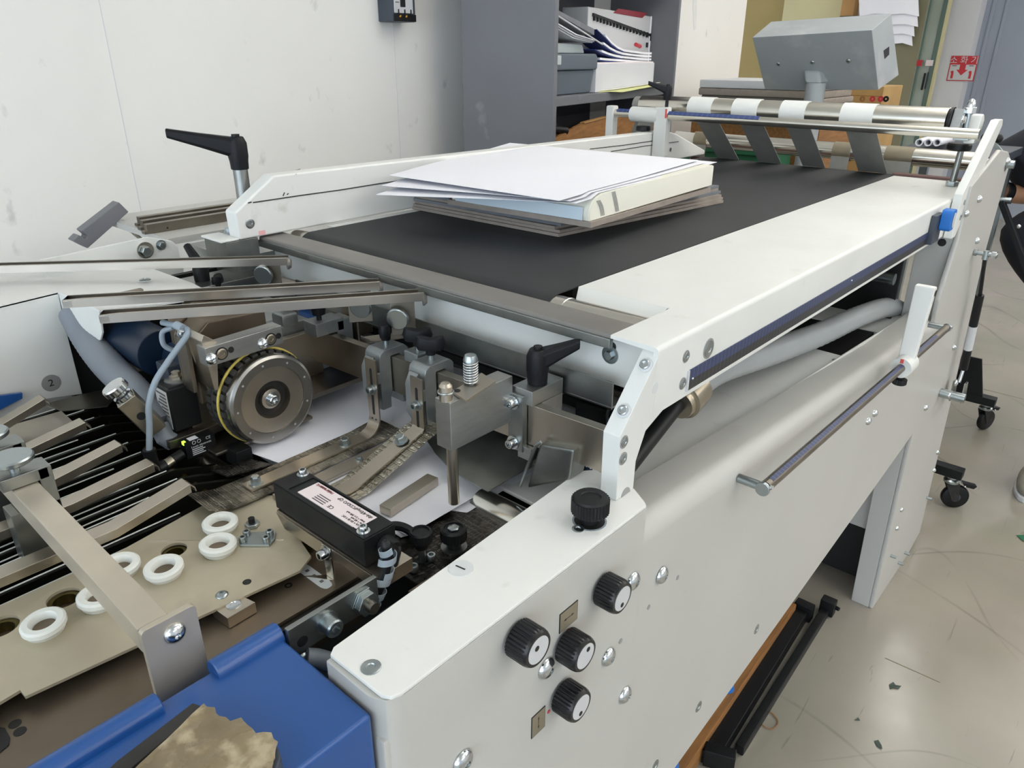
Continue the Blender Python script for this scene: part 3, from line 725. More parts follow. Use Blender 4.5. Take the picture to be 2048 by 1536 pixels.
# big white archive box standing behind the carton
t = thing('archive_box', 'large white archive box with a black comb strip and maroon print', 'box', K(wb, 0.2, S))
BW = 0.112
def KA(px, py): u, z = KU(px, py, BW); return u, z
(ul, zl), (ur_, zr) = KA(1177, 13), KA(1323, 35)
ur_ = min(ur_, CW - 0.028)
part('box_front', MB().prism([K(ul, BW, S), K(ur_, BW, S), K(ur_, BW, zr), K(ul, BW, zl)], cs * 0.1), 'facegrey', t, 0.004)
part('end_panel', MB().prism([K(ur_ - 0.012, BW - 0.006, S), K(ur_, BW - 0.006, S), K(ur_, BW - 0.006, zr), K(ur_ - 0.012, BW - 0.006, zr)], cs * 0.0055), 'paper', t, 0.002)
part('maroon_label', MB().prism([K(*(lambda q: (q[0], BW - 0.0015, q[1]))(KA(a_, b_))) for a_, b_ in ((1226, 26), (1236, 17), (1294, 26), (1284, 36))], cs * 0.001), 'maroon', t)
for i in range(21):
    f = i / 20; (u_c, z_c) = KA(1187 + 132 * f, 33 + 43 * f)
    part('comb_tooth', MB().obox(K(min(u_c, ur_ - 0.005), BW - 0.004, z_c - 0.004), cf * 0.0045, cs * 0.003, Z1 * 0.009), 'ink', t)
q0, q1 = KA(1184, 29), KA(1320, 72)
part('comb_spine', MB().bar(K(q0[0], BW - 0.004, q0[1]), K(min(q1[0], ur_), BW - 0.004, q1[1]), 0.005, 0.009), 'ink', t)
p0, p1 = KA(1292, 85), KA(1305, 95)
part('print_mark', MB().prism([K(p0[0], BW - 0.001, p0[1]), K(p1[0], BW - 0.001, p0[1]), K(p1[0], BW - 0.001, p1[1]), K(p0[0], BW - 0.001, p1[1])], cs * 0.0008), 'ink', t)
# clear document tray with papers, jutting out of the upper corner
t = thing('document_tray', 'clear document sleeve with white papers sloping above the tool box', 'tray', K(0.02, 0.1, S + 0.17))
a0, a1, a2 = KU(1119, 22, 0.02), KU(1190, 66, 0.02), KU(1205, 89, 0.0)
part('sleeve', MB().prism([K(0.003, 0.02, KU(1119, 17, 0.02)[1]), K(a1[0] - 0.005, 0.02, KU(1189, 58, 0.02)[1]), K(a1[0] - 0.005, 0.02, KU(1189, 62, 0.02)[1] - 0.012), K(0.003, 0.02, KU(1119, 26, 0.02)[1])], cs * 0.2), 'board_dk', t, 0.001)
part('tray_edge', MB().tube([K(0.004, 0.015, KU(1119, 29, 0.015)[1]), K(a2[0], 0.0, a2[1])], 0.0025, 8), 'facegrey', t)
for k in range(3):
    d = 0.006 * k
    part('paper_sheet', MB().sheet([[K(0.005, 0.02 + d, KU(1119, 42 + 3 * k, 0.02)[1]), K(0.005, 0.2, KU(1119, 40 + 3 * k, 0.02)[1])], [K(KU(1150, 72, 0.02)[0], 0.015 + d, KU(1150, 68 + 3 * k, 0.02)[1]), K(KU(1150, 72, 0.02)[0], 0.2, KU(1150, 66 + 3 * k, 0.02)[1])], [K(a1[0] - 0.008, 0.012 + d, KU(1186, 80 + 2 * k, 0.02)[1]), K(a1[0] - 0.008, 0.2, KU(1186, 78 + 2 * k, 0.02)[1])]], 0.003), 'paper', t)
part('support_block', kbox(0.03, ub - 0.05, 0.11, 0.20, tz, KU(1150, 92, 0.02)[1] - 0.01), 'card', t)
# lower compartment: wooden tray, cable and small stuff
Z2 = SZ - 0.36 + 0.0006
ty = KU(1150, 262, 0.03)[1]
t = thing('wooden_tray', 'plain wooden tray of small parts on the lower cabinet shelf', 'tray', K(0.02, 0.05, Z2))
part('tray_front', MB().prism([K(0.01, 0.03, Z2), K(CW - 0.04, 0.03, Z2), K(CW - 0.04, 0.03, ty + 0.05), K(0.25, 0.03, ty + 0.02), K(0.01, 0.03, ty - 0.02)], cs * 0.014), 'wood', t, 0.002)
part('tray_floor', kbox(0.01, CW - 0.04, 0.045, 0.28, Z2, ty - 0.03), 'wood', t)
part('tray_rim', MB().bar(K(0.25, 0.034, ty + 0.021), K(CW - 0.04, 0.034, ty + 0.051), 0.016, 0.004), 'card', t)
t = thing('black_cable', 'coiled black cable with plug lying in the wooden tray', 'cable', K(0.08, 0.08, ty))
part('cable_loop', MB().tube(catmull([K(0.01, 0.10, ty + 0.06), K(0.05, 0.08, ty + 0.055), K(0.09, 0.06, ty + 0.035), K(0.105, 0.05, ty + 0.008)]), 0.005, 8), 'black', t)
part('plug', MB().tube([K(0.09, 0.06, ty + 0.012), K(0.14, 0.035, ty + 0.004)], 0.013, 12), 'black', t, 0.002)
for u, m, lab in ((0.05, 'bookblue', 'dark blue rag in the wooden tray'), (0.13, 'maroon', 'dark red strip standing in the wooden tray'), (0.2, 'board_dk', 'crumpled grey bag in the wooden tray')):
    mb = MB().ball(K(u, 0.15, ty + 0.0), 0.035, 1, 1, 1.3 if m != 'maroon' else 1.7)
    for v in mb.bm.verts: v.co += V((random.uniform(-1, 1), random.uniform(-1, 1), random.uniform(-1, 1))) * 0.006
    solo('crumpled_bag' if m == 'board_dk' else 'cloth_rag', mb, m, lab, 'rag', K(u, 0.15, ty - 0.04))
# ================================================================== near side frame of the machine
PY = 0.352                       # outer face of the side frame
NY = V((0, -1, 0))
def S(px, py, y=PY): return A(px, py, Y=y)
frame = thing('machine_chassis', 'long white painted side frame of the machine with a leg', 'machine frame', (1.2, 0.6, 0))
panel = part('side_panel', MB().prism([(0.62, PY, 0.455), (1.99, PY, 0.612), (1.99, PY, 0.927), (1.62, PY, 0.934), (0.62, PY, 1.012)], (0, 0.07, 0)), 'white_shaded', frame, 0.026, seg=7, smooth=60, esel=lambda e: all(v.co.z > 0.9 and v.co.y < PY + 0.01 for v in e.verts) and abs(e.verts[0].co.x - e.verts[1].co.x) > 0.1)
part('side_panel', MB().prism([(0.247, PY + 0.003, 0.40), (0.622, PY + 0.003, 0.44), (0.622, PY + 0.003, 1.0), (0.247, PY + 0.003, 1.0)], (0, 0.06, 0)), 'white_shaded', frame, 0.004)
# inner covers beyond the groove
part('inner_cover', MB().prism([(0.60, 0.426, 0.990), (1.50, 0.426, 0.940), (1.50, 0.70, 0.945), (0.60, 0.70, 0.998)], (0, 0, -0.006)), 'white', frame, 0.002)
part('inner_lip', MB().bar((0.62, 0.424, 0.993), (1.93, 0.424, 0.914), 0.004, 0.014), 'white', frame, 0.0015)
sunk_screw(frame, A(1670, 720, Z=0.944), Z1, 0.005, 'zinc')
part('inner_gap_tray', MB().box(1.5, 1.92, 0.43, 1.3, 0.86, 0.875), 'steel_dk', frame)
part('inner_cover', MB().box(1.78, 1.95, 0.426, 0.70, 0.900, 0.912), 'white', frame, 0.002)
# leg plate: front edge folded inwards
legp = [S(1745, 1218), S(1827, 864), S(1880, 600), V((1.935, PY, 1.12)), V((1.935, PY, 1.236)), S(2003, 300), S(2018, 303), S(2023, 318), S(1969, 512), S(1901, 810), S(1840, 1065), S(1817, 1106)]
legp[0].z = 0.0; legp[-1].z = 0.0
part('leg_plate', MB().prism([p + V((0, 0.0004, 0)) for p in legp], (0, 0.012, 0)), 'white_shaded', frame, 0.004)
fl = part('leg_flange', MB().prism([(2.008, PY + 0.012, 0), (1.962, PY + 0.012, 0.60), (1.962, PY + 0.066, 0.60), (2.008, PY + 0.062, 0)], (0.012, 0, 0)), 'white_shaded', frame, 0.002)
part('leg_flange', MB().prism([(1.936, PY + 0.012, 0.90), (1.936, PY + 0.012, 1.125), (1.936, PY + 0.085, 1.125), (1.936, PY + 0.085, 0.90)], (0.012, 0, 0)), 'white_shaded', frame, 0.002)
hp = A(1884, 485, X=1.9355)
part('flange_hole', MB().lathe(hp, -X1, [(0, 0), (0.009, 0), (0.009, 0.0006), (0, 0.0006)], 18), 'ink', frame)
part('cross_panel', MB().box(2.022, 2.034, 0.416, 1.36, 0.245, 0.80), 'white_shaded', frame, 0.002)
socket_screw(frame, A(1750, 1053, X=2.022), -X1, 0.007, 0.006)
part('far_side_panel', MB().prism([(0.2, 1.36, 0.42), (1.99, 1.36, 0.6), (2.5, 1.36, 0.0), (2.55, 1.36, 0.4), (2.2, 1.36, 1.19), (0.62, 1.36, 1.10), (0.2, 1.36, 1.02)], (0, 0.03, 0)), 'white_shaded', frame, 0.003)
part('belly_pan', MB().box(0.3, 1.98, 0.43, 1.36, 0.60, 0.62), 'darkin', frame)
part('floor_beam', MB().box(2.1, 2.3, 0.43, 1.35, 0.02, 0.20), 'darkin', frame, 0.004)
for a, b in ((1265, 1162), (1323, 1150), (1216, 1313), (1092, 1336), (1249, 1389), (925, 1521)):
    y = PY - 0.001 if a > 1275 else PY - 0.0035
    dome_bolt(frame, S(a, b, y), NY, 0.0118, 'chrome')
for a, b in ((1513, 1258), (1397, 1413), (1310, 1531)):
    sunk_screw(frame, S(a, b), NY, 0.0095, 'zinc')
for a, b, r in ((1748, 826, 0.0085), (1735, 842, 0.0085), (1850, 815, 0.009), (1874, 904, 0.008), (1867, 940, 0.008), (1802, 1019, 0.008), (1793, 1056, 0.008), (2014, 322, 0.009), (1957, 398, 0.009), (1932, 427, 0.008), (1953, 481, 0.009), (1907, 694, 0.009)):
    dome_bolt(frame, S(a, b), NY, r, 'chrome', name='cap_bolt', h=r * 0.9)
for a, b in ((1853, 995), (1781, 1111), (1809, 1105), (1796, 1125)):
    p = S(a, b); part('pin', MB().cyl(p, p + NY * 0.016, 0.0045, n=12), 'zinc', frame)
for a, b in ((1355, 1155), (1297, 1214), (1241, 1282)):
    part('plug_hole', MB().lathe(S(a, b, PY - (0.0 if a > 1290 else 0.0032)), NY, [(0, 0), (0.0035, 0), (0.0035, 0.0006), (0, 0.0006)], 12), 'badge', frame)

# ================================================================== control box with knobs
BZ = 1.046
cb = thing('control_box', 'white control box with black knobs and a round number 1 badge', 'control box', (0.43, 0.39, 0.45))
yb = PY - 0.003
part('box_body', MB().prism([(0.247, yb + 0.02, 0.46), (0.247 + 0.006, yb + 0.006, 0.46), (0.247 + 0.02, yb, 0.46), (0.619, yb, 0.46), (0.619, 0.43, 0.46), (0.247, 0.425, 0.46)], (0, 0, BZ - 0.0045 - 0.46)), 'white_shaded', cb, 0.0012)
lid = [(0.252, yb + 0.010), (0.256, yb + 0.003), (0.264, yb), (0.617, yb), (0.621, yb + 0.004), (0.637, 0.378), (0.642, 0.436), (0.627, 0.449), (0.258, 0.429), (0.251, 0.424)]
part('top_cover', MB().prism([(a, b, BZ - 0.004) for a, b in lid], (0, 0, 0.004)), 'white_worn', cb, 0.001)
kn = [((1077, 1300), (-0.25, 0.35)), ((1171, 1312), (0.35, 0.62)), ((1162, 1414), (-0.05, -0.8)), ((1245, 1197), (-0.05, -0.75))]
for (a, b), (dx, dz) in kn:
    f = S(a, b, PY - 0.030); base = V((f.x, yb, f.z)); n = 30; mb = MB()
    mb.lathe(base, NY, [(0, 0), (0.012, 0), (0.012, 0.003), (0, 0.003)], 20)
    rings = []
    for h, rr in ((0.003, 0.0192), (0.021, 0.0192), (0.0245, 0.0186), (0.027, 0.0172)):
        ring = []
        for i in range(n * 4):
            t = 2 * math.pi * i / (n * 4); groove = 0.0009 if (i % 4 == 0 and h < 0.0235) else 0.0
            ring.append(mb.bm.verts.new(base + NY * h + V((math.cos(t), 0, math.sin(t))) * (rr - groove)))
        rings.append(ring)
    for r0, r1 in zip(rings, rings[1:]):
        for i in range(len(r0)): mb.bm.faces.new([r0[i], r0[(i + 1) % len(r0)], r1[(i + 1) % len(r0)], r1[i]])
    mb.bm.faces.new(rings[0][::-1]); mb.bm.faces.new(rings[-1])
    k = part('control_knob', mb, 'black_knob', cb, smooth=25)
    part('knob_face', MB().cyl(base + NY * 0.0268, base + NY * 0.0274, 0.0140, n=32), 'facegrey', k)
    d = base + NY * 0.0273 + V((dx, 0, dz)) * 0.0105
    part('pointer_dot', MB().cyl(d, d + NY * 0.0005, 0.0028, n=16), 'ink', k)
def face_plate(quad, tilt):
    ps = [S(a, b, yb - 0.0002) for a, b in quad]
    x0 = (ps[0].x + ps[3].x) / 2; x1 = (ps[1].x + ps[2].x) / 2; z1 = (ps[0].z + ps[1].z) / 2; z0 = (ps[2].z + ps[3].z) / 2
    pl = part('arrow_plate', MB().box(x0, x1, yb - 0.0008, yb, z0, z1), 'ink', cb)
    part('plate_field', MB().box(x0 + 0.0007, x1 - 0.0007, yb - 0.001, yb - 0.0007, z0 + 0.0007, z1 - 0.0007), 'gold', pl)
    cx, cz = (x0 + x1) / 2, (z0 + z1) / 2; yy = yb - 0.0011
    d = V((math.cos(tilt), 0, math.sin(tilt))); nn = V((-d.z, 0, d.x)); L = 0.0085
    pts = [(-1, 0), (-0.55, 0.16), (-0.55, 0.04), (0.55, 0.04), (0.55, 0.16), (1, 0), (0.55, -0.16), (0.55, -0.04), (-0.55, -0.04), (-0.55, -0.16)]
    part('double_arrow', MB().prism([V((cx, yy, cz)) + d * (a * L) + nn * (b * L) for a, b in pts], (0, 0.0004, 0)), 'ink', pl)
face_plate(((1119, 1230), (1155, 1199), (1154, 1237), (1118, 1267)), R(0))
face_plate(((1063, 1438), (1090, 1409), (1089, 1450), (1062, 1480)), R(90))
for a, b in ((1135, 1261), (1097, 1423)):
    p = S(a, b, yb); part('red_dot', MB().cyl(p, p + NY * 0.0006, 0.0022, n=14), 'red', cb)
p = A(922, 1137, Z=BZ)
bd = part('number_badge', MB().cyl(p, p + Z1 * 0.0008, 0.0122, n=36), 'badge_lt', cb)
words('number', '1', 0.0165, p + Z1 * 0.0009, (1, 0.15, 0), (-0.15, 1, 0), 'ink', bd)
sunk_screw(cb, A(742, 1335, Z=BZ), Z1, 0.0085); sunk_screw(cb, A(1156, 1058, Z=BZ), Z1, 0.0065)
p = A(1179, 1042, Z=BZ)
part('knob_hole', MB().cyl(p + Z1 * 0.0001, p + Z1 * 0.0006, 0.0165, n=30), 'ink', cb)
part('clear_washer', MB().pipe(p, p + Z1 * 0.0004, 0.0185, 0.0165), 'clear', cb)
q = A(1178, 1003, X=p.x)
star_knob(cb, p + Z1 * 0.0006, Z1, 0.0205, 0.016, max(0.012, q.z - BZ - 0.012), 'black', 34, 'height_knob')

# ================================================================== conveyor table
TZ = 1.21
ct = thing('conveyor_table', 'white conveyor table with a wide black belt beside the scale edge', 'conveyor', (1.4, 0.8, 1.12))
def lprof(x0, x1, y_in):
    """white cover: top sheet with its outer edge folded down"""
    r = 0.006; pts = [(0.378, 1.128)] + [(0.378 + r - r * math.cos(R(a)), TZ - r + r * math.sin(R(a))) for a in (0, 22, 45, 68, 90)] + [(y_in, TZ), (y_in, TZ - 0.004), (0.384, TZ - 0.006), (0.382, 1.128)]
    return MB().prism([(x0, y, z) for y, z in pts], (x1 - x0, 0, 0))
def cover():
    mb = lprof(0.665, 0.795, 0.441)
    r = 0.006
    pts = [(0.378, 1.128)] + [(0.378 + r - r * math.cos(R(a)), TZ - r + r * math.sin(R(a))) for a in (0, 22, 45, 68, 90)] + [(0.584, TZ), (0.584, TZ - 0.004), (0.384, TZ - 0.006), (0.382, 1.128)]
    mb.prism([(0.795, y, z) for y, z in pts], (2.18 - 0.795, 0, 0))
    mb.prism([(0.795, 0.445, TZ), (0.795, 0.584, TZ), (0.768, 0.570, TZ - 0.018), (0.768, 0.445, TZ - 0.018)], (0.003, 0, -0.003))
    return mb
nc = part('near_side_cover', cover(), 'white', ct, smooth=35)
for (a, b, r) in ((1372, 713, 0.0062), (1417, 697, 0.0105), (1365, 767, 0.0062)):
    p = S(a, b, 0.378); part('screw_pocket', MB().lathe(p, NY, [(0, 0), (r * 1.25, 0), (r * 1.25, 0.0004), (0, 0.0004)], 20), 'badge', nc)
    sunk_screw(nc, p + NY * 0.0005, NY, r)
# printed rule in a recess of the cover edge
z0, z1 = 1.1345, 1.161
ru = part('scale_rule', MB().box(0.740, 1.80, 0.3768, 0.378, z0, 1.1475), 'rule_black_x', ct)
part('rule_band', MB().box(0.740, 1.80, 0.3766, 0.378, 1.1475, z1), 'rule_blue_x', ru)
part('rule_border', MB().box(0.736, 0.740, 0.3762, 0.378, z0, z1), 'facegrey', ru)
part('rule_border', MB().box(0.740, 1.80, 0.3762, 0.378, z0 - 0.003, z0), 'white', ru)
for a, b in ((1385, 757), (1703, 561)):
    p = S(a, b, 0.3766); part('rule_pin', MB().ball(p, 0.0016), 'chrome', ru)
# blue digital stop at the far end
bs = part('blue_stop', MB().box(S(1882, 437, 0.366).x - 0.032, S(1882, 437, 0.366).x + 0.024, 0.3665, 0.378, 1.135, 1.196), 'slate', ct, 0.002)
p = S(1884, 438, 0.366)
part('blue_button', MB().prism([(p.x + x * 0.016, 0.366, p.z + z * 0.022) for x, z in rrect(-1, 1, -1, 1, 0.35, 4)], (0, -0.022, 0)), 'clampblue', bs, 0.002)
part('button_face', MB().prism([(p.x + x * 0.009, 0.3435, p.z + z * 0.016) for x, z in circ(0, 0, 1, 20)], (0, -0.001, 0)), 'facegrey', bs)
# slanted end arm that carries the table
arm = [(0.601, BZ), (0.600, 1.127), (0.672, 1.2065), (0.704, 1.2065), (0.704, 1.128), (0.690, 1.128), (0.653, 1.114), (0.637, 1.082), (0.636, BZ)]
ap = part('end_arm', MB().prism([(x, 0.3783, z) for x, z in arm], (0, 0.022, 0)), 'white', ct, 0.0012)
na = V((-(1.2065 - 1.127), 0, 0.072)).normalized()
for a, b in ((1300, 741), (1249, 824)):
    c = None
    d = A(a, b, Y=0.388); 
    part('screw_pocket', MB().lathe(d + na * 0.0006 - na * (d - V((0.60, 0.388, 1.127))).dot(na), na, [(0, 0), (0.0085, 0), (0.0085, 0.0004), (0, 0.0004)], 20), 'badge_lt', ap)
    dd = d - na * (d - V((0.60, 0.388, 1.127))).dot(na)
    socket_screw(ap, dd + na * 0.0006, na, 0.0058, 0.004, 'chrome', washer=False)
for a, b in ((1248, 884), (1246, 917)):
    p = S(a, b, 0.3783)
    part('screw_pocket', MB().lathe(p, NY, [(0, 0), (0.0078, 0), (0.0078, 0.0004), (0, 0.0004)], 20), 'badge', ap)
    sunk_screw(ap, p + NY * 0.0005, NY, 0.0055)
p = S(1310, 776, 0.3783); part('plain_hole', MB().lathe(p, NY, [(0, 0), (0.0066, 0), (0.0066, 0.0004), (0, 0.0004)], 20), 'badge_lt', ap)
p = S(1250, 1000, 0.3783); part('half_hole', MB().prism([(p.x + 0.009 * math.cos(R(a)), 0.3779, BZ + 0.009 * math.sin(R(a))) for a in range(0, 181, 20)], (0, 0.0005, 0)), 'badge', ap)
# front plate, cross beam, roller, belt
def front_plate():
    r = 0.003; pts = [(0.714, TZ - 0.002), (0.714, TZ)] + [(0.668 + r - r * math.sin(R(a)), TZ - r + r * math.cos(R(a))) for a in (0, 30, 60, 90)] + [(0.668, TZ - 0.008), (0.671, TZ - 0.008), (0.672, TZ - 0.004)]
    return MB().prism([(x, 0.4415, z) for x, z in pts], (0, 0.744, 0))
part('front_plate', front_plate(), 'grey_strip', ct, smooth=35)
part('front_plate_lip', MB().box(0.6645, 0.672, 0.4415, 1.185, TZ - 0.0175, TZ - 0.0055), 'galv', ct, 0.0012)
cbm = part('cross_beam', MB().box(0.70, 0.715, 0.402, 1.20, 1.132, TZ - 0.005), 'white', ct, 0.002)
hex_bolt(cbm, A(1221, 709, X=0.70), -X1, 0.006, 0.006); part('washer_disc', MB().cyl(A(1221, 709, X=0.70), A(1221, 709, X=0.70) - X1 * 0.0016, 0.0115, n=24), 'zinc', cbm)
part('slot_hole', MB().cyl(A(1224, 693, X=0.6998), A(1224, 693, X=0.6998) - X1 * 0.0004, 0.006, n=16), 'ink', cbm)
part('front_roller', MB().lathe((0.748, 0.446, 1.182), Y1, [(0, 0), (0.0255, 0), (0.0255, 0.118), (0.0262, 0.119), (0.0262, 0.745), (0, 0.745)], 40), 'bright', ct)
bp = []
for a in range(-90, 91, 12): bp.append((0.748 - 0.0285 * math.cos(R(a)), 1.182 + 0.0285 * math.sin(R(a))))
bp = [(2.2, 1.1535)] + bp + [(2.2, 1.2105)]
bp2 = [(x if i in (0, len(bp) - 1) else x + (0.748 - x) * 0.08, z - 0.002 if z > 1.19 else z + 0.002) for i, (x, z) in enumerate(bp)]
part('black_belt', MB().prism([(x, 0.5855, z) for x, z in bp + bp2[::-1]], (0, 0.5625, 0)), 'belt', ct, smooth=30)
part('belt_bed', MB().box(0.79, 2.17, 0.59, 1.145, 1.17, 1.2075), 'darkin', ct)
part('far_flange', MB().prism([(0.80, 1.149, TZ - 0.003), (2.0, 1.149, TZ - 0.003), (2.0, 1.17, TZ - 0.003), (0.80, 1.17, TZ - 0.003)], (0, 0, 0.003)), 'white', ct)
part('end_bar', MB().box(2.185, 2.21, 0.40, 0.59, TZ - 0.012, TZ + 0.006), 'reel', ct, 0.002)
part('end_bar', MB().box(2.203, 2.225, 0.59, 1.2, TZ - 0.03, TZ - 0.004), 'reel', ct, 0.002)
# tall guide wall on the far edge of the belt
gp = [(0.623, 1.2125), (0.621, 1.259), (0.702, 1.311), (1.99, 1.300), (2.05, 1.288), (2.24, 1.225), (2.24, 1.2125)]
gw = part('guide_wall', MB().prism([(x, 1.17, z) for x, z in gp], (0, 0.034, 0)), 'white_worn', ct, 0.004, seg=3)
def mark(pts, y=1.1698, r=0.0011):
    return part('pen_line', MB().tube([A(a, b, Y=y) for a, b in pts], r, 6), 'ink', gw)
mark([(496, 406), (503, 404)]); mark([(506, 405), (540, 400), (600, 391), (680, 380), (760, 367), (830, 357)])
mark([(566, 392), (569, 385)], r=0.0009); mark([(574, 389), (577, 387)], r=0.0009); mark([(1180, 298), (1250, 290), (1318, 280)]); mark([(1222, 303), (1290, 292), (1357, 283)])
for a, b in ((1332, 300), (1341, 299)): sunk_screw(gw, A(a, b, Y=1.17), NY, 0.006)
for k, (a, b) in enumerate(((585, 345), (596, 341), (590, 347))): part('pen_scribble', MB().tube([A(a - 5, b, Z=1.3085), A(a + 4, b - 3, Z=1.3085), A(a + 2, b + 2, Z=1.3085)], 0.0006, 5), 'inkgrey', gw)
sunk_screw(gw, A(500, 447, Y=1.17), NY, 0.0085)
part('red_smear', MB().box(A(518, 466, Y=1.1697).x, A(531, 466, Y=1.1697).x, 1.1697, 1.1702, A(524, 470, Y=1.1697).z, A(524, 461, Y=1.1697).z), 'pinkmark', gw)
part('foot_flange', MB().box(0.59, 0.624, 1.172, 1.24, 1.2125, 1.2165), 'white_worn', ct, 0.0015)
hex_bolt(ct, A(458, 466, Z=1.2165), Z1, 0.0065, 0.01)
part('support_block', MB().box(0.60, 0.66, 1.175, 1.25, 1.178, 1.2115), 'galv', ct, 0.001)
part('support_block', MB().box(0.62, 0.70, 1.195, 1.36, 1.05, 1.1775), 'galv', ct, 0.001)
# galvanised angle below the beam
def angle(y0, y1): return MB().box(0.670, 0.6725, y0, y1, 1.118, 1.150).box(0.670, 0.699, y0, y1, 1.1155, 1.118)
part('lower_angle', angle(0.437, 0.80), 'galv', ct, 0.0006); part('lower_angle', angle(0.815, 1.09), 'galv', ct, 0.0006)

# ---- free-standing clamping lever behind the guide wall
b0 = V((0.676, 1.232, 1.217)); tp_ = A(467, 340, Y=1.232)
t = thing('post_clamp', 'black clamping lever on a bright steel post at the guide wall', 'clamp lever', b0)
part('steel_post', MB().cyl(b0, V((b0.x, b0.y, tp_.z)), 0.0125, n=28), 'galv', t)
d = A(332, 266, Z=tp_.z + 0.06) - A(465, 285, Z=tp_.z + 0.05); e = A(332, 268, X=b0.x - 0.085) 
hub = V((b0.x, b0.y, tp_.z)); tip = A(333, 270, Y=1.29)
lever_handle(t, hub, V((tip.x - hub.x, tip.y - hub.y, 0)), Z1, V((tip.x - hub.x, tip.y - hub.y, 0)).length, 1.35)

# ================================================================== measuring rod on the side frame
ry, rz = 0.314, None
pa, pb = A(1530, 974, Y=ry), A(1893, 656, Y=ry)
rd = thing('measuring_rod', 'grey round measuring rod with a blue scale along the side frame', 'measuring rod', pa)
part('rod', MB().cyl(pa, pb, 0.0082, n=28), 'steel_dk', rd)
ax = (pb - pa).normalized(); up = (Z1 - ax * ax.z).normalized(); side = ax.cross(up)
vdir = (EYE - pa).normalized(); vd = (up * 0.95 + side * (0.35 if side.y < 0 else -0.35)).normalized()
part('rod_scale', MB().strip([pa + vd * 0.0082 + ax * 0.012, pb + vd * 0.0082 - ax * 0.10], vd.cross(ax) * 0.0065, 0.0006), 'rule_blue_x', rd)
for p, e in ((pa, -1), (pb, 1)):
    c = p - ax * 0.0 + ax * (0.0 if e > 0 else -0.004)
    part('rod_end', MB().cyl(c + ax * e * 0.0, c + ax * e * 0.006, 0.0098, n=24), 'zinc', rd, 0.0006)
    bp_ = c + ax * (-e * 0.002); part('rod_post', MB().cyl(bp_, V((bp_.x, PY - 0.001, bp_.z)), 0.0066, n=22), 'zinc', rd)
    part('set_screw', MB().cyl(bp_ + V((0, -0.008, 0.004)), bp_ + V((0, -0.0112, 0.004)), 0.0034, n=14), 'chrome', rd)
cc = A(1803, 745, Y=ry); cc = pa + ax * (cc - pa).dot(ax)
sl = thing('rod_slider', 'white slider with an upright arm clamped on the measuring rod', 'slider', cc)
part('slider_sleeve', MB().pipe(cc - ax * 0.017, cc + ax * 0.035, 0.0195, 0.0084, 32), 'white', sl, 0.0006)
top = A(1850, 574, Y=ry); bse = cc + ax * 0.012
part('slider_arm', MB().prism([bse + V((0, -0.014, 0.008)), bse + V((0, 0.015, 0.008)), V((top.x + 0.004, ry + 0.019, top.z)), V((top.x + 0.004, ry - 0.017, top.z))], ax * 0.018), 'white_worn', sl, 0.003)
part('red_mark', MB().strip([cc - ax * 0.0176 + up * 0.0105, cc - ax * 0.0176 + up * 0.019], side * 0.006, 0.0006), 'redmark', sl)
q = V((top.x + 0.0055, ry, top.z - 0.012)); part('arm_pin', MB().cyl(q, q - ax * 0.0006, 0.0016, n=10), 'ink', sl)
q = V((top.x + 0.014, ry - 0.0171, top.z - 0.012)); part('arm_hole', MB().cyl(q, q + NY * 0.0006, 0.006, n=16), 'ink', sl)
star_knob(sl, cc - up * 0.0185, -up, 0.0135, 0.010, 0.008, 'black', 20, 'clamp_knob')

# ================================================================== roller bridge at the far end
rb = thing('roller_bridge', 'bright roller pair with pale tape belts over the far conveyor end', 'roller unit', (2.2, 0.9, 1.21))
UX, LX, RX = 2.01, 2.28, 1.925
u0, u1 = A(1284, 214, X=UX), A(1900, 237, X=UX)
uy0, uy1 = u1.y, u0.y; uz = (u0.z + u1.z) / 2; ur = 0.0285
part('upper_roller', MB().lathe((UX, uy0, uz), Y1, [(0, 0), (ur - 0.004, 0), (ur, 0.003), (ur, uy1 - uy0 - 0.003), (ur - 0.004, uy1 - uy0), (0, uy1 - uy0)], 48), 'bright', rb)
part('roller_end_ring', MB().cyl((UX, uy0 - 0.006, uz), (UX, uy0, uz), ur + 0.001, n=40), 'black', rb)
part('roller_end_ring', MB().cyl((UX, uy1, uz), (UX, uy1 + 0.02, uz), ur - 0.004, n=40), 'strap', rb)
l0, l1 = A(1400, 277, X=LX), A(1890, 322, X=LX); lz = (l0.z + l1.z) / 2; lr = 0.0235
part('lower_roller', MB().lathe((LX, 0.40, lz), Y1, [(0, 0), (lr, 0), (lr, 0.82), (0, 0.82)], 44), 'bright', rb)
for pa_, pb_ in ((1385, 1432), (1474, 1524), (1570, 1620), (1692, 1757)):
    y1_, y0_ = A(pa_, 202, X=UX).y, A(pb_, 208, X=UX).y
    part('white_wrap', MB().pipe((UX, y0_, uz), (UX, y1_, uz), ur + 0.0016, ur - 0.001, 44), 'strapw', rb)
    ym = (y0_ + y1_) / 2
    part('tape_belt', MB().strip([V((UX + ur * 0.55, ym, uz - ur * 0.85)), V((UX + 0.10, ym, TZ + 0.068)), V((2.198, ym, TZ + 0.0025))], V((0, (y1_ - y0_) * 0.96, 0)), 0.0016), 'strap', rb)
for a, b in ((1672, 1708), (1778, 1834), (1390, 1418)):
    y1_, y0_ = A(a, 285, X=LX).y, A(b, 290, X=LX).y
    part('tape_wrap', MB().pipe((LX, y0_, lz), (LX, y1_, lz), lr + 0.0015, lr - 0.001, 40), 'gold', rb)
    part('tape_belt', MB().strip([V((LX - 0.02, (y0_ + y1_) / 2, lz - 0.01)), V((LX - 0.03, (y0_ + y1_) / 2, lz - 0.12))], V((0, y1_ - y0_, 0)), 0.0016), 'strap', rb)
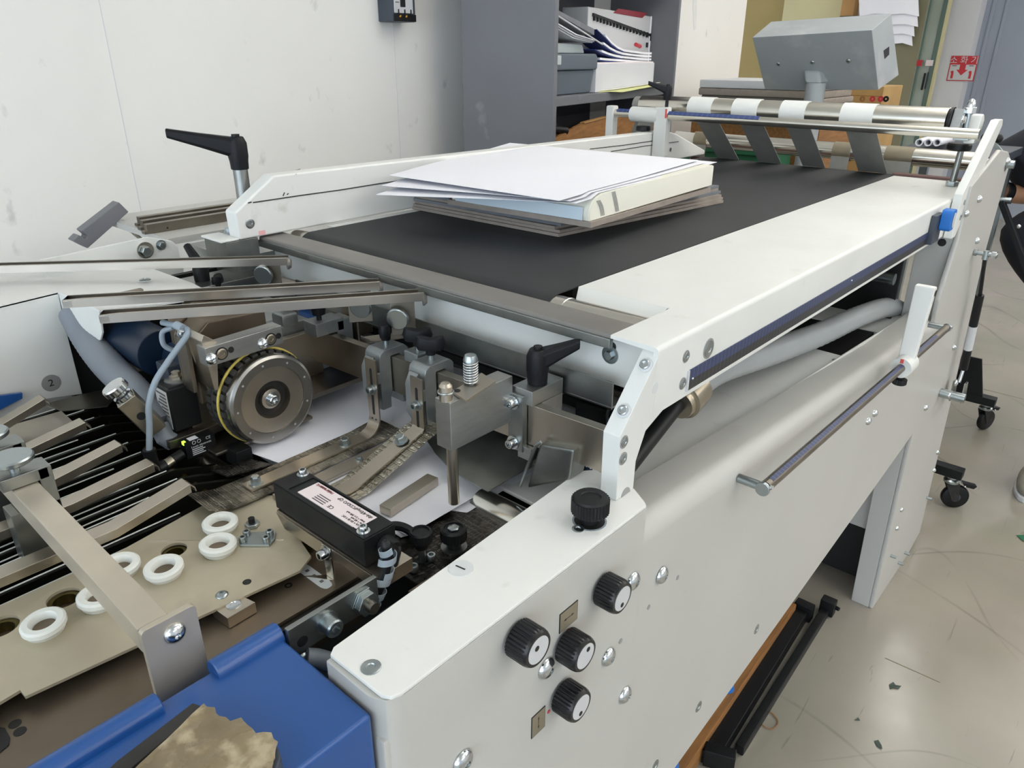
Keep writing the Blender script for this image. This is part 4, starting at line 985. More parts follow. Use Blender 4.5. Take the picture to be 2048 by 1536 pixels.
# rod with printed scale in front of the roller
rz0, rz1 = A(1226, 223, X=RX), A(1958, 272, X=RX)
sy0, sy1, sz = rz1.y, rz0.y, (rz0.z + rz1.z) / 2
part('scale_rod', MB().cyl((RX, sy0, sz), (RX, sy1, sz), 0.0112, n=32), 'bright', rb)
yc_ = A(1520, 240, X=RX).y
nn = V((-0.62, 0, 0.78))
part('rod_scale', MB().strip([V((RX, sy1 - 0.02, sz)) + nn * 0.011, V((RX, yc_, sz)) + nn * 0.011], nn.cross(Y1) * 0.0125, 0.0006), 'rule_blue_y', rb)
# near end plate of the bridge
ep = [S(1896, 455, 0.372), S(1915, 460, 0.372), S(1962, 262, 0.372), S(1945, 254, 0.372)]
e0 = A(1946, 258, X=2.075); e1 = A(1900, 450, X=1.90)
part('end_plate', MB().prism([(1.886, 0.3765, 1.125), (1.915, 0.3765, 1.125), (2.135, 0.3765, 1.352), (2.125, 0.3765, 1.366), (2.085, 0.3765, 1.366), (1.894, 0.3765, 1.222)], (0, -0.018, 0)), 'white', rb, 0.002)
for a, b in ((1929, 405), (1921, 435)):
    sunk_screw(rb, S(a, b, 0.358), NY, 0.006)
# corner block, bracket and threaded bolts at the near end
part('roller_bearing', MB().prism([(UX - 0.024, uy0 - 0.007, uz - 0.026), (UX + 0.03, uy0 - 0.007, uz - 0.026), (UX + 0.03, uy0 - 0.007, uz + 0.016), (UX - 0.008, uy0 - 0.007, uz + 0.027)], (0, -0.02, 0)), 'alu', rb, 0.001)
hex_bolt(rb, (UX - 0.004, uy0 - 0.027, uz + 0.004), NY, 0.0085, 0.007, 'chrome')
bt = A(1938, 228, X=UX + 0.02); bx, by = bt.x, bt.y
part('white_corner', MB().prism([(UX + 0.03, by - 0.022, uz - 0.05), (UX + 0.085, by - 0.022, uz - 0.05), (UX + 0.085, by - 0.022, uz + 0.002), (UX + 0.07, by - 0.022, uz + 0.014), (UX + 0.05, by - 0.022, uz + 0.012)], (0, 0.024, 0)), 'white', rb, 0.004)
part('bolt_block', MB().box(bx - 0.017, bx + 0.013, by - 0.014, by + 0.018, uz - 0.042, uz - 0.018), 'zinc', rb, 0.002)
part('threaded_bolt', MB().cyl((bx, by, uz - 0.03), (bx, by, uz + 0.03), 0.0055, n=18), 'zinc', rb)
part('lock_nut', MB().lathe((bx, by, uz + 0.016), Z1, [(0, 0), (0.0135, 0), (0.0135, 0.014), (0, 0.014)], 6), 'chrome', rb, 0.001)
part('acorn_nut', MB().lathe((bx, by, uz + 0.030), Z1, [(0, 0), (0.010, 0), (0.010, 0.005), (0.0075, 0.013), (0.0035, 0.017), (0, 0.018)], 16), 'chrome', rb)
# threaded bolt standing on the cover
bb = A(1903, 372, Z=TZ)
part('threaded_bolt', MB().cyl(bb, bb + V((0.012, 0, 0.082)), 0.0072, n=20), 'galv', rb)
part('jam_nut', MB().lathe(bb + Z1 * 0.0005, Z1, [(0, 0), (0.0145, 0), (0.0145, 0.011), (0, 0.011)], 6), 'zinc', rb, 0.001)
kb = bb + V((0.012, 0.006, 0.080))
part('black_disc_knob', MB().lathe(kb, Z1, [(0, 0), (0.024, 0.002), (0.027, 0.005), (0.027, 0.015), (0.024, 0.019), (0, 0.019)], 30), 'black', rb)
# far post, sliding sleeve and lever on the rod
part('far_post', MB().box(RX - 0.014, RX + 0.014, sy1 - 0.010, sy1 + 0.016, 1.20, sz + 0.02), 'white', rb, 0.004)
y1_, y0_ = A(1264, 230, X=RX).y, A(1318, 236, X=RX).y
part('sliding_sleeve', MB().pipe((RX, y0_, sz), (RX, y1_, sz), 0.0205, 0.0114, 36), 'white', rb, 0.002)
ya, yb_ = A(1313, 235, X=RX).y, A(1338, 235, X=RX).y
part('stop_finger', MB().box(RX - 0.014, RX + 0.014, yb_, ya, 1.235, sz + 0.023), 'white', rb, 0.004)
part('red_mark', MB().box(RX - 0.0146, RX - 0.0138, yb_ - 0.0005, yb_ + 0.005, sz - 0.005, sz + 0.019), 'redmark', rb)
lh = V((RX + 0.006, yb_ + 0.014, sz + 0.023))
part('lever_stem', MB().cyl(lh, lh + Z1 * 0.020, 0.0048, n=14), 'black', rb)
lever_handle(rb, lh + Z1 * 0.018, V((-0.6, 0.75, 0)), Z1, 0.055, 0.95)
part('black_disc_knob', MB().lathe((RX, (ya + y1_) / 2, sz - 0.031), -Z1, [(0, 0), (0.019, 0), (0.021, 0.004), (0.021, 0.012), (0.006, 0.014), (0.006, 0.026), (0, 0.026)], 24), 'black', rb)
# crank with two black balls and shaft end beyond the end plate
part('lower_shaft', MB().cyl((LX, 0.405, lz), (LX, 0.335, lz), 0.010, n=18), 'zinc', rb)
part('shaft_collar', MB().cyl((LX, 0.376, lz), (LX, 0.352, lz), 0.018, n=24), 'zinc', rb)
hb = A(1983, 276, X=2.31)
part('crank_arm', MB().bar((LX + 0.005, 0.345, lz), hb + V((0, 0, -0.004)), 0.011, 0.005, up=X1), 'zinc', rb, 0.001)
for a, b in ((1972, 275), (1996, 277)): part('ball_grip', MB().ball(A(a, b, X=2.31), 0.0118), 'black', rb)
part('tension_bracket', MB().prism([(2.06, 1.225, 1.235), (2.16, 1.225, 1.285), (LX, 1.225, lz + 0.02), (LX, 1.225, lz - 0.03), (2.2, 1.225, 1.215)], (0, 0.01, 0)), 'white_shaded', rb, 0.002)
part('far_bracket', MB().prism([(1.97, uy1 + 0.024, 1.2), (2.12, uy1 + 0.024, 1.2), (2.12, uy1 + 0.024, uz - 0.02), (2.05, uy1 + 0.024, uz - 0.02)], (0, 0.012, 0)), 'galv', rb)

# ================================================================== display housing on a post
MX = 2.78
tr = A(1744, 60, X=MX); Yr = tr.y; tl = A(1504, 75, X=MX); Yl = tl.y
prof = [A(1744, 60, Y=Yr), A(1783, 27, Y=Yr), A(1798, 150, Y=Yr), A(1757, 180, Y=Yr)]
pl_ = [A(1504, 75, Y=Yl), A(1542, 43, Y=Yl), None, A(1530, 180, Y=Yl)]
pl_[2] = pl_[1] + (prof[2] - prof[1])
dh = thing('display_housing', 'light grey sheet metal display housing seen from behind on a post', 'display', (MX + 0.1, (Yr + Yl) / 2, 0))
mb = MB(); a = [mb.bm.verts.new(p) for p in prof]; b = [mb.bm.verts.new(p) for p in pl_]
mb.bm.faces.new(a); mb.bm.faces.new(b[::-1])
for i in range(4): mb.bm.faces.new([a[i], b[i], b[(i + 1) % 4], a[(i + 1) % 4]])
hs = part('housing_shell', mb, 'housing', dh, 0.003)
fn = (prof[3] - prof[0]).cross(pl_[0] - prof[0]).normalized()
if fn.x > 0: fn = -fn
for a_, b_ in ((1557, 128), (1625, 125), (1697, 122)):
    dome_bolt(hs, AP(a_, b_, prof[0], fn), fn, 0.0085, 'zinc')
w = [A(1767, 101, Y=Yr), A(1778, 93, Y=Yr), A(1778, 109, Y=Yr), A(1769, 118, Y=Yr)]
part('window_hole', MB().prism(w, (0, -0.001, 0)), 'ink', hs)
pt = AP(1637, 148, prof[0], fn)
pb_ = V((pt.x - 0.005, A(1630, 190, X=pt.x).y, 0))
post = part('post', MB().cyl((pb_.x, pb_.y, 0), (pb_.x, pb_.y, pt.z - 0.03), 0.034, n=32), 'housing', dh)
part('slanted_post_top', MB().prism([(pb_.x - 0.034, pb_.y - 0.03, pt.z - 0.032), (pb_.x + 0.05, pb_.y - 0.03, pt.z - 0.032), (pb_.x + 0.05, pb_.y - 0.03, pt.z - 0.01), (pt.x - 0.006, pb_.y - 0.01, pt.z + 0.012), (pb_.x - 0.02, pb_.y - 0.012, pt.z + 0.012)], (0, 0.06, 0)), 'housing', dh, 0.012, seg=3)
part('foot_plate', MB().box(pb_.x - 0.1, pb_.x + 0.1, pb_.y - 0.1, pb_.y + 0.1, 0, 0.01), 'housing', dh, 0.003)

# ================================================================== gas strut and its bracket
gy = 0.325
g0, g1, g2, g3 = A(1972, 508, Y=gy), A(1960, 590, Y=gy), A(1927, 738, Y=gy), A(1918, 765, Y=gy)
gs = thing('gas_strut', 'black gas strut hanging beside the white leg plate', 'gas strut', g2)
part('piston_rod', MB().cyl(g0 - Z1 * 0.01, g1, 0.0048, n=18), 'black', gs)
part('strut_cylinder', MB().cyl(g1, g2, 0.0105, n=26), 'black', gs, 0.001)
m0, m1 = g1.lerp(g2, 0.40), g1.lerp(g2, 0.72)
part('strut_label', MB().pipe(m0, m1, 0.0108, 0.0104), 'facegrey', gs)
part('rod_eye', MB().cyl(g0 + Z1 * 0.008, g0 - Z1 * 0.014, 0.007, n=18), 'zinc', gs)
part('pivot_bolt', MB().cyl(V((g0.x, PY, g0.z)), V((g0.x, gy - 0.025, g0.z)), 0.0055, n=16), 'zinc', gs)
part('pivot_nut', MB().lathe((g0.x, gy - 0.012, g0.z), NY, [(0, 0), (0.010, 0), (0.010, 0.011), (0, 0.011)], 6), 'chrome', gs, 0.0008)
part('pivot_nut', MB().lathe((g0.x, PY, g0.z), NY, [(0, 0), (0.009, 0), (0.009, 0.008), (0, 0.008)], 6), 'zinc', gs, 0.0008)
part('lower_rod', MB().cyl(g2, g3, 0.0045, n=16), 'chrome', gs)
h0 = A(1912, 785, Y=gy)
part('lower_bracket', MB().prism([g3 + V((-0.02, 0.012, 0.008)), g3 + V((0.014, 0.012, 0.004)), h0 + V((0.045, 0.012, -0.02)), h0 + V((-0.005, 0.012, -0.028))], (0, -0.005, 0)), 'galv', gs, 0.001)
part('lower_bracket', MB().prism([g3 + V((-0.02, -0.016, 0.008)), g3 + V((0.014, -0.016, 0.004)), h0 + V((0.045, -0.016, -0.02)), h0 + V((-0.005, -0.016, -0.028))], (0, -0.004, 0)), 'chrome', gs, 0.001)
q = A(1880, 785, Y=PY); part('bracket_tube', MB().cyl(V((q.x, PY, q.z)), V((q.x, 0.29, q.z)), 0.013, n=20), 'zinc', gs, 0.001)
dome_bolt(gs, A(1911, 766, Y=gy - 0.022), NY, 0.009, 'chrome', name='pivot_cap')
dome_bolt(gs, A(1898, 791, Y=0.29), NY, 0.008, 'chrome', name='pivot_cap')

# ================================================================== swivel casters on black outrigger arms
def caster(px, py, lab, arm_px, ztop, yaw):
    c = A(px, py, Z=0.0); t = thing('caster_unit', lab, 'caster', c, 'casters of the delivery unit')
    r = 0.046; wd = 0.024
    d = V((math.cos(yaw), math.sin(yaw), 0)); s = V((-d.y, d.x, 0)); w = c + Z1 * r
    part('wheel', MB().lathe(w - s * wd / 2, s, [(0, 0), (r - 0.008, 0), (r - 0.003, 0.002), (r, wd * 0.3), (r, wd * 0.7), (r - 0.003, wd - 0.002), (r - 0.008, wd), (0, wd)], 32), 'black', t)
    part('wheel_hub', MB().cyl(w - s * (wd / 2 + 0.002), w + s * (wd / 2 + 0.002), 0.016, n=20), 'slate', t)
    for e in (-1, 1):
        o = s * (e * (wd / 2 + 0.004))
        part('fork', MB().prism([w + o + d * 0.012 - Z1 * 0.012, w + o - d * 0.012 - Z1 * 0.012, w + o - d * 0.045 + Z1 * 0.058, w + o + d * 0.0 + Z1 * 0.058], s * 0.003), 'dust', t)
    k = w - d * 0.024 + Z1 * 0.058
    part('swivel_head', MB().lathe(k, Z1, [(0, 0), (0.026, 0), (0.026, 0.008), (0.017, 0.014), (0.017, 0.02), (0, 0.02)], 26), 'zinc', t)
    part('brake_pedal', MB().prism([w + d * 0.02 + Z1 * 0.046 - s * 0.012, w + d * 0.05 + Z1 * 0.04 - s * 0.012, w + d * 0.06 + Z1 * 0.052 - s * 0.012, w + d * 0.01 + Z1 * 0.062 - s * 0.012], s * 0.024), 'black', t, 0.002)
    for e in (-1, 1): part('brake_pin', MB().ball(w + d * 0.018 + Z1 * 0.05 + s * (e * 0.016), 0.004), 'chrome', t)
    return c, k
c, k = caster(1903, 1013, 'black swivel caster nearer to the white leg, under a short arm', None, 0.2, R(-60))
t = thing('outrigger_bar', 'short black square arm above the caster nearer to the leg', 'outrigger', (k.x, k.y, k.z + 0.02))
zb_ = k.z + 0.0205
part('arm_tube', MB().box(k.x - 0.02, k.x + 0.022, k.y - 0.03, 0.72, zb_, zb_ + 0.036), 'black', t, 0.003)
part('arm_hole', MB().cyl((k.x, k.y - 0.005, zb_ + 0.036), (k.x, k.y - 0.005, zb_ + 0.0366), 0.006, n=14), 'ink', t)
c, k = caster(1966, 858, 'black swivel caster farther along the floor, below the gas strut', None, 0.2, R(-25))
t = thing('outrigger_bar', 'black arm above the farther caster with a side gusset', 'outrigger', (k.x, k.y, k.z + 0.02))
zb_ = k.z + 0.0205
part('arm_tube', MB().box(k.x - 0.022, k.x + 0.024, k.y - 0.03, 0.95, zb_, zb_ + 0.036), 'black', t, 0.003)
part('arm_gusset', MB().prism([(k.x - 0.02, k.y + 0.02, zb_ + 0.036), (k.x - 0.02, k.y + 0.3, zb_ + 0.036), (k.x - 0.02, k.y + 0.12, zb_ + 0.2), (k.x - 0.02, k.y + 0.06, zb_ + 0.2)], (0.01, 0, 0)), 'black', t, 0.002)
c0_ = k

# ================================================================== things on the floor
FZ = 0.0
def fl_(px, py, z=0.0): return A(px, py, Z=z)
t = thing('black_bar_rack', 'black steel bar rack lying on the floor under the side frame', 'bar frame', fl_(1560, 1380))
a0, a1 = fl_(1415, 1520, 0.02), fl_(1600, 1225, 0.02); b0, b1 = fl_(1478, 1500, 0.015), fl_(1655, 1215, 0.015)
part('wide_bar', MB().bar(a0, a1, 0.045, 0.04), 'black', t, 0.003)
part('thin_bar', MB().bar(b0, b1, 0.022, 0.028), 'black', t, 0.003)
for p, q, nm in ((fl_(1590, 1212, 0.03), fl_(1625, 1228, 0.03), 'end_bracket'), (fl_(1642, 1206, 0.03), fl_(1670, 1218, 0.03), 'end_bracket'), (fl_(1408, 1506, 0.03), fl_(1470, 1524, 0.03), 'end_bracket')):
    part(nm, MB().bar(p, q, 0.03, 0.05), 'black', t, 0.003)
part('knurled_screw', MB().cyl(fl_(1582, 1214, 0.03), fl_(1600, 1216, 0.03), 0.014, n=18), 'black', t)
part('thumb_screw', MB().cyl(fl_(1670, 1214, 0.03), fl_(1678, 1219, 0.03), 0.006, n=12), 'black', t)
w0, w1 = fl_(1350, 1536, 0.03), fl_(1570, 1215, 0.03)
dv = (w1 - w0).normalized(); sv = dv.cross(Z1)
t = thing('wooden_plank', 'long brown wooden plank lying in the shade of the side frame', 'plank', w0)
part('plank_body', MB().bar(w0 - dv * 0.3 + Z1 * 0.0, w1, 0.06, 0.058), 'wood', t, 0.003)
for k_, (a, b, lab) in enumerate(((1452, 1377, 'blue plastic peg on the plank, halfway along it'), (1340, 1532, 'blue plastic peg at the near end of the plank'))):
    p = fl_(a, b, 0.06)
    solo('blue_peg', MB().lathe(p + Z1 * 0.0002, Z1, [(0, 0), (0.018, 0), (0.02, 0.004), (0.017, 0.016), (0.008, 0.022), (0, 0.023)], 18), 'clampblue', lab, 'peg', p, group='blue pegs on the plank')
lp = catmull([fl_(1517, 1422, 0.002), fl_(1540, 1424, 0.003), fl_(1556, 1443, 0.003), fl_(1545, 1458, 0.002), fl_(1527, 1452, 0.003), fl_(1515, 1437, 0.002)], 6)
solo('wire_loop', MB().tube(lp, 0.0014, 6), 'wood', 'thin brown wire loop lying beside the thin black bar', 'wire', lp[0])
for pts, lab in (([(1778, 1370), (1786, 1366), (1791, 1371), (1802, 1374), (1796, 1379), (1787, 1377), (1780, 1379)], 'dark green scrap on the floor by the light reflection'), ([(1748, 1483), (1756, 1482), (1763, 1492), (1764, 1500), (1754, 1494)], 'dark green leaf-shaped scrap nearest the bottom edge'), ([(1708, 1441), (1716, 1437), (1720, 1442)], 'tiny dark scrap on the bare floor'), ([(2032, 1071), (2048, 1072), (2060, 1084), (2046, 1084)], 'green scrap on the floor near the shoe')):
    ps = [fl_(a, b) for a, b in pts]
    solo('floor_scrap', MB().prism([p + Z1 * (0.0012 + 0.002 * (i % 2)) for i, p in enumerate(ps)], (0, 0, 0.0009)), 'green' if 'near the shoe' in lab else mat('dark_green_scrap', '3c4a42', 0.6), lab, 'scrap', ps[0], group='scraps on the floor')
js = fl_(2048, 665), fl_(1905, 620)
fo = bpy.data.objects['floor']; OFF['floor'] = V((0, 0, 0))
part('floor_joint', MB().bar(fl_(1880, 757), fl_(2300, 860), 0.006, 0.001), 'olive_dk', fo)
part('floor_joint', MB().bar(fl_(1770, 1316), fl_(1880, 1365), 0.003, 0.0008), 'olive_dk', fo)
# ================================================================== steel crossbar and what is clamped on it
def Bz(y): return 1.0945 - (y - 0.40) * 0.026            # centre height of the bar at a given y
xb = thing('steel_crossbar', 'flat steel crossbar running from the white end arm over the paper', 'crossbar', (0.617, 0.7, 1.06))
part('bar', MB().bar((0.617, 0.4005, Bz(0.4)), (0.617, 0.975, Bz(0.975)), 0.013, 0.054), 'steel', xb, 0.0008)
part('joint_plate', MB().box(0.512, 0.6235, 0.962, 0.974, 1.03, Bz(0.975) + 0.024), 'steel', xb, 0.0008)
part('joint_foot', MB().box(0.55, 0.66, 0.90, 0.974, 1.022, 1.03), 'steel_dk', xb, 0.001)
part('rear_bar', MB().bar((0.70, 0.965, 1.098), (0.70, 1.36, 1.088), 0.05, 0.05), 'steel_dk', xb, 0.001)
part('bar_cap', MB().box(0.676, 0.726, 0.958, 0.963, 1.072, 1.126), 'brass', xb, 0.002)
def guide_clamp(px, py, lab, along, strap=None, group=None):
    y = A(px, py, X=0.611).y; z = Bz(y); zt, zb = z + 0.0275, z - 0.0275
    t = thing('guide_clamp', lab, 'clamp', (0.617, y, zb), group)
    prof = [(0.589, zb - 0.022), (0.588, zt - 0.004), (0.591, zt + 0.008), (0.598, zt + 0.013), (0.634, zt + 0.013), (0.642, zt + 0.006), (0.642, zb - 0.022), (0.627, zb - 0.022), (0.627, zt + 0.0008), (0.6095, zt + 0.0008), (0.6095, zb + 0.004), (0.606, zb - 0.002), (0.606, zb - 0.022)]
    part('clamp_body', MB().prism([(a, y - 0.017, b) for a, b in prof], (0, 0.034, 0)), 'cast', t, 0.0022)
    part('clamp_rib', MB().prism([(0.589, y - 0.006, zb - 0.02), (0.578, y - 0.006, zb + 0.0), (0.578, y - 0.006, zt - 0.012), (0.586, y - 0.006, zt + 0.002), (0.589, y - 0.006, zt + 0.002)], (0, 0.018, 0)), 'cast', t, 0.0025)
    part('clamp_boss', MB().box(0.5795, 0.590, y - 0.0165, y - 0.004, z - 0.008, z + 0.01), 'cast', t, 0.002)
    wing_knob(t, (0.616, y, zt + 0.020), along, 0.042)
    return y, z
y1c, z1c = guide_clamp(767, 690, 'zinc clamp with upturned black wing knob, farther along the crossbar', (0.75, 0.66, 0))
y2c, z2c = guide_clamp(857, 728, 'zinc clamp with black wing knob beside the spring-loaded block', (0.66, -0.75, 0))
# small rear clamp
y = A(822, 700, X=0.611).y
t = thing('small_clamp', 'small zinc block with black wing knob behind the crossbar', 'clamp', (0.63, y, 1.09))
part('clamp_block', MB().box(0.6095, 0.642, y - 0.014, y + 0.014, Bz(y) + 0.0278, Bz(y) + 0.044), 'cast', t, 0.002)
part('clamp_jaw', MB().box(0.6245, 0.642, y - 0.014, y + 0.014, Bz(y) - 0.02, Bz(y) + 0.0278), 'cast', t, 0.002)
wing_knob(t, (0.624, y, Bz(y) + 0.050), (0.66, -0.75, 0), 0.042)
# two clamps where the bars meet
for (px, py, lab, kn) in ((640, 655, 'grey clamp with black stud knob on the crossbar end', 1), (585, 640, 'grey saddle clamp beside the nozzle bar', 0)):
    y = A(px, py, X=0.60).y; y = max(y, 0.932) if kn else 1.0
    z = Bz(0.93) + 0.0278
    t = thing('saddle_clamp', lab, 'clamp', (0.60, y, z))
    if kn:
        part('clamp_body', MB().box(0.588, 0.64, y - 0.016, y + 0.018, z + 0.0005, z + 0.022), 'cast', t, 0.002)
        part('clamp_jaw', MB().box(0.626, 0.655, y - 0.016, y + 0.018, z - 0.05, z + 0.018), 'cast', t, 0.002)
        part('stud_knob', MB().lathe((0.606, y, z + 0.022), Z1, [(0, 0), (0.004, 0), (0.004, 0.008), (0.010, 0.009), (0.012, 0.028), (0, 0.03)], 18), 'black', t)
        part('side_plate', MB().box(0.66, 0.666, y - 0.02, y + 0.02, z - 0.045, z + 0.03), 'brass', t, 0.002)
    else:
        part('clamp_body', MB().box(0.55, 0.62, y - 0.02, y + 0.02, z - 0.02, z + 0.010), 'cast', t, 0.004)
        part('clamp_hump', MB().box(0.57, 0.60, y - 0.022, y + 0.01, z + 0.005, z + 0.026), 'cast', t, 0.005)
        part('black_knob_cap', MB().lathe((0.60, y + 0.005, z + 0.026), Z1, [(0, 0), (0.009, 0), (0.012, 0.018), (0, 0.02)], 16), 'black', t)
# ---- guide straps held by the clamps
def strap(name, lab, y, zt, zlow, xend, slope, w=0.023):
    x = 0.5775; t = thing(name, lab, 'guide strap', (xend, y, zlow))
    r = 0.026 if slope == 0 else 0.006
    path = [V((x, y, zt)), V((x, y, zlow + r + 0.03))]
    if slope == 0:
        for a in range(0, 91, 10): path.append(V((x - r + r * math.cos(R(a)), y, zlow + r - r * math.sin(R(a)))))
        path += [V((x - 0.09, y, zlow)), V((xend, y, zlow))]
    else:
        path += [V((x, y, slope + 0.004)), V((x - 0.004, y, slope - 0.001)), V((0.468, y, zlow + 0.002)), V((0.462, y, zlow)), V((xend, y, zlow))]
    part('strap_body', MB().strip(path, (0, w, 0), 0.0022), 'steel', t, smooth=50)
    for a, b in ((zt - 0.014, zt - 0.085),):
        part('slot', MB().prism([(x - 0.0026, y + u, v) for u, v in rrect(-0.0022, 0.0022, b, a, 0.002, 4)], (0.0004, 0, 0)), 'ink', t)
    return t, x
s1, x = strap('guide_strap', 'steel strap bent in a wide curve from the farther zinc clamp', y1c - 0.013, 1.118, 1.0045, 0.372, 0)
s1y = y1c - 0.013
socket_screw(s1, (x - 0.0024, s1y, 1.072), -X1, 0.0055, 0.008)
for dy in (-0.004, 0.004): part('small_hole', MB().cyl((x - 0.0023, s1y + dy, 1.026), (x - 0.0029, s1y + dy, 1.026), 0.0015, n=10), 'ink', s1)
hex_bolt(s1, V((0.522, s1y, 1.0067)), Z1, 0.0062, 0.009); hex_bolt(s1, V((0.385, s1y, 1.0067)), Z1, 0.0062, 0.010)
s2y = y2c - 0.014
s2, x = strap('guide_strap', 'steel strap kinked down steeply from the clamp beside the block', s2y, 1.117, 1.0055, 0.40, 1.042)
socket_screw(s2, (x - 0.0024, s2y, 1.078), -X1, 0.0055, 0.008)
pz = 1.0055 + 0.0365 * (0.548 - 0.462) / 0.1115
hex_bolt(s2, V((0.545, s2y, pz + 0.003)), V((-0.32, 0, 1)), 0.0065, 0.009)
def mesh_strip(lab, path, y, w, m, t=0.0012):
    return solo('embossed_strip', MB().strip([V((a, y, b)) for a, b in path], (0, w, 0), t), m, lab, 'guide strip', (path[-1][0], y, path[-1][1]), smooth=60)
mesh_strip('wide embossed steel strip lying under the curved guide strap', [(0.60, 1.008), (0.55, 1.003), (0.40, 1.0018), (0.345, 1.0035), (0.318, 1.010), (0.308, 1.017)], s1y, 0.058, 'emboss')
mesh_strip('bright embossed strip rising under the kinked guide strap', [(0.60, 1.044), (0.575, 1.039), (0.468, 1.003), (0.40, 1.002)], s2y, 0.052, 'emboss_lt')
t = solo('flat_rail', MB().box(0.385, 0.60, s1y - 0.058, s1y - 0.036, 1.001, 1.0055), 'steel', 'flat steel rail on the paper next to the curved guide strap', 'rail', (0.4, s1y - 0.05, 1.001), 0.0006)
hex_bolt(t, (0.51, s1y - 0.047, 1.0055), Z1, 0.004, 0.004)
t = solo('flat_bar', MB().bar(A(770, 1022, Z=1.006), A(866, 958, Z=1.006), 0.018, 0.011), 'steel', 'short flat steel bar lying on the paper before the pin', 'bar', A(800, 1000, Z=1.0), 0.0008)
# ---- spring-loaded block with the long pin
p0 = A(900, 807, X=0.50); yb0, zt = p0.y, p0.z; zb = A(902, 903, X=0.50).z
yb1 = A(870, 803, X=0.50).y; xe = A(972, 800, Y=yb0).x
t = thing('spring_block', 'milled aluminium block with a coil spring and a long pin below', 'block', (0.55, yb0, zb))
part('block_body', MB().box(0.50, max(xe, 0.603), yb0, yb1, zb, zt), 'alu', t, 0.001)
q = [A(931, 801, Z=zt + 0.004), A(991, 762, Z=zt + 0.004), A(963, 745, Z=zt + 0.004), A(905, 782, Z=zt + 0.004)]
part('steel_tab', MB().prism([p - Z1 * 0.0035 for p in q], (0, 0, 0.0035)), 'steel', t, 0.0004)
hp = A(914, 781, Z=zt + 0.0042)
part('tab_hole', MB().cyl(hp, hp + Z1 * 0.0003, 0.004, n=16), 'ink', t)
sp = A(942, 766, Z=zt + 0.004)
ztop = A(940, 708, X=sp.x).z
part('spring_screw', MB().lathe(sp, Z1, [(0, 0), (0.0045, 0), (0.0045, ztop - sp.z - 0.009), (0.0085, ztop - sp.z - 0.009), (0.0085, ztop - sp.z - 0.006), (0.0065, ztop - sp.z - 0.001), (0.003, ztop - sp.z), (0, ztop - sp.z)], 18), 'zinc', t)
hh = ztop - sp.z - 0.010; turns = 8
part('coil_spring', MB().tube([sp + V((0.0078 * math.cos(2 * math.pi * turns * i / 160), 0.0078 * math.sin(2 * math.pi * turns * i / 160), 0.001 + hh * i / 160)) for i in range(161)], 0.0012, 7), 'chrome', t, smooth=80)
pn = A(892, 800, Z=zt)
part('pin_head', MB().lathe(pn, Z1, [(0, 0), (0.0075, 0), (0.0075, 0.009), (0.0055, 0.0092), (0.0055, 0.0112), (0.0075, 0.0114), (0.0075, 0.017), (0.005, 0.0205), (0, 0.0215)], 22), 'steel', t)
part('retaining_ring', MB().torus(pn + Z1 * 0.0102, Z1, 0.0085, 0.0011, 24, 6), 'zinc', t)
pz0 = A(905, 1014, X=0.512)
part('long_pin', MB().cyl((0.512, (yb0 + yb1) / 2, 1.014), (0.512, (yb0 + yb1) / 2, zb + 0.002), 0.0066, n=24), 'steel', t, 0.001)
# ---- lever clamp near the end arm
yl = A(1040, 770, X=0.60).y; zc = Bz(yl)
t = thing('lever_clamp', 'aluminium clamp with a black lever on the crossbar near the end arm', 'clamp', (0.617, yl, zc))
part('clamp_block', MB().box(0.606, 0.665, yl - 0.014, yl + 0.018, zc + 0.0275, zc + 0.047), 'alu', t, 0.001)
part('clamp_block', MB().box(0.6245, 0.665, yl - 0.014, yl + 0.018, zc - 0.026, zc + 0.0275), 'alu', t, 0.001)
part('clamp_foot', MB().box(0.603, 0.640, yl - 0.016, yl + 0.006, zc - 0.045, zc - 0.0275), 'alu', t, 0.001)
y0, y1 = yl - 0.004, yl + 0.020
part('front_plate', MB().box(0.601, 0.6095, y0, y1, zc - 0.036, zc + 0.040), 'galv', t, 0.0015)
for dz in (0.028, -0.026): socket_screw(t, (0.6005, (y0 + y1) / 2 + 0.003, zc + dz), -X1, 0.0062, 0.009, 'chrome')
hb = V((0.632, yl, zc + 0.047)); tip = A(1158, 722, Z=zc + 0.075)
lever_handle(t, hb, V((tip.x - hb.x, tip.y - hb.y, 0)), Z1, V((tip.x - hb.x, tip.y - hb.y, 0)).length, 1.1)

# ================================================================== paper web, lower belt and drives under the conveyor
web = []
for x in (0.44, 0.50, 0.58, 0.66, 0.74, 0.82):
    z = 0.9985 + 0.10 * max(0, x - 0.70); row = []
    for y in (0.545 + 0.5 * max(0, 0.47 - x), 0.63, 0.70, 0.80, 0.90, 1.0, 1.1): row.append((x - 0.02 * (y > 0.85), y, z - (0.007 if y < 0.56 else 0) + 0.0015 * math.sin(14 * x + 9 * y)))
    web.append(row)
solo('paper_web', MB().sheet(web, 0.0006), 'paper', 'white paper sheet passing under the wheel and the guide straps', 'paper', (0.6, 0.8, 0.998), smooth=60)
web2 = [[(x, y, 1.0015 + 0.003 * math.sin(8 * y)) for y in (0.555, 0.60, 0.64)] for x in (0.445, 0.52, 0.6)]
solo('paper_web', MB().sheet(web2, 0.0005), 'paper', 'narrow upper paper sheet lying next to the long pin', 'paper', (0.5, 0.6, 1.0), smooth=60)
lb = thing('lower_belt_unit', 'dark lower belt running away below the white conveyor beam', 'belt unit', (1.0, 0.8, 1.0))
part('lower_belt', MB().box(0.76, 1.75, 0.50, 1.12, 1.045, 1.062), 'darkin', lb, 0.004)
part('belt_edge_strip', MB().bar(A(660, 690, Z=1.064), A(862, 662, Z=1.064), 0.03, 0.002), 'steel', lb)
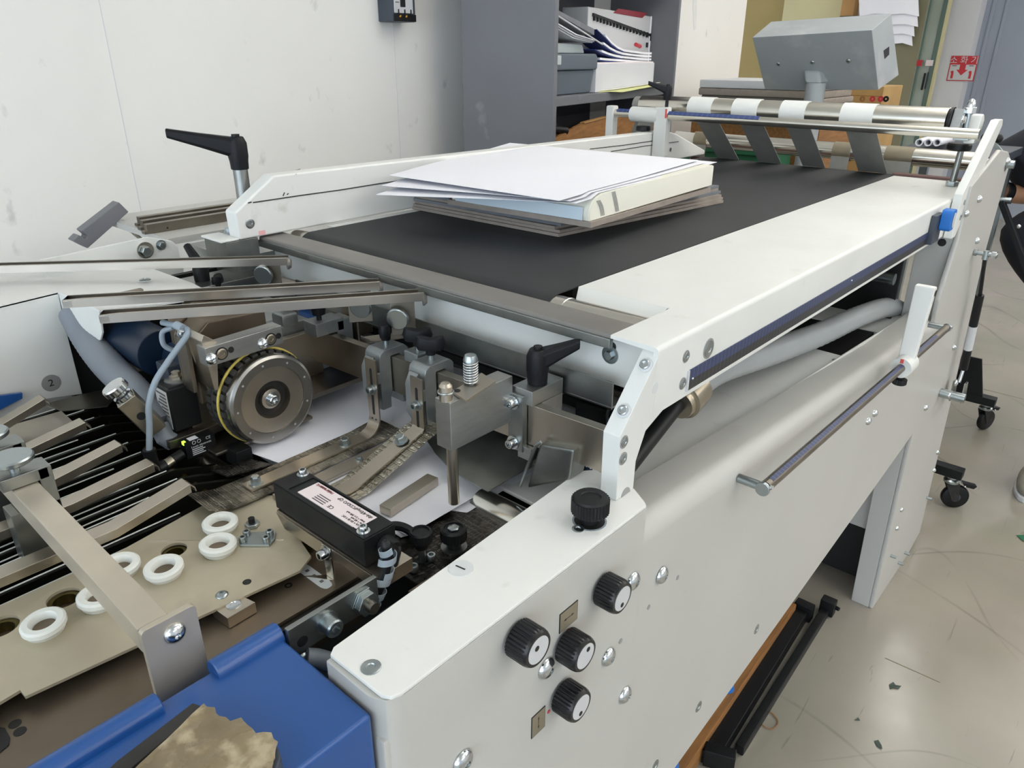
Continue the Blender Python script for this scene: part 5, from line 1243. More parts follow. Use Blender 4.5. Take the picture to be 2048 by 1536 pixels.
part('cross_shaft', MB().cyl((1.86, 0.45, 1.02), (1.86, 1.3, 1.02), 0.014, n=20), 'zinc', lb)
part('inner_baffle', MB().box(1.90, 1.91, 0.45, 1.36, 0.90, 1.19), 'darkin', lb)
part('bed_underside', MB().box(0.72, 1.9, 0.45, 1.36, 0.90, 0.91), 'darkin', lb)
fp = thing('flap_plate', 'curved galvanised flap sheet over the paper behind the pin', 'flap', A(960, 930, Z=1.02))
rows = []
for f in (0, 0.25, 0.5, 0.75, 1.0):
    a = V((0.592, 0.685, 1.020)).lerp(V((0.553, 0.530, 1.018)), f); b = V((0.72, 0.66, 1.03)).lerp(V((0.72, 0.50, 1.03)), f)
    bulge = -0.012 * math.sin(math.pi * f)
    rows.append([a + X1 * bulge, a.lerp(b, 0.3) + Z1 * 0.004, a.lerp(b, 0.7) + Z1 * 0.005, b])
part('flap_sheet', MB().sheet(rows, 0.0012), 'galv', fp, smooth=60)
part('flap_mount', MB().prism([A(1052, 978, X=0.60), A(1078, 888, X=0.60), A(1148, 900, X=0.60), A(1140, 960, X=0.60)], (0.03, 0, 0)), 'galv', fp, 0.004)
part('flap_rim', MB().tube([A(1040, 972, X=0.595), A(1060, 920, X=0.597), A(1072, 890, X=0.597), A(1082, 884, X=0.60)], 0.0022, 8), 'zinc', fp)
nr = A(995, 995, Z=1.0)
tr_ = thing('transport_roller', 'short bright transport roller beside the control box', 'roller', (0.57, 0.5, 0.98))
part('roller_body', MB().cyl((0.566, 0.44, 0.982), (0.566, 0.556, 0.982), 0.021, n=36), 'bright', tr_)
part('roller_shaft', MB().cyl((0.566, 0.43, 0.982), (0.566, 0.60, 0.982), 0.008, n=18), 'steel_dk', tr_)
solo('embossed_plate', MB().sheet([[(0.40, 0.46, 0.994), (0.40, 0.60, 0.996)], [(0.50, 0.46, 0.992), (0.50, 0.60, 0.995)], [(0.56, 0.46, 0.985), (0.56, 0.60, 0.990)]], 0.002), 'emboss_dk', 'dark embossed plate below the long pin', 'plate', (0.48, 0.55, 0.98))
mt = thing('black_motor', 'black stepper motor behind the crossbar near the end arm', 'motor', (0.76, 0.50, 1.05))
m0 = A(1150, 800, X=0.74); m1 = A(1225, 870, X=0.74)
part('motor_body', MB().box(0.74, 0.80, m1.y - 0.02, m0.y, m1.z - 0.015, m0.z), 'black', mt, 0.003)
socket_screw(mt, A(1222, 812, X=0.74), -X1, 0.005, 0.004, 'chrome')
part('motor_ring', MB().torus(A(1250, 845, X=0.739), X1, 0.028, 0.002, 40, 8), 'zinc', mt)
part('motor_bracket', MB().box(0.745, 0.75, m1.y - 0.02, m0.y + 0.08, m0.z + 0.001, m0.z + 0.03), 'steel_dk', mt, 0.001)
for a, b in ((1139, 757), (1139, 779)): socket_screw(mt, A(a, b, X=0.745), -X1, 0.0036, 0.004, 'chrome')
part('bracket_tube', MB().cyl(A(1095, 785, X=0.70), A(1145, 765, X=0.74), 0.010, n=18), 'steel_dk', mt)
bm_ = thing('blue_motor', 'dark blue motor housing below the crossbar', 'motor', (0.68, 0.47, 1.02))
p = A(1165, 915, X=0.66); p.y += 0.02
part('motor_body', MB().cyl((0.665, p.y - 0.045, p.z), (0.665, p.y + 0.02, p.z), 0.030, n=32), 'navy', bm_, 0.003)
part('motor_flange', MB().cyl((0.665, p.y + 0.02, p.z), (0.665, p.y + 0.035, p.z), 0.038, n=32), 'steel_dk', bm_, 0.001)
words('motor_print', 'M-03', 0.009, A(1178, 932, X=0.63) - X1 * 0.0005, (0, -1, 0), (0, 0, 1), 'facegrey', bm_)
# hose and fitting below the cover
hz = thing('spiral_hose', 'grey spiral hose arching below the white cover into the frame', 'hose', A(1500, 710, Y=0.45))
pth = catmull([A(1385, 768, Y=0.435), A(1440, 735, Y=0.445), A(1540, 704, Y=0.455), A(1640, 668, Y=0.46), A(1720, 632, Y=0.46), A(1775, 615, Y=0.46), A(1806, 628, Y=0.46), A(1818, 665, Y=0.46), A(1822, 720, Y=0.46)], 16)
part('hose_body', MB().tube(pth, 0.0225, 20, ribs=0.06), 'hose', hz, smooth=60)
fa, fb = A(1335, 830, Y=0.43), A(1388, 772, Y=0.435); fd = (fb - fa).normalized()
fc = fa.lerp(fb, 0.35)
part('hose_fitting', MB().lathe(fc, fd, [(0, 0), (0.022, 0), (0.024, 0.004), (0.024, 0.010), (0.0285, 0.011), (0.0285, 0.048), (0.025, 0.052), (0, 0.052)], 36), 'brass', hz)
part('black_pipe', MB().cyl(A(1215, 985, Y=0.418), fc, 0.011, n=20), 'black', hz)

# ================================================================== guide rails fanning out over the feeder
def rail(e0, e1, lab, knob, w=0.0235, h=0.0115):
    t = thing('feeder_rail', lab, 'guide rail', e1, 'fanned steel guide rails'); d = (e1 - e0).normalized(); s = d.cross(Z1).normalized()
    n = 2 if True else 0; mb = MB(); rings = []
    prof = [(-w / 2, 0), (-w / 2, h), (-w / 2 + 0.0042, h + 0.0003), (-w / 2 + 0.0042, h - 0.0012), (-w / 2 + 0.0014, h - 0.0014), (-w / 2 + 0.0014, 0.0014), (w / 2 - 0.0014, 0.0014), (w / 2 - 0.0014, h - 0.0014), (w / 2 - 0.0042, h - 0.0012), (w / 2 - 0.0042, h + 0.0003), (w / 2, h), (w / 2, 0)]
    flare = [(a + (0.0028 if a > 0 else -0.0028) * (1 if abs(a) < w / 2 else 0), b - (0.0006 if b > 0.01 else 0)) for a, b in prof]
    for f, pr in ((0.0, flare), (0.055, prof), (1.0, prof)):
        c = e0.lerp(e1, f); rings.append([mb.bm.verts.new(c + s * a + Z1 * b) for a, b in pr])
    m = len(prof)
    for a, b in zip(rings, rings[1:]):
        for i in range(m): mb.bm.faces.new([a[i], a[(i + 1) % m], b[(i + 1) % m], b[i]])
    mb.bm.faces.new(rings[0][::-1]); mb.bm.faces.new(rings[-1])
    part('channel', mb, 'rail', t, 0, smooth=20)
    part('nose', MB().lathe(e1 - d * 0.001, d, [(0, 0), (w * 0.42, 0), (w * 0.42, 0.002), (w * 0.3, 0.006), (0, 0.007)], 16), 'grey_strip', t)
    hx = e1 - d * 0.03
    part('hanger_plate', MB().prism([hx + s * 0.0 - d * 0.017 - Z1 * 0.05, hx + d * 0.017 - Z1 * 0.05, hx + d * 0.017, hx - d * 0.017], s * 0.003), 'steel_dk', t, 0.0006)
    k = A(*knob, X=hx.x - 0.018)
    part('disc_screw', MB().lathe(k + X1 * 0.006, V((-0.85, -0.5, -0.14)), [(0, 0), (0.0155, 0), (0.016, 0.001), (0.016, 0.005), (0.0145, 0.0062), (0, 0.0062)], 32), 'zinc', t)
    part('screw_shank', MB().cyl(k + X1 * 0.006, V((hx.x, hx.y, k.z)), 0.004, n=14), 'zinc', t)
RZ = 1.187
rail(V((0.325, 0.992, RZ)), V((0.664, 0.757, RZ)), 'steel guide rail nearest the suction wheel', (790, 638))
rail(V((0.318, 1.094, RZ)), V((0.657, 0.845, RZ)), 'steel guide rail between the two others', (716, 615))
rail(V((0.20, 1.46, RZ)), V((0.645, 1.065, RZ)), 'long steel guide rail lying closest to the white wall', (522, 550))

# ================================================================== feed table
FZ_ = 1.0
holes_px = [(348, 1100, 0.0135), (128, 1196, 0.0160), (1, 1253, 0.016), (262, 1147, 0.0125), (618, 1082, 0.012)]
rings_px = [(440, 1047), (435, 1090), (328, 1136), (240, 1131), (196, 1194), (88, 1247)]
outer = [A(0, 1404, Z=FZ_), A(40, 1380, Z=FZ_), A(50, 1393, Z=FZ_), A(600, 1141, Z=FZ_), A(622, 1112, Z=FZ_), A(600, 1080, Z=FZ_), A(640, 1060, Z=FZ_), A(580, 1000, Z=FZ_), V((0.40, 0.73, FZ_)), A(455, 992, Z=FZ_), V((0.318, 0.785, FZ_)), V((0.20, 0.765, FZ_)), V((-0.12, 0.765, FZ_)), V((-0.12, 0.595, FZ_))]
tb = thing('feed_table', 'stained steel feed plate with round holes and milky plastic rings', 'feed plate', (0.2, 0.68, 0.97))
hl = []
for a, b, r in holes_px[:2] + holes_px[2:3]:
    p = A(a, b, Z=FZ_); hl.append(circ(p.x, p.y, r, 22))
part('plate', MB().plate((0, 0, FZ_), X1, Y1, [(p.x, p.y) for p in outer], hl, (0, 0, -0.003)), 'steel_plate', tb, 0)
part('lower_plate', MB().prism([(-0.15, 0.553, 0.985), (0.395, 0.553, 0.985), (0.395, 0.78, 0.985), (-0.15, 0.78, 0.985)], (0, 0, -0.004)), 'steel_brown', tb, 0.0006)
part('under_bar', MB().box(-0.15, 0.40, 0.545, 0.565, 0.955, 0.981), 'blackmetal', tb, 0.001)
part('edge_channel', MB().box(-0.15, 0.36, 0.525, 0.530, 0.955, 0.978), 'steel_brown', tb, 0.001)
for a, b, r in holes_px[:3]:
    p = A(a, b, Z=FZ_); part('gold_tube', MB().pipe((p.x, p.y, 0.9855), (p.x, p.y, 0.996), r * 0.98, r * 0.7, 24), 'oldbrass', tb)
part('seam_line', MB().bar(A(300, 1082, Z=FZ_ + 0.0001), A(568, 1080, Z=FZ_ + 0.0001), 0.001, 0.0006), 'bright', tb)
for k, (a, b) in enumerate(rings_px):
    p = A(a, b, Z=FZ_ + 0.008); c = V((p.x, p.y, FZ_ + 0.0004)); tilt = V((0.06 * math.sin(k * 2.1), -0.05, 1)).normalized()
    rg = part('suction_ring', MB().lathe(c, tilt, [(0.0105, 0.0), (0.0165, 0.0), (0.0185, 0.005), (0.0196, 0.006), (0.0196, 0.0105), (0.0175, 0.0122), (0.0125, 0.0122), (0.0112, 0.0105), (0.0105, 0.0)], 40), 'ring', tb, smooth=35)
    part('ring_bore', MB().cyl(c + tilt * 0.0005, c + tilt * 0.004, 0.0104, n=24), 'steel_brown', rg)
# clamping foot, screws and the small plate with four screws
CZ = 0.9985; q = [A(422, 1213, Z=CZ), A(472, 1186, Z=CZ), A(511, 1204, Z=CZ), A(455, 1237, Z=CZ)]
part('clamp_foot', MB().prism([V((p.x, p.y, 0.9855)) for p in q], (0, 0, CZ - 0.9855)), 'steel', tb, 0.0008)
sunk_screw(tb, A(467, 1209, Z=CZ), Z1, 0.0075, 'chrome')
dome_bolt(tb, A(444, 1190, Z=FZ_), Z1, 0.0065, 'zinc', 0.003, 'button_screw')
part('tapped_hole', MB().cyl(A(494, 1164, Z=FZ_), A(494, 1164, Z=FZ_) + Z1 * 0.0003, 0.0045, n=16), 'ink', tb)
part('tapped_hole', MB().pipe(A(577, 1171, Z=0.985), A(577, 1171, Z=0.985) + Z1 * 0.0003, 0.0042, 0.0022, 16), 'ink', tb)
for a, b in ((30, 1448), (40, 1463)): part('tapped_hole', MB().cyl(A(a, b, Z=0.985), A(a, b, Z=0.985) + Z1 * 0.0003, 0.005, n=14), 'ink', tb)
part('edge_slot', MB().prism([A(-30, 1450, Z=0.9855), A(10, 1456, Z=0.9855), A(20, 1475, Z=0.9855), A(18, 1490, Z=0.9855), A(-30, 1530, Z=0.9855)], (0, 0, 0.0003)), 'ink', tb)
q = [A(477, 1084, Z=FZ_ + 0.003), A(497, 1064, Z=FZ_ + 0.003), A(552, 1062, Z=FZ_ + 0.003), A(549, 1078, Z=FZ_ + 0.003), A(538, 1090, Z=FZ_ + 0.003), A(480, 1090, Z=FZ_ + 0.003)]
part('screw_plate', MB().prism([p - Z1 * 0.003 for p in q], (0, 0, 0.003)), 'zinc', tb, 0.0006)
for a, b in ((494, 1070), (486, 1082), (540, 1069), (533, 1082)): socket_screw(tb, A(a, b, Z=FZ_ + 0.003), Z1, 0.0043, 0.006, 'zinc', washer=False)
hex_bolt(tb, A(505, 1052, Z=FZ_), Z1, 0.0085, 0.005, 'zinc', washer=False, name='hex_nut'); part('black_stud', MB().cyl(A(505, 1052, Z=FZ_), A(505, 1052, Z=FZ_) + Z1 * 0.011, 0.0038, n=14), 'black', tb)
lbq = A(628, 1152, Z=0.985)
part('oval_sticker', MB().prism([lbq + V((b * 0.012, a * 0.0285, 0)) for a, b in rrect(-1, 1, -0.55, 0.55, 0.4, 5)], (0, 0, 0.0004)), 'badge_lt', tb)
for f in (-0.5, 0.0, 0.45): part('sticker_print', MB().box(lbq.x - 0.002, lbq.x + 0.002, lbq.y + f * 0.028 - 0.002, lbq.y + f * 0.028 + 0.002, lbq.z + 0.0004, lbq.z + 0.0006), 'inkgrey', tb)
for a, b in ((585, 1070), (615, 1095)): part('gold_tube', MB().cyl(A(a, b, Z=0.9856), A(a, b, Z=0.9856) + Z1 * 0.002, 0.010, n=20), 'oldbrass', tb)

# ---- black blades with white cords running under the finger bars
ys = [1.195, 1.158, 1.12, 1.083, 1.043, 1.003, 0.962, 0.923, 0.887, 0.858, 0.832]
for i, y in enumerate(ys):
    xt = 0.345
    lab = 'black feed strip with white cords, ' + ('last one by the white hood', 'next to last by the white hood', 'third from the white hood', 'fourth from the white hood', 'fifth from the white hood', 'middle one of the row', 'seventh from the white hood', 'sixth from the feed plate', 'fifth from the feed plate', 'fourth from the feed plate', 'third from the feed plate')[i]
    t = thing('feed_strip', lab, 'feed strip', (0.2, y, 0.94), 'black feed strips in a parallel row')
    part('blade_plate', MB().prism([(-0.25, y, 0.93), (xt + 0.075, y, 0.93), (xt + 0.07, y, 0.968), (xt + 0.05, y, 0.985), (xt - 0.01, y, 1.003), (xt - 0.02, y, 1.003), (-0.25, y, 0.990)], (0, 0.006, 0)), 'blackmetal', t, 0.0006)
    part('pivot_screw', MB().cyl((xt, y + 0.001, 0.988), (xt, y - 0.0012, 0.988), 0.0034, n=14), 'copper', t)
    part('white_cord', MB().tube([(-0.25, y + 0.003, 0.992), (xt - 0.02, y + 0.003, 1.0046)], 0.0008, 6), 'ring', t)
    part('white_cord', MB().tube([(-0.25, y - 0.010, 0.986), (xt - 0.06, y - 0.004, 0.9985)], 0.0009, 6), 'ring', t)
for k, y in enumerate((0.805, 0.782)):
    t = thing('feed_strip', ('black feed strip one step in from the feed plate edge', 'short black feed strip touching the feed plate edge')[k], 'feed strip', (0.1, y, 0.94), 'black feed strips in a parallel row')
    part('blade_plate', MB().box(-0.25, 0.30 - 0.02 * k, y, y + 0.005, 0.93, 0.985), 'blackmetal', t)
    part('white_cord', MB().tube([(-0.25, y + 0.003, 0.982), (0.30 - 0.02 * k, y + 0.003, 0.989)], 0.0009, 6), 'ring', t)
solo('strip_bed', MB().box(-0.3, 0.43, 0.77, 1.23, 0.90, 0.9295), 'darkin', 'dark bed below the row of black feed strips', 'bed', (0.1, 1.0, 0.9))
# ---- bent finger bars over the blades
fb = [((165, 1075), (225, 1050), (372, 962), 'bent steel finger bar nearest the feed plate'), ((85, 1022), (140, 1000), (300, 922), 'second bent steel finger bar from the feed plate'), ((20, 990), (85, 962), (236, 884), 'third bent steel finger bar from the feed plate'), ((-20, 945), (20, 908), (165, 840), 'fourth bent steel finger bar from the feed plate'), ((-60, 880), (-10, 850), (84, 793), 'last bent steel finger bar, below the round number 2 badge')]
for n_, kk, ee, lab in fb:
    k = A(*kk, Z=1.03); y = k.y; s0 = V((A(*n_, Z=1.03).x - 0.14, y, 1.03)); e = A(*ee, Y=y); e0 = V((min(e.x, 0.345), y, min(e.z, 1.085)))
    t = thing('finger_bar', lab, 'finger bar', (k.x, y, 1.03), 'bent steel finger bars')
    w, h = 0.021, 0.011; pr = [(-w / 2, -h), (-w / 2, 0), (w / 2, 0), (w / 2, -h), (w / 2 - 0.0015, -h), (w / 2 - 0.0015, -0.0015), (-w / 2 + 0.0015, -0.0015), (-w / 2 + 0.0015, -h)]
    mb = MB(); rings = []; pts = [s0, k - X1 * 0.012, k, k + (e0 - k) * 0.08, e0]
    for p in pts: rings.append([mb.bm.verts.new(p + Y1 * a + Z1 * b) for a, b in pr])
    for a, b in zip(rings, rings[1:]):
        for i in range(8): mb.bm.faces.new([a[i], a[(i + 1) % 8], b[(i + 1) % 8], b[i]])
    mb.bm.faces.new(rings[0][::-1]); mb.bm.faces.new(rings[-1])
    part('finger_channel', mb, 'steel', t, 0.0005, smooth=22)
    part('tip_fold', MB().strip([e0 + Z1 * -0.0006, e0 + V((0.005, 0, -0.006)), e0 + V((0.006, 0, -0.012))], (0, w - 0.001, 0), 0.0012), 'steel', t)
# ---- square tube bridge with its end plate
ep0 = A(285, 1262, Y=0.512); ty = 0.516
tb_ = thing('tube_bridge', 'square steel tube bridge bolted to a flat plate at the blue casting', 'bridge', (0.165, ty, 0.98))
tx = 0.156; tz = 1.0735
part('square_tube', MB().bar((tx, ty + 0.006, tz), (tx + 0.006, 1.25, tz), 0.0255, 0.0255), 'steel_lt', tb_, 0.002)
part('end_plate', MB().prism([(a, ty, b) for a, b in [(x + 0.166, z + 1.02) for x, z in rrect(-0.0225, 0.0225, -0.075, 0.066, 0.004, 4)]], (0, 0.006, 0)), 'steel_lt', tb_, 0.0006)
dome_bolt(tb_, V((0.168, ty, tz - 0.004)), NY, 0.0092, 'chrome', 0.006)
# clamp on the tube with the thumb screw
for (pc, lab) in ((A(40, 955, Z=1.092), 'pale clamp block with a bright disc screw on the square tube'), (A(-8, 905, Z=1.092), 'second pale clamp block farther along the square tube')):
    y = pc.y; t = thing('tube_clamp', lab, 'clamp', (tx, y, 1.0))
    part('clamp_top', MB().box(tx - 0.018, tx + 0.027, y - 0.013, y + 0.015, tz + 0.0135, tz + 0.0275), 'galv', t, 0.0012)
    part('clamp_side', MB().box(tx + 0.0162, tx + 0.030, y - 0.013, y + 0.015, tz - 0.075, tz + 0.027), 'galv', t, 0.0012)
    part('clamp_base', MB().box(tx - 0.018, tx + 0.030, y - 0.013, y + 0.015, tz - 0.085, tz - 0.014), 'galv', t, 0.0012)
    part('screw_shank', MB().cyl((tx, y, tz + 0.0275), (tx, y, tz + 0.040), 0.005, n=16), 'zinc', t)
    part('disc_head', MB().lathe((tx, y, tz + 0.039), Z1, [(0, 0), (0.0195, 0), (0.021, 0.0012), (0.021, 0.005), (0.0195, 0.0065), (0, 0.0065)], 36), 'zinc', t)

# ================================================================== double sheet sensor on its bracket
sx0, sx1, sy0_, sy1_, st, sb = 0.356, 0.396, 0.512, 0.676, 1.06, 1.0275
t = thing('sensor_bar', 'long black sensor box with a pink white label and two screws', 'sensor', (0.376, 0.6, sb))
bd = part('sensor_body', MB().box(sx0, sx1, sy0_, sy1_, sb, st), 'black', t, 0.0012)
part('sensor_rim', MB().plate((0, 0, st), X1, Y1, rrect(sx0 + 0.001, sx1 - 0.001, sy0_ + 0.001, sy1_ - 0.001, 0.002), [rrect(sx0 + 0.0035, sx1 - 0.0035, sy0_ + 0.026, sy1_ - 0.026, 0.002)], (0, 0, 0.0012)), 'black', bd)
ly0, ly1 = A(712, 1045, Z=st + 0.0015).y, A(612, 978, Z=st + 0.0015).y
ly0, ly1 = 0.533, 0.637
pl_ = part('label', MB().box(sx0 + 0.007, sx1 - 0.006, ly0, ly1, st, st + 0.0012), 'pink', t)
U, Vv, LZ = V((0, 1, 0)), V((-1, 0, 0)), st + 0.0013
lx0, lx1 = sx0 + 0.007, sx1 - 0.006
words('lettering', 'microsonic', 0.0068, (lx0 + 0.004 + 0.019, ly1 - 0.002, LZ), U, Vv, 'maroon', pl_, align='RIGHT')
words('lettering', 'dbk-4/Empf/CDD/O QP', 0.0058, (lx1 - 0.0045, ly0 + 0.003, LZ), U, Vv, 'ink', pl_, align='LEFT')
words('lettering', 'Us = 20-30 V DC\nIo < 60 mA\nImax < 2 x 500 mA', 0.0038, (lx0 + 0.009, ly0 + 0.003, LZ), U, Vv, 'ink', pl_, align='LEFT')
words('lettering', 'CE', 0.0068, (lx0 + 0.0065, ly0 + 0.052, LZ), U, Vv, 'ink', pl_)
words('lettering', 'Cl.Nr. 181000', 0.0034, (lx1 - 0.003, ly0 + 0.085, LZ), U, Vv, 'ink', pl_)
for k in range(4): part('print_line', MB().box(lx0 + 0.003 + 0.0032 * k, lx0 + 0.0045 + 0.0032 * k, ly0 + 0.062, ly0 + 0.082, st + 0.0012, st + 0.00135), 'inkgrey', pl_)
for a, b in ((sx1 - 0.008, sy1_ - 0.012), (sx0 + 0.009, sy0_ + 0.012)):
    socket_screw(t, (a, b, st + 0.0012), Z1, 0.0048, 0.007, 'chrome')
for a, b in ((sx0 + 0.007, sy1_ - 0.009), (sx1 - 0.006, sy0_ + 0.009)): part('brass_insert', MB().pipe((a, b, st), (a, b, st + 0.0008), 0.0033, 0.0016, 16), 'copper', t)
part('cable_gland', MB().cyl((0.381, sy0_, 1.044), (0.381, sy0_ - 0.016, 1.043), 0.0105, 0.0095, n=22), 'black', t, 0.0008)
g = V((0.381, sy0_ - 0.014, 1.043))
cpath = catmull([g + Y1 * 0.01, g, A(772, 1088, Y=sy0_ - 0.022), A(776, 1110, Y=sy0_ - 0.024), A(768, 1150, Y=sy0_ - 0.024), A(752, 1190, Y=sy0_ - 0.024), A(735, 1225, Y=sy0_ - 0.022)], 8)
part('sensor_cable', MB().tube(cpath, 0.0052, 12), 'black', t)
part('sensor_cable', MB().tube(catmull([A(784, 1145, Y=sy0_ - 0.018), A(794, 1105, Y=sy0_ - 0.016), A(793, 1096, Y=sy0_ - 0.013), A(785, 1096, Y=sy0_ - 0.010)], 6), 0.0042, 10), 'black', t)
i0 = 22; sp = []
for i in range(len(cpath) - 1):
    if i < 20: continue
    for j in range(6): sp.append(cpath[i].lerp(cpath[i + 1], j / 6))
mb = MB(); hw = 0.0035; prev = None; turns = 5.0; N_ = len(sp)
for i, p in enumerate(sp):
    d = (sp[min(i + 1, N_ - 1)] - sp[max(i - 1, 0)]).normalized(); u, w = perp(d); a = 2 * math.pi * turns * i / N_
    rr = 0.0088; o = (u * math.cos(a) + w * math.sin(a)) * rr
    q = (mb.bm.verts.new(p + o - d * hw), mb.bm.verts.new(p + o + d * hw), mb.bm.verts.new(p + o * 0.92 + d * hw), mb.bm.verts.new(p + o * 0.92 - d * hw))
    if prev:
        for k in range(4): mb.bm.faces.new([prev[k], prev[(k + 1) % 4], q[(k + 1) % 4], q[k]])
    prev = q
part('spiral_wrap', mb, 'clear', t, smooth=60)
bk = thing('sensor_bracket', 'folded steel sheet bracket carrying the black sensor box', 'bracket', (0.37, 0.55, 0.985))
part('bracket_tray', MB().prism([(sx0 - 0.002, sy1_ - 0.004, sb - 0.003), (sx1 + 0.002, sy1_ - 0.004, sb - 0.003), (sx1 + 0.002, sy0_ - 0.02, sb - 0.003), (sx0 - 0.002, sy0_ - 0.02, sb - 0.003)], (0, 0, 0.0025)), 'steel', bk, 0.0004)
part('bracket_flange', MB().prism([(sx0 - 0.0045, sy1_ - 0.006, sb - 0.002), (sx0 - 0.0045, sy1_ - 0.02, sb - 0.018), (sx0 - 0.0045, sy0_ + 0.06, sb - 0.018), (sx0 - 0.0045, sy0_ + 0.04, sb - 0.012), (sx0 - 0.0045, sy0_ - 0.02, sb - 0.016), (sx0 - 0.0045, sy0_ - 0.02, sb)], (0.002, 0, 0)), 'steel', bk, 0.0004)
part('bracket_side', MB().box(sx0 - 0.0025, sx1 + 0.002, sy0_ - 0.022, sy0_ - 0.02, sb - 0.016, sb), 'steel', bk, 0.0004)
q = A(650, 1105, X=0.350)
part('bracket_leg', MB().prism([(0.3505, q.y - 0.010, 0.9865), (0.3505, q.y + 0.003, 0.9865 + 0.0), (0.3505, q.y + 0.006, q.z + 0.009), (0.3505, q.y - 0.010, q.z + 0.009)], (0.0015, 0, 0)), 'bright', bk, 0.0003)
part('bracket_toe', MB().prism([(0.351, q.y - 0.010, 0.9853), (0.351, q.y + 0.004, 0.9853), (0.334, q.y + 0.020, 0.9853)], (0, 0, 0.001)), 'bright', bk)
socket_screw(bk, (0.3503, q.y - 0.001, q.z), -X1, 0.0058, 0.009, 'chrome')
# ---- small black thumb screws next to the control box
for (a, b, r, hgt, nk, lab, metal) in ((845, 1108, 0.0125, 0.010, 0.020, 'small black thumb screw on a bright shank beside the sensor', 0), (908, 1085, 0.0150, 0.012, 0.008, 'larger black thumb screw with a hex bolt in its top', 1)):
    p = A(a, b + (14 if not metal else 6), Z=0.996)
    t = thing('thumb_screw', lab, 'thumb screw', p)
    if not metal: part('shank', MB().cyl(p, p + Z1 * 0.022, 0.0042, n=16), 'zinc', t)
    base = p + Z1 * (0.018 if not metal else 0.0)
    mb = MB(); mb.lathe(base, Z1, [(0, 0), (r * 0.55, 0), (r * 0.62, 0.008), (r * 0.9, 0.010), (0, 0.010)], 22)
    pts = [base + Z1 * 0.010 + V((math.cos(math.pi * i / 40), math.sin(math.pi * i / 40), 0)) * (r if i % 2 else r * 0.965) for i in range(80)]
    mb.prism(pts, Z1 * hgt)
    mb.lathe(base + Z1 * (0.010 + hgt), Z1, [(r * 0.96, 0), (r * 0.88, 0.0018), (r * 0.74, 0.0018), (r * 0.70, -0.001), (0, -0.001)], 28)
    part('knurled_head', mb, 'black', t)
    if metal:
        hex_bolt(t, base + Z1 * (0.010 + hgt - 0.0005), Z1, 0.0068, 0.0035, 'zinc', washer=False)
        part('slotted_washer', MB().pipe(p - Z1 * 0.003, p - Z1 * 0.0005, 0.015, 0.006, 24), 'galv', t)
bp_ = thing('bearing_plate', 'small brownish plate with two socket screws below the thumb screws', 'plate', A(840, 1130, Z=0.99))
part('plate_body', MB().box(0.385, 0.50, 0.452, 0.485, 0.984, 0.9955), 'steel_brown', bp_, 0.0008)
part('slide_block', MB().box(0.345, 0.384, 0.452, 0.484, 0.96, 0.993), 'slate', bp_, 0.001)
for a, b in ((828, 1137), (863, 1115)): socket_screw(bp_, A(a, b + 4, Z=0.9957), Z1, 0.0052, 0.007, 'zinc', washer=False)
t = thing('dark_hook', 'dark curved lever hook lying behind the sensor box', 'hook', A(780, 1065, Z=1.0))
part('hook_arm', MB().tube(catmull([A(762, 1062, Z=1.008), A(785, 1052, Z=1.010), A(808, 1055, Z=1.008), A(830, 1068, Z=1.002)], 5), 0.0055, 10), 'black', t)
# ---- dark mounting bar with bolts between the feed plate and the blue casting
mb_ = thing('mounting_bar', 'dark steel mounting bar with two large bolts by the blue casting', 'bar', (0.3, 0.48, 1.0))
q = [A(572, 1237, Y=0.48), A(740, 1165, Y=0.48), A(742, 1212, Y=0.48), A(590, 1292, Y=0.48)]
part('bar_body', MB().box(0.246, 0.345, 0.480, 0.486, 1.008, 1.040), 'galv', mb_, 0.001)
part('bolt_head', MB().lathe((0.285, 0.48, 1.024), NY, [(0, 0), (0.0115, 0), (0.0115, 0.002), (0.009, 0.002), (0.009, 0.013), (0.0078, 0.0145), (0.0048, 0.0145), (0.0045, 0.008), (0, 0.008)], 20), 'zinc', mb_)
part('hex_nut', MB().lathe((0.327, 0.48, 1.022), NY, [(0, 0), (0.0145, 0), (0.0145, 0.002), (0.0125, 0.002), (0.0125, 0.009), (0, 0.009)], 6), 'zinc', mb_, 0.0006)
part('stud', MB().cyl((0.327, 0.48, 1.022), (0.327, 0.463, 1.022), 0.006, n=16), 'steel_dk', mb_)
part('plain_hole', MB().cyl((0.2585, 0.4802, 1.02), (0.2585, 0.4796, 1.02), 0.0055, n=16), 'ink', mb_)
dome_bolt(mb_, (0.256, 0.478, 1.003), NY, 0.0062, 'zinc', name='round_screw')
t = thing('pipe_bend', 'grey plastic pipe bend beside the blue casting end', 'pipe', (0.265, 0.46, 0.98))
part('pipe_body', MB().tube(catmull([V((0.258, 0.476, 1.003)), V((0.268, 0.470, 0.998)), V((0.278, 0.464, 0.985)), V((0.28, 0.46, 0.95))], 5), 0.009, 14), 'hose_dk', t)
dc = thing('drag_chain', 'dark plastic cable chain in the gap beside the control box', 'cable chain', (0.32, 0.465, 0.97))
for i in range(7):
    x = 0.275 + 0.017 * i
    part('chain_link', MB().box(x, x + 0.013, 0.452, 0.472, 0.955 + 0.002 * (i % 2), 0.978 + 0.002 * (i % 2)), 'dust', dc, 0.003)
solo('gap_tray', MB().box(0.1, 0.56, 0.432, 0.56, 0.93, 0.94), 'darkin', 'dark tray in the gap between feed plate and control box', 'tray', (0.3, 0.5, 0.93))

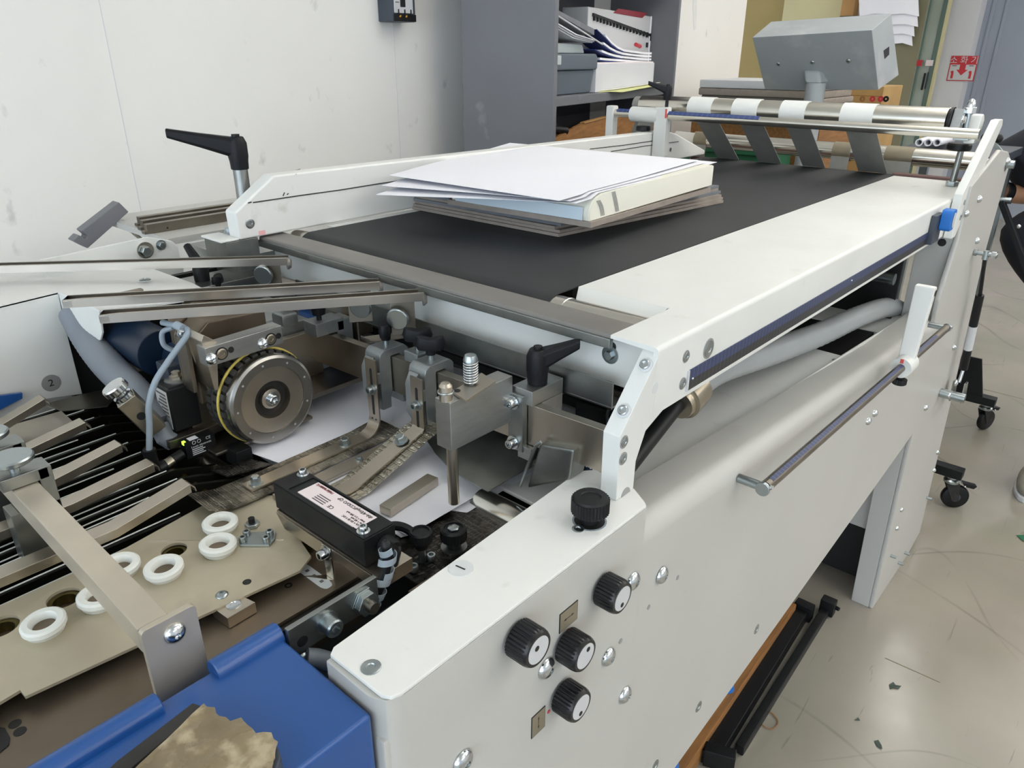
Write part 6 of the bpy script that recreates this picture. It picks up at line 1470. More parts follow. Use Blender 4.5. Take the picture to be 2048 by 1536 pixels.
# ================================================================== blue casting with the taped block
bl = thing('blue_casting', 'glossy blue cast machine arm with rounded ridges along one edge', 'casting', (0.05, 0.43, 0.6))
part('casting_body', MB().prism([(0.244, 0.362, 1.03), (0.244, 0.498, 1.03), (-0.35, 0.498, 1.03), (-0.35, 0.362, 1.03)], (0, 0, -0.5)), 'blue', bl, 0.004, seg=3)
part('rounded_ridge', MB().lathe((0.183, 0.4945, 1.029), X1, [(0, 0), (0.0105, 0), (0.0115, 0.001), (0.0115, 0.061), (0.0105, 0.062), (0, 0.062)], 24), 'blue', bl)
part('rounded_ridge', MB().lathe((-0.35, 0.4945, 1.029), X1, [(0, 0), (0.0115, 0), (0.0115, 0.487), (0.0105, 0.488), (0, 0.488)], 24), 'blue', bl)
tt = thing('taped_block', 'wooden block wrapped in wrinkled brown tape on the blue casting', 'taped block', (0.12, 0.41, 1.031))
q = [A(405, 1412, Z=1.052), A(490, 1445, Z=1.052), A(556, 1487, Z=1.052), A(562, 1512, Z=1.050), A(520, 1640, Z=1.052), A(60, 1740, Z=1.052), A(250, 1530, Z=1.052)]
part('block_core', MB().prism([V((p.x, p.y, 1.0312)) for p in q], (0, 0, 0.018)), 'slate', tt, 0.002)
g0_, g1_, g2_, g3_ = V((q[0].x, q[0].y, 1.05)), V((q[2].x, q[2].y, 1.05)), V((q[4].x, q[4].y, 1.05)), V((q[5].x, q[5].y, 1.05))
rows = []
for i in range(25):
    f = i / 24; a, b = g0_.lerp(g3_, f), g1_.lerp(g2_, f)
    rows.append([a.lerp(b, j / 15) + Z1 * (0.0028 + 0.0007 * math.sin(j * 1.7 + i * 0.9) + random.uniform(0, 0.0011)) + (a - g3_).normalized() * (random.uniform(-0.003, 0.006) if i == 0 else 0) + X1 * random.uniform(-0.0006, 0.0006) for j in range(16)])
part('wrinkled_tape', MB().sheet(rows, 0.0012), 'tape', tt, smooth=28)
part('dark_strip', MB().prism([A(385, 1405, Z=1.0525), A(408, 1413, Z=1.0525), A(262, 1536, Z=1.0525), A(40, 1760, Z=1.0525), A(20, 1720, Z=1.0525), A(235, 1520, Z=1.0525)], (0, 0, -0.02)), 'dust', tt, 0.001)

# ================================================================== suction wheel and its carrier
WC = V((0.469, 0.853, 1.0)); RT = 0.0672; RW = 0.0643; WC.z = 1.0 + RT + 0.0005
sw = thing('suction_drum', 'large steel suction wheel with a toothed black tread and yellow band', 'wheel', WC)
part('steel_rim', MB().lathe(WC, Y1, [(RW * 0.745, 0.0), (RW * 0.93, -0.0012), (RW * 0.985, 0.001), (RW, 0.003), (RW, 0.012), (RW * 0.96, 0.013), (RW * 0.9, 0.013), (RW * 0.745, 0.005), (RW * 0.745, 0)], 72), 'turned', sw, smooth=30)
part('wheel_face', MB().lathe(WC, Y1, [(0, 0.014), (RW * 0.40, 0.014), (RW * 0.42, 0.002), (RW * 0.74, 0.0012), (RW * 0.74, 0.02), (0, 0.02)], 64), 'steel', sw, smooth=30)
part('wheel_hub', MB().lathe(WC + Y1 * 0.012, NY, [(0, 0), (RW * 0.24, 0), (RW * 0.22, 0.006), (RW * 0.13, 0.008), (0, 0.008)], 36), 'steel', sw, smooth=30)
socket_screw(sw, WC + Y1 * 0.004, NY, 0.0072, 0.008, 'chrome')
for k in range(9):
    a = R(20 + 40 * k); c = WC + V((math.cos(a), 0, math.sin(a))) * RW * 0.84 - Y1 * 0.0009
    part('rim_hole', MB().cyl(c, c - Y1 * 0.0004, 0.0016, n=10), 'badge', sw)
RW = RT
part('tread_core', MB().lathe(WC + Y1 * 0.013, Y1, [(0, 0), (RW * 0.93, 0), (RW * 0.93, 0.048), (0, 0.048)], 64), 'dust', sw)
NT = 34
for row, (ya, yb_) in enumerate(((0.0135, 0.022), (0.0275, 0.041), (0.0455, 0.058))):
    mb = MB()
    for k in range(NT):
        a0, a1 = 2 * math.pi * (k + 0.5 * (row % 2)) / NT, 2 * math.pi * (k + 0.5 * (row % 2) + 0.66) / NT
        pts = [WC + V((math.cos(a) * r_, ya, math.sin(a) * r_)) for a, r_ in ((a0, RW * 0.92), (a0, RW * 0.995), ((a0 + a1) / 2, RW), (a1, RW * 0.995), (a1, RW * 0.92))]
        mb.prism(pts, (0, yb_ - ya, 0))
    part('tread_blocks', mb, 'rubber', sw, kind='stuff')
part('tread_band', MB().pipe(WC + Y1 * 0.041, WC + Y1 * 0.0455, RW * 0.985, RW * 0.9, 64), 'rubber', sw)
part('yellow_band', MB().torus(WC + Y1 * 0.0245, Y1, RW + 0.0002, 0.0020, 72, 10), 'yellow', sw)
wc = thing('wheel_carrier', 'steel carrier bracket holding the suction wheel and its valve', 'bracket', (0.43, 0.93, 1.0))
part('clamp_beam', MB().bar((0.3905, 0.872, 1.151), (0.500, 0.872, 1.153), 0.022, 0.026), 'alu', wc, 0.0012)
for x_ in (0.397, 0.470): dome_bolt(wc, (x_, 0.861, 1.148), NY, 0.0078, 'chrome', 0.006, 'button_screw')
for x_ in (0.411, 0.4815):
    part('counterbore', MB().lathe((x_, 0.861, 1.151), NY, [(0, 0), (0.0086, 0), (0.0086, 0.0006), (0, 0.0006)], 22), 'ink', wc)
    sunk_screw(wc, (x_, 0.8604, 1.151), NY, 0.0068, 'brass')
for x_ in (0.424, 0.4935): part('tapped_hole', MB().cyl((x_, 0.8611, 1.1525), (x_, 0.8605, 1.1525), 0.0042, n=14), 'ink', wc)
for x_ in (0.396, 0.485): part('pin_hole', MB().cyl((x_, 0.874, 1.1642), (x_, 0.874, 1.1647), 0.0026, n=12), 'ink', wc)
q = [A(368, 645, Y=0.93), A(392, 652, Y=0.93), A(402, 668, Y=0.93), A(412, 690, Y=0.93), A(441, 845, Y=0.93), A(430, 835, Y=0.93), A(398, 680, Y=0.93)]
part('carrier_plate', MB().prism([(0.386, 0.9305, 1.004), (0.386, 0.9305, 1.10), (0.386, 0.9305, 1.165), (0.394, 0.9305, 1.178), (0.400, 0.9305, 1.165), (0.404, 0.9305, 1.10), (0.425, 0.9305, 1.03), (0.46, 0.9305, 1.015), (0.52, 0.9305, 1.03), (0.52, 0.9305, 1.004)], (0, 0.004, 0)), 'steel_dk', wc, 0.0008)
part('carrier_plate', MB().box(0.386, 0.392, 0.905, 0.93, 1.09, 1.165), 'steel_dk', wc, 0.001)
part('carrier_edge', MB().prism([(0.4035, 0.8705, 1.10), (0.412, 0.8705, 1.165), (0.396, 0.8705, 1.178), (0.392, 0.8705, 1.17), (0.398, 0.8705, 1.10)], (0, 0.06, 0)), 'steel', wc, 0.001)
part('carrier_arm', MB().prism([(0.386, 0.905, 1.17), (0.392, 0.905, 1.172), (0.425, 0.905, 1.03), (0.419, 0.905, 1.025)], (0, 0.025, 0)), 'steel', wc, 0.0008)
part('valve_seat', MB().box(0.345, 0.425, 0.915, 0.985, 1.018, 1.030), 'steel_dk', wc, 0.001)
part('nozzle_housing', MB().prism([(0.402, 0.925, 1.06), (0.515, 0.925, 1.06), (0.515, 0.925, 1.170), (0.43, 0.925, 1.174), (0.402, 0.925, 1.152)], (0, 0.05, 0)), 'steel_brown', wc, 0.003)
part('nozzle_housing', MB().prism([(0.41, 0.975, 1.09), (0.53, 0.975, 1.09), (0.53, 0.975, 1.182), (0.44, 0.975, 1.186), (0.41, 0.975, 1.165)], (0, 0.03, 0)), 'steel_brown', wc, 0.003)
part('carrier_foot', MB().box(0.386, 0.54, 0.875, 0.93, 1.004, 1.010), 'steel_dk', wc, 0.002)
# ---- solenoid valve
v0 = V((0.384, 0.952, 1.0305))
sv_ = thing('solenoid_valve', 'black solenoid valve with a steel nut cap and white rating label', 'valve', v0)
part('coil_body', MB().box(0.362, 0.402, 0.930, 0.972, 1.0305, 1.096), 'black', sv_, 0.004, seg=3)
part('coil_side', MB().box(0.385, 0.43, 0.974, 1.01, 1.05, 1.108), 'slate', sv_, 0.002)
c = V((0.386, 0.951, 1.096))
part('steel_washer', MB().lathe(c, Z1, [(0, 0), (0.0165, 0), (0.0165, 0.002), (0.013, 0.0032), (0, 0.0032)], 32), 'galv', sv_)
part('hex_nut', MB().lathe(c + Z1 * 0.0032, Z1, [(0, 0), (0.0095, 0), (0.0095, 0.004), (0.006, 0.0045), (0.006, 0.0095), (0, 0.0095)], 6), 'steel', sv_)
lab_ = part('rating_label', MB().box(0.3613, 0.362, 0.935, 0.968, 1.035, 1.090), 'badge_lt', sv_)
for k in range(7): part('print_line', MB().box(0.3609, 0.3613, 0.938, 0.964 - 0.004 * (k % 3), 1.052 + 0.0052 * k, 1.0545 + 0.0052 * k), 'inkgrey', lab_)
# ---- small black sensor on the carrier
s0 = A(352, 862, Y=0.908)
se = thing('proximity_sensor', 'small black sensor with green light and printed face on the carrier', 'sensor', (0.385, 0.91, 1.0))
xa, xb_, za, zb_ = 0.358, 0.400, 1.004, 1.0285
fc_ = part('sensor_body', MB().box(xa, xb_, 0.898, 0.914, za, zb_), 'black', se, 0.0008)
part('white_sticker', MB().box(xa + 0.008, xa + 0.020, 0.900, 0.910, zb_, zb_ + 0.0004), 'paper', se)
part('green_led', MB().box(xa - 0.0006, xa + 0.003, 0.901, 0.906, zb_ - 0.004, zb_ + 0.0006), 'led', se)
for k in range(4): part('print_line', MB().box(xa + 0.008, xa + 0.026 - 0.003 * (k % 2), 0.8976, 0.898, za + 0.003 + 0.0027 * k, za + 0.0042 + 0.0027 * k), 'badge_lt', fc_)
words('lettering', 'Leuze electronic', 0.0042, (xa + 0.0215, 0.8977, za + 0.0152), X1, Z1, 'facegrey', fc_)
words('lettering', 'CE', 0.0058, (xa + 0.032, 0.8977, za + 0.0212), X1, Z1, 'facegrey', fc_)
for dx in (0.012, 0.019): part('approval_mark', MB().torus((xa + dx, 0.8977, za + 0.0212), Y1, 0.0023, 0.0004, 18, 6), 'facegrey', fc_)
part('plug_collar', MB().cyl((xa - 0.002, 0.905, 1.012), (xa - 0.016, 0.905, 1.008), 0.0072, n=20), 'black', se)
part('plug_nut', MB().cyl((xa - 0.016, 0.905, 1.008), (xa - 0.027, 0.905, 1.0045), 0.0075, n=16), 'brass', se, 0.0008)
el = V((xa - 0.036, 0.905, 1.003))
part('angle_plug', MB().tube([V((xa - 0.026, 0.905, 1.0045)), el, el + V((-0.006, 0, 0.004)), el + V((-0.007, 0, 0.020)), el + V((-0.007, 0, 0.032))], 0.0082, 14), 'black', se, smooth=60)
c0_ = el + V((-0.007, 0, 0.030))
cab_ = catmull([c0_, A(299, 850, Y=0.905), A(298, 810, Y=0.905), A(310, 765, Y=0.905), A(335, 725, Y=0.905), A(358, 693, Y=0.905), A(376, 668, Y=0.905), A(372, 658, Y=0.915), A(352, 651, Y=0.93), A(325, 645, Y=0.96)], 7)
part('grey_cable', MB().tube(cab_, 0.0040, 12), 'cable', se)
part('cable_clip', MB().tube([A(352, 650, Y=0.925), A(366, 657, Y=0.913)], 0.0056, 12), 'cable', se)
socket_screw(se, A(363, 667, Y=0.912), NY, 0.0042, 0.004, 'chrome')
part('grey_cable', MB().tube(catmull([A(345, 655, Y=0.95), A(325, 665, Y=0.96), A(328, 690, Y=0.96), A(350, 702, Y=0.955), A(380, 712, Y=0.95)], 6), 0.0035, 10), 'cable', se)
for k, (a, b, s_) in enumerate(((430, 655, 0.005), (420, 710, 0.004))): pass
# ---- dark blue drive behind the wheel
dv = thing('drive_unit', 'dark blue drive motor in a grey flange behind the valve', 'motor', (0.40, 1.05, 1.08))
c = A(330, 700, Y=1.04)
part('motor_tube', MB().cyl((c.x - 0.01, 1.03, c.z), (c.x - 0.01, 1.16, c.z), 0.034, n=32), 'navy', dv, 0.002)
part('flange_plate', MB().box(c.x - 0.05, c.x + 0.035, 1.161, 1.172, c.z - 0.07, c.z + 0.06), 'steel_dk', dv, 0.002)
part('motor_tube', MB().cyl((c.x - 0.012, 1.0, c.z - 0.004), (c.x + 0.07, 1.0, c.z - 0.03), 0.028, n=28), 'navy', dv, 0.002)
for a, b in ((268, 672), (283, 724)): socket_screw(dv, A(a, b, Y=1.161), NY, 0.0045, 0.004, 'steel')
solo('machine_interior', MB().box(0.345, 0.62, 1.262, 1.275, 0.90, 1.15), 'darkin', 'dark inner wall of the feeder behind the drive', 'inner wall', (0.4, 1.27, 0.9))
solo('rear_baffle', MB().box(0.40, 0.56, 1.02, 1.18, 0.93, 0.975), 'dust', 'dusty dark parts between the feed strip tips and the wheel', 'machine part', (0.45, 1.1, 0.93), 0.004)
# dusty parts near the blade tips
t = thing('dusty_roller', 'dusty steel roller end poking out near the feed strip tips', 'roller', (0.42, 0.85, 0.97))
p = A(440, 930, Z=0.985)
part('roller_body', MB().cyl((p.x, p.y - 0.012, 0.975), (p.x, p.y + 0.12, 0.975), 0.013, n=24), 'brass', t, 0.001)
solo('ribbed_plate', MB().sheet([[A(422, 940, Z=0.995), A(455, 952, Z=0.995)], [A(500, 918, Z=0.998), A(545, 928, Z=0.998)]], 0.002), 'emboss_dk', 'small dark ribbed plate between the feed strip tips and the paper', 'plate', A(460, 940, Z=0.995))
solo('tip_block', MB().obox(A(478, 908, Z=1.0), (0.012, 0, 0), (0, 0.016, 0), (0, 0, 0.012)), 'black', 'small black block at the paper corner below the wheel', 'block', A(478, 908, Z=0.99), 0.002)
solo('dust_tray', MB().box(0.345, 0.46, 0.76, 1.02, 0.955, 0.965), 'dust', 'dusty tray under the feed strip tips', 'tray', (0.4, 0.9, 0.955))
# ---- ribbed hose with its knurled valve
hs_ = thing('suction_hose', 'thick grey ribbed hose coming from under the white hood', 'hose', A(240, 750, Y=1.05))
hp_ = catmull([A(150, 625, Y=1.235), A(178, 678, Y=1.19), A(215, 728, Y=1.10), A(262, 775, Y=1.03), A(300, 815, Y=0.985), A(325, 850, Y=0.955)], 14)
part('hose_body', MB().tube(hp_, lambda i: (0.0235 - 0.004 * i / 70) * (1 + 0.03 * (i % 2)), 20), 'hose_dk', hs_, smooth=60)
part('hose_end', MB().tube([A(318, 850, Y=0.945), A(330, 875, Y=0.935), A(348, 885, Y=0.93)], 0.0125, 16), 'hose_dk', hs_, 0.001)
kv = thing('flow_valve', 'nickel flow valve with a knurled knob in front of the hose', 'valve', A(270, 800, Y=0.945))
k0, k1 = A(236, 782, Y=0.945), A(318, 862, Y=0.935); kd = (k1 - k0).normalized()
part('valve_body', MB().obox(k0.lerp(k1, 0.55), kd * 0.030, perp(kd)[0] * 0.013, perp(kd)[1] * 0.013), 'brass', kv, 0.0018)
pth_ = k0.lerp(k1, 0.52); vdir_ = (EYE - pth_).normalized(); vv = max((perp(kd)[0], -perp(kd)[0], perp(kd)[1], -perp(kd)[1]), key=lambda q: q.dot(vdir_))
part('side_hole', MB().cyl(pth_ + vv * 0.0131, pth_ + vv * 0.0136, 0.0055, n=18), 'ink', kv)
part('valve_knob', MB().lathe(k0 - kd * 0.010, kd, [(0, 0), (0.0145, 0), (0.0158, 0.0018), (0.0158, 0.009), (0.0148, 0.0105), (0.008, 0.0108), (0.008, 0.016), (0.012, 0.017), (0.012, 0.022), (0, 0.022)], 32), 'chrome', kv)
# ---- white hood with the number 2 badge
HYf = 1.25
hd = thing('white_hood', 'white sheet metal hood with a grey number 2 badge on its front', 'hood', (0.3, 1.2, 1.0))
f0 = [A(-140, 655, Y=HYf), A(0, 612, Y=HYf), A(116, 584, Y=HYf), A(131, 655, Y=HYf), A(165, 788, Y=HYf), A(92, 798, Y=HYf), A(0, 850, Y=HYf), A(-140, 920, Y=HYf)]
part('hood_front', MB().prism(f0, (0, 0.004, 0)), 'white', hd, 0.001)
xf = f0[2].x
g_ = [V((xf, HYf, f0[2].z)), A(198, 620, X=xf + 0.004), A(204, 666, X=xf + 0.004), A(200, 681, X=xf + 0.004), A(131, 655, X=xf)]
part('hood_flange', MB().prism(g_, (0.003, 0, 0)), 'white', hd, 0.0008)
HZ = f0[2].z
r0 = [f0[0], f0[1], V((xf, HYf, HZ)), V((g_[1].x, g_[1].y, g_[1].z))]
rr = [A(330, 606, Z=HZ - 0.004), A(430, 590, Z=HZ - 0.008), A(385, 566, Z=HZ - 0.006), A(290, 532, Z=HZ), A(0, 545, Z=HZ + 0.004), A(-140, 552, Z=HZ + 0.004)]
top = r0 + rr
part('hood_top', MB().prism([p - Z1 * 0.003 for p in top], (0, 0, 0.003)), 'white_worn', hd)
dome_bolt(hd, A(290, 560, Z=HZ + 0.0005), Z1, 0.009, 'zinc', 0.003, 'button_screw')
p = A(102, 766, Y=HYf)
bd2 = part('number_badge', MB().cyl(p, p + NY * 0.0008, 0.0135, n=36), 'badge', hd)
words('number', '2', 0.016, p + NY * 0.0009, X1, Z1, 'ink', bd2)
solo('blue_sheet', MB().prism([A(-60, 800, Y=HYf - 0.012), A(45, 786, Y=HYf - 0.012), A(45, 797, Y=HYf - 0.012), A(-20, 830, Y=HYf - 0.012), A(-60, 850, Y=HYf - 0.012)], (0, 0.006, 0)), 'blue', 'blue sheet edge below the white hood front', 'sheet', A(0, 815, Y=HYf - 0.012))
t = solo('guide_sheet', MB().prism([A(88, 808, Z=1.006), A(122, 822, Z=1.006), A(215, 812, Z=1.006), A(250, 770, Z=1.006), A(165, 788, Z=1.006)], (0, 0, -0.0015)), 'steel_dk', 'thin pointed steel sheet sticking out below the white hood', 'sheet', A(150, 800, Z=1.006))
solo('brushed_tray', MB().sheet([[V((0.02, 1.07, 1.004)), V((0.02, 1.16, 1.012))], [V((0.20, 1.08, 1.004)), V((0.20, 1.17, 1.012))], [V((0.30, 1.10, 1.0)), V((0.30, 1.18, 1.006))]], 0.003), 'steel', 'brushed steel tray edge between the last finger bars', 'tray', (0.2, 1.1, 1.0))
# ---- side plate and fittings behind the hood
fy = 1.345
fs = thing('feeder_side_plate', 'white feeder side plate with bolts in front of the long wall', 'side plate', (0.5, fy, 0.9))
q = [A(80, 520, Y=fy), A(296, 474, Y=fy), A(344, 482, Y=fy), A(356, 492, Y=fy), A(372, 560, Y=fy), A(120, 640, Y=fy)]
part('side_sheet', MB().prism(q, (0, 0.006, 0)), 'white', fs, 0.002)
part('large_washer', MB().cyl(A(290, 500, Y=fy), A(290, 500, Y=fy) + NY * 0.003, 0.0145, n=28), 'bright', fs)
hex_bolt(fs, A(290, 502, Y=fy - 0.003), NY, 0.009, 0.010, 'zinc', washer=False)
hex_bolt(fs, A(322, 490, Y=fy), NY, 0.0065, 0.008, 'zinc')
lf = thing('far_lever_clamp', 'black lever clamp half hidden behind the long guide rail', 'clamp lever', A(400, 560, Y=1.2))
hb = A(404, 556, Y=1.20)
part('clamp_plate', MB().box(hb.x - 0.03, hb.x + 0.10, 1.16, 1.24, hb.z - 0.02, hb.z - 0.004), 'galv', lf, 0.002)
part('lever_hub', MB().lathe(hb - Z1 * 0.004, Z1, [(0, 0), (0.0125, 0), (0.013, 0.02), (0.010, 0.032), (0, 0.032)], 16), 'black', lf)
part('lever_arm', MB().tube([hb + Z1 * 0.022, A(374, 492, Y=1.24)], lambda i: 0.0095 - 0.003 * i, 8), 'black_soft', lf)
wk = A(436, 568, Y=1.17); part('square_tube_end', MB().box(wk.x - 0.07, wk.x - 0.03, 1.14, 1.16, wk.z - 0.02, wk.z - 0.008), 'white', lf, 0.001)
wing_knob(lf, V((wk.x, wk.y, wk.z - 0.01)), (0.7, 0.7, 0), 0.03)
rs = [A(425, 520, Z=1.10), A(520, 545, Z=1.10), A(640, 590, Z=1.10), A(560, 610, Z=1.10), A(420, 560, Z=1.10)]
solo('white_cover_sheet', MB().prism([V((0.58, 0.99, 1.055)), V((0.66, 0.99, 1.055)), V((0.70, 1.16, 1.10)), V((0.66, 1.34, 1.10)), V((0.52, 1.34, 1.10)), V((0.50, 1.10, 1.085))], (0, 0, -0.003)), 'white_worn', 'white cover sheet seen between the guide rails', 'sheet', (0.6, 1.1, 1.05))
solo('blue_block', MB().box(0.66, 0.72, 0.99, 1.08, 1.04, 1.10), 'blue', 'blue machine block glimpsed below the guide rails', 'block', (0.68, 1.03, 1.04), 0.004)
# ---- grey hook tool and flat bars by the wall
ty_ = 1.62
q = [A(146, 482, Y=ty_), A(158, 470, Y=ty_), A(172, 478, Y=ty_), A(175, 472, Y=ty_), A(163, 462, Y=ty_), A(238, 404, Y=ty_), A(258, 424, Y=ty_), A(176, 497, Y=ty_)]
t = thing('hook_tool', 'dark grey notched tool with a steel rod leaning near the wall', 'tool', A(200, 470, Y=ty_))
part('tool_body', MB().prism(q, (0, 0.03, 0)), 'cab', t, 0.002)
r0_, r1_ = A(243, 446, Y=ty_ + 0.012), A(282, 478, Y=ty_ + 0.012)
part('tool_rod', MB().cyl(r0_, r1_ + (r1_ - r0_) * 1.2, 0.0042, n=16), 'bright', t)
part('rod_collar', MB().cyl(r0_ - (r1_ - r0_) * 0.05, r0_ + (r1_ - r0_) * 0.12, 0.0075, n=16), 'zinc', t)
LZ_ = A(290, 470, Y=1.46).z
solo('tool_shelf', MB().box(0.60, 0.99, 1.395, 1.70, LZ_ - 0.012, LZ_), 'white_shaded', 'white ledge behind the feeder carrying tool and bars', 'ledge', (0.6, 1.5, LZ_))
for k, (a, b, y, z0, lab) in enumerate(((290, 470, 1.46, 0.0, 'flat steel bar with a hole, in front of the bundle by the wall'), (282, 462, 1.50, 0.004, 'middle flat steel bar of the bundle by the wall'), (276, 455, 1.54, 0.008, 'rear flat steel bar of the bundle by the wall'))):
    p = A(a, b, Y=y); x1_ = A(475, 420, Y=y).x + 0.12
    zt_ = A(a, b - 20, Y=y).z
    o = thing('flat_steel_bar', lab, 'bar', (p.x, y, p.z), 'flat steel bars by the wall')
    part('bar_body', MB().prism([(p.x, y, LZ_ + 0.0003), (x1_, y, LZ_ + 0.0003), (x1_, y, zt_), (p.x + 0.006, y, zt_), (p.x + 0.006, y, zt_ - 0.012), (p.x, y, zt_ - 0.012)], (0, 0.014, 0)), 'steel_dk', o, 0.001)
    if k == 0: part('bar_hole', MB().cyl((p.x + 0.045, y, zt_ - 0.012), (p.x + 0.045, y - 0.0005, zt_ - 0.012), 0.002, n=10), 'ink', o)

# ================================================================== paper and board stack on the belt
def quad_slab(pts, z0, h, m, nm, lab, bend=None, tier=None, grp='boards and sheets stacked on the belt', bev=0.0):
    return solo(nm, MB().prism([V((p.x, p.y, z0)) for p in pts], (0, 0, h)), m, lab, 'board' if 'board' in nm else 'paper', (pts[0].x, pts[0].y, z0), bev, group=grp)
BT = TZ + 0.0012
ang0 = [A(1115, 474, Z=BT), A(1446, 396, Z=BT + 0.01), None, A(823, 412, Z=BT + 0.006)]
ang0[2] = ang0[1] + (ang0[3] - ang0[0])
def shift(pts, dx, dy, rot=0.0):
    c = sum(pts, V((0, 0, 0))) / 4; m = Matrix.Rotation(rot, 3, 'Z'); return [c + m @ (p - c) + V((dx, dy, 0)) for p in pts]
z = BT
labs = ['lowest grey board of the stack lying on the black belt', 'second grey board from the black belt up', 'third grey board from the black belt up', 'fourth grey board, darker, slightly turned', 'fifth grey board, jutting out at the rear corner', 'sixth grey board, just under the cream cases']
for i, lab in enumerate(labs):
    p = shift(ang0, random.uniform(-0.004, 0.004) + 0.002 * i, random.uniform(-0.004, 0.004) + 0.003 * i, R((0, 0.4, -0.5, 1.2, 0.8, 1.6)[i]))
    h = (0.0055, 0.005, 0.005, 0.0055, 0.0045, 0.005)[i]
    quad_slab(p, z, h, 'board_gray' if i not in (3, 5) else 'board_dk', 'grey_board', lab); z += h + 0.0004
# cream cases: wide folded covers with rounded spine
zc0 = z
c1 = [A(1182, 446, Z=zc0 + 0.008), A(1422, 372, Z=zc0 + 0.012), None, A(895, 402, Z=zc0 + 0.006)]
c1[2] = c1[1] + (c1[3] - c1[0])
quad_slab(c1, z, 0.009, 'board_gray', 'case_board', 'grey case board with a paler edge under the cream cover'); z += 0.0095
c2 = shift(c1, 0.003, 0.004, R(-0.6))
u_ = (c2[1] - c2[0]).normalized(); w_ = (c2[3] - c2[0]).normalized()
cas = thing('case_cover', 'thick cream case cover with a rounded spine and stripe marks', 'cover', c2[0])
Lu, Lw = (c2[1] - c2[0]).length, (c2[3] - c2[0]).length; Hc = 0.040
pr_ = [(0.002, 0), (-0.001, 0.010), (0.001, 0.020), (0.007, 0.030), (0.018, 0.036), (0.034, Hc), (Lu - 0.002, Hc), (Lu, Hc - 0.002), (Lu, 0)]
c2z = V((c2[0].x, c2[0].y, z))
part('cover_block', MB().prism([c2z + u_ * a + Z1 * b for a, b in pr_], w_ * (Lw * 0.96)), 'paper_warm', cas, smooth=50)
part('cover_edge', MB().prism([c2z + u_ * (a + 0.003) + Z1 * b * 0.97 - w_ * 0.0008 for a, b in pr_], w_ * 0.0006), 'paper_warm', cas)
for k in range(2):
    for j in range(4):
        a_ = 0.026 + 0.045 * k + 0.0032 * j
        part('stripe_mark', MB().tube(catmull([c2z + u_ * (a_ + 0.010) - w_ * 0.0012 + Z1 * 0.003, c2z + u_ * (a_ + 0.004) - w_ * 0.0014 + Z1 * 0.018, c2z + u_ * (a_ - 0.006) - w_ * 0.0012 + Z1 * (0.030 if k == 0 else 0.038)], 5), 0.0005, 5), 'badge', cas)
part('window_tint_strip', MB().prism([c2z + w_ * 0.01 - u_ * 0.004 + Z1 * 0.001, c2z + w_ * (Lw * 0.92) - u_ * 0.004 + Z1 * 0.001, c2z + w_ * (Lw * 0.92) - u_ * 0.003 + Z1 * 0.022, c2z + w_ * 0.01 - u_ * 0.003 + Z1 * 0.022], u_ * 0.001), 'paper_window_tint', cas)  # bluish strip standing in for window light on this side of the cover
zp = z + Hc + 0.001
# loose white sheets on top, curling down at their near corner
def loose(corners, lab, zoff, seed):
    a, b, c, d = [V(p) for p in corners]; rng = random.Random(seed); rows = []
    for i in range(25):
        f = i / 24; row = []
        for j in range(25):
            g = j / 24; p = (a.lerp(b, f)).lerp(d.lerp(c, f), g)
            base = z_top(p) + zoff; p.z = p.z + 0.006 * math.sin(math.pi * f) * math.sin(math.pi * g) + 0.0008 * math.sin(7 * f + seed) * math.sin(5 * g)
            aa, bb = (p - c2[0]).dot(u_), (p - c2[0]).dot(w_)
            if 0.012 < aa < Lu + 0.004 and -0.004 < bb < Lw * 0.96 + 0.004: p.z = max(p.z, zp + 0.0012 + zoff)
            row.append(p)
        rows.append(row)
    return solo('paper_sheet', MB().sheet(rows, 0.0006), 'paper', lab, 'paper', tuple(a), group='loose sheets on top of the stack', smooth=60)
def z_top(p): return 0
def PZ(px, py, z): return A(px, py, Z=z)
loose([PZ(1152, 406, zp - 0.006), PZ(1434, 324, zp + 0.003), PZ(1040, 292, zp + 0.003), PZ(752, 388, zp - 0.018)], 'lowest loose white sheet, its corner drooping beyond the stack', 0.0, 1)
loose([PZ(1140, 402, zp - 0.002), PZ(1410, 325, zp + 0.005), PZ(1030, 289, zp + 0.005), PZ(764, 370, zp - 0.008)], 'white sheet one below the top of the loose pile', 0.002, 2)
loose([PZ(1118, 401, zp + 0.002), PZ(1396, 320, zp + 0.009), PZ(1020, 286, zp + 0.009), PZ(779, 350, zp + 0.002)], 'topmost loose white sheet on the stack', 0.004, 3)
# ================================================================== person at the far right of the hall, partly in view
def skin_figure(name, joints, edges, m, parent, sub=2):
    """one continuous surface grown around a skeleton: joints {name: (point, radius)}"""
    me = bpy.data.meshes.new(name); ks = list(joints)
    me.from_pydata([joints[k][0] for k in ks], [(ks.index(a), ks.index(b)) for a, b in edges], [])
    o = bpy.data.objects.new(name, me); COL.objects.link(o)
    md = o.modifiers.new('skin', 'SKIN'); md.use_smooth_shade = True
    lay = me.skin_vertices[0].data
    for i, k in enumerate(ks):
        r = joints[k][1]; lay[i].radius = (r, r) if not isinstance(r, tuple) else r
    lay[0].use_root = True
    s = o.modifiers.new('sub', 'SUBSURF'); s.levels = sub; s.render_levels = sub
    dg = bpy.context.evaluated_depsgraph_get(); ev = o.evaluated_get(dg)
    nm = bpy.data.meshes.new_from_object(ev); bpy.data.objects.remove(o)
    off = OFF[parent.name] if parent else V((0, 0, 0))
    for v in nm.vertices: v.co -= off
    nm.materials.clear(); nm.materials.append(M[m])
    for p in nm.polygons: p.use_smooth = True
    q = bpy.data.objects.new(name, nm); COL.objects.link(q)
    if parent: q.parent = parent; OFF[q.name] = off
    return q
bx = 3.62
hip = V((bx + 0.20, 0.12, 0.90))
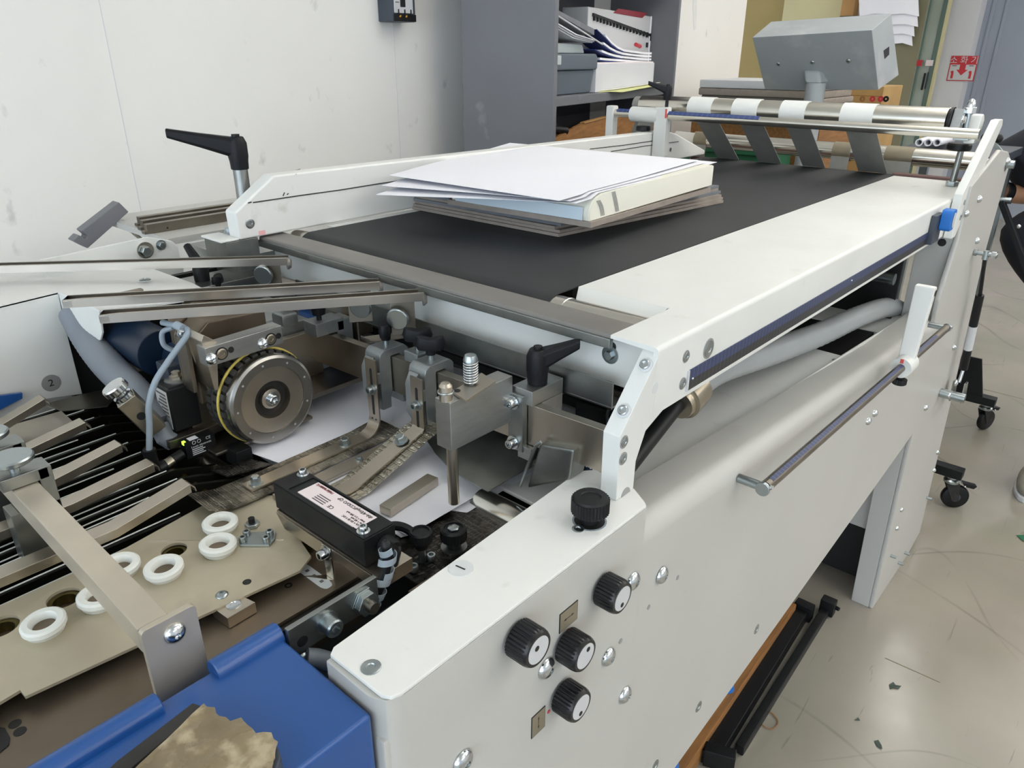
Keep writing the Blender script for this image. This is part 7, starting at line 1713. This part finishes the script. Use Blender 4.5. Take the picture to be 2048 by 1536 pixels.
P_ = {'pelvis': (hip, 0.15), 'waist': (V((bx + 0.13, 0.20, 1.02)), 0.14), 'chest': (V((bx + 0.10, 0.40, 1.13)), 0.15), 'collar': (V((bx + 0.07, 0.36, 1.25)), 0.10), 'neck': (V((bx + 0.05, 0.30, 1.38)), 0.055),
      'head0': (V((bx + 0.02, 0.26, 1.46)), 0.085), 'head1': (V((bx + 0.01, 0.25, 1.57)), 0.085),
      'sh_a': (V((bx + 0.02, 0.535, 1.13)), 0.092), 'el_a': (V((bx + 0.10, 0.43, 0.97)), 0.055), 'wr_a': (V((bx - 0.03, 0.545, 1.0)), 0.034),
      'sh_b': (V((bx + 0.08, 0.09, 1.22)), 0.075), 'el_b': (V((bx + 0.03, -0.02, 1.0)), 0.048), 'wr_b': (V((bx - 0.17, 0.06, 0.98)), 0.03),
      'kn_a': (V((bx - 0.14, 0.46, 0.865)), 0.072), 'an_a': (V((bx + 0.12, 0.10, 0.46)), 0.045), 'kn_b': (V((bx - 0.24, 0.02, 0.80)), 0.07), 'an_b': (V((bx - 0.54, 0.02, 0.12)), 0.042)}
E_ = [('pelvis', 'waist'), ('waist', 'chest'), ('chest', 'collar'), ('collar', 'neck'), ('neck', 'head0'), ('head0', 'head1'), ('chest', 'sh_a'), ('sh_a', 'el_a'), ('el_a', 'wr_a'), ('chest', 'sh_b'), ('sh_b', 'el_b'), ('el_b', 'wr_b'), ('pelvis', 'kn_a'), ('kn_a', 'an_a'), ('pelvis', 'kn_b'), ('kn_b', 'an_b')]
pr = thing('person', 'person in a black t-shirt seated behind the machine with one arm forward', 'person', hip)
skin_figure('body', P_, E_, 'skin', pr)
def grow(keys, extra, edges): 
    J = {k: (P_[k][0], P_[k][1] * 1.12 + extra) for k in keys}; return J, edges
J, EE = grow(['pelvis', 'waist', 'chest', 'collar', 'sh_a', 'sh_b'], 0.012, [('pelvis', 'waist'), ('waist', 'chest'), ('chest', 'collar'), ('chest', 'sh_a'), ('chest', 'sh_b')])
J['cuff_a'] = (P_['sh_a'][0].lerp(P_['el_a'][0], 0.85), 0.08); J['cuff_b'] = (P_['sh_b'][0].lerp(P_['el_b'][0], 0.75), 0.062)
skin_figure('t_shirt', J, EE + [('sh_a', 'cuff_a'), ('sh_b', 'cuff_b')], 'cloth', pr)
J, EE = grow(['pelvis', 'kn_a', 'kn_b', 'an_a', 'an_b'], 0.022, [('pelvis', 'kn_a'), ('kn_a', 'an_a'), ('pelvis', 'kn_b'), ('kn_b', 'an_b')])
skin_figure('trousers', J, EE, 'cloth', pr)
hm = MB().ball(P_['head1'][0] + V((0.015, 0, 0.03)), 0.1, 1.05, 0.95, 0.9)
part('hair', hm, 'black', pr, smooth=80)
wa_, el_ = P_['wr_a'][0], P_['el_a'][0]; wd_ = (wa_ - el_).normalized()
part('wrist_watch', MB().pipe(wa_ - wd_ * 0.03, wa_ + wd_ * 0.0, 0.040, 0.034, 28), 'black', pr, 0.003)
def hand(w, d, up):
    d = d.normalized(); s = d.cross(up).normalized(); up = s.cross(d)
    J = {'w': (w, 0.024), 'p1': (w + d * 0.05, (0.036, 0.018)), 'p2': (w + d * 0.085, (0.038, 0.015))}; Ed = [('w', 'p1'), ('p1', 'p2')]
    skin_figure('hand', J, Ed, 'skin', pr, 1)
    for k, (o, L) in enumerate(((-0.03, 0.062), (-0.01, 0.072), (0.01, 0.068), (0.03, 0.052))):
        a = w + d * 0.075 + s * o; b = a + d * L * 0.5 - up * 0.008; c = b + d * L * 0.35 - up * 0.022; e = c + d * L * 0.15 - up * 0.02
        skin_figure('finger', {'a': (a, 0.0095), 'b': (b, 0.009), 'c': (c, 0.008), 'e': (e, 0.007)}, [('a', 'b'), ('b', 'c'), ('c', 'e')], 'skin', pr, 1)
    a = w + d * 0.03 - s * 0.03; b = a + d * 0.03 - s * 0.025 - up * 0.01; c = b + d * 0.025 - s * 0.004 - up * 0.012
    skin_figure('thumb', {'a': (a, 0.011), 'b': (b, 0.010), 'c': (c, 0.008)}, [('a', 'b'), ('b', 'c')], 'skin', pr, 1)
hand(P_['wr_a'][0], wd_, Z1)
hand(P_['wr_b'][0], P_['wr_b'][0] - P_['el_b'][0], Z1)
for e in (-1, 1):
    part('eye', MB().ball(P_['head0'][0] + V((-0.082, 0.032 * e, 0.045)), 0.011), 'paper', pr, smooth=80)
    part('ear', MB().ball(P_['head0'][0] + V((0.0, 0.09 * e, 0.04)), 0.025, 0.7, 0.35, 1.1), 'skin', pr, smooth=80)
part('nose', MB().lathe(P_['head0'][0] + V((-0.075, 0, 0.0)), V((-0.5, 0, 0.8)), [(0, 0), (0.018, 0.0), (0.008, 0.045), (0, 0.05)], 12), 'skin', pr, smooth=80)
part('mouth', MB().ball(P_['head0'][0] + V((-0.083, 0, -0.03)), 0.02, 0.35, 1, 0.3), 'redmark', pr, smooth=80)
sh_ = A(2052, 1000, Z=0.0)
so = part('shoe', MB().ball(V((sh_.x + 0.10, sh_.y + 0.005, 0.045)), 0.05, 2.6, 0.95, 1.05), 'shoe', pr, smooth=80)
part('sole', MB().prism([(sh_.x + 0.10 + a * 0.135, sh_.y + 0.005 + b * 0.05, 0.0) for a, b in circ(0, 0, 1, 22)], (0, 0, 0.02)), 'facegrey', so, 0.004)
st = thing('work_stool', 'black pedestal stool under the person in the black t-shirt', 'stool', (bx + 0.22, 0.02, 0))
part('seat', MB().lathe((bx + 0.22, 0.02, 0.68), Z1, [(0, 0), (0.15, 0), (0.165, 0.012), (0.165, 0.035), (0.15, 0.05), (0, 0.055)], 32), 'black', st)
part('stool_column', MB().cyl((bx + 0.22, 0.02, 0.02), (bx + 0.22, 0.02, 0.68), 0.025, n=20), 'zinc', st)
part('base_disc', MB().lathe((bx + 0.22, 0.02, 0), Z1, [(0, 0), (0.13, 0), (0.13, 0.01), (0.03, 0.03), (0, 0.03)], 32), 'black', st)
# black folding stand by the leg plate
p0_, p1_ = A(2003, 402, X=3.2), A(2062, 560, X=3.2)
sd = thing('black_stand', 'black slanted stand leg with a steel cross pin beside the person', 'stand', V((p1_.x, p1_.y, 0)))
part('stand_leg', MB().bar(p0_, p0_ + (p1_ - p0_) * (p0_.z / (p0_.z - p1_.z)), 0.03, 0.02), 'black', sd, 0.003)
part('cross_pin', MB().cyl(p0_ + V((0, 0.1, 0.0)), p0_ + V((0, -0.03, 0.004)), 0.011, n=18), 'zinc', sd)
dome_bolt(sd, A(2037, 453, X=3.185), -X1, 0.008, 'chrome')
# ceiling lamps that light the hall
ce = bpy.data.objects['ceiling']; OFF['ceiling'] = V((0, 0, 0))
for x_, y_ in LAMPS:
    d = V((math.cos(R(13.5)), math.sin(R(13.5)), 0)); c = V((x_, y_, 2.88))
    c.z = 2.535; part('ceiling_lamp', MB().obox(c, d * 1.2, Z1.cross(d) * 0.11, Z1 * 0.02), 'white', ce, 0.004)
    for e in (-1, 1): part('lamp_rod', MB().cyl(c + d * e, c + d * e + Z1 * 0.365, 0.006, n=10), 'zinc', ce)
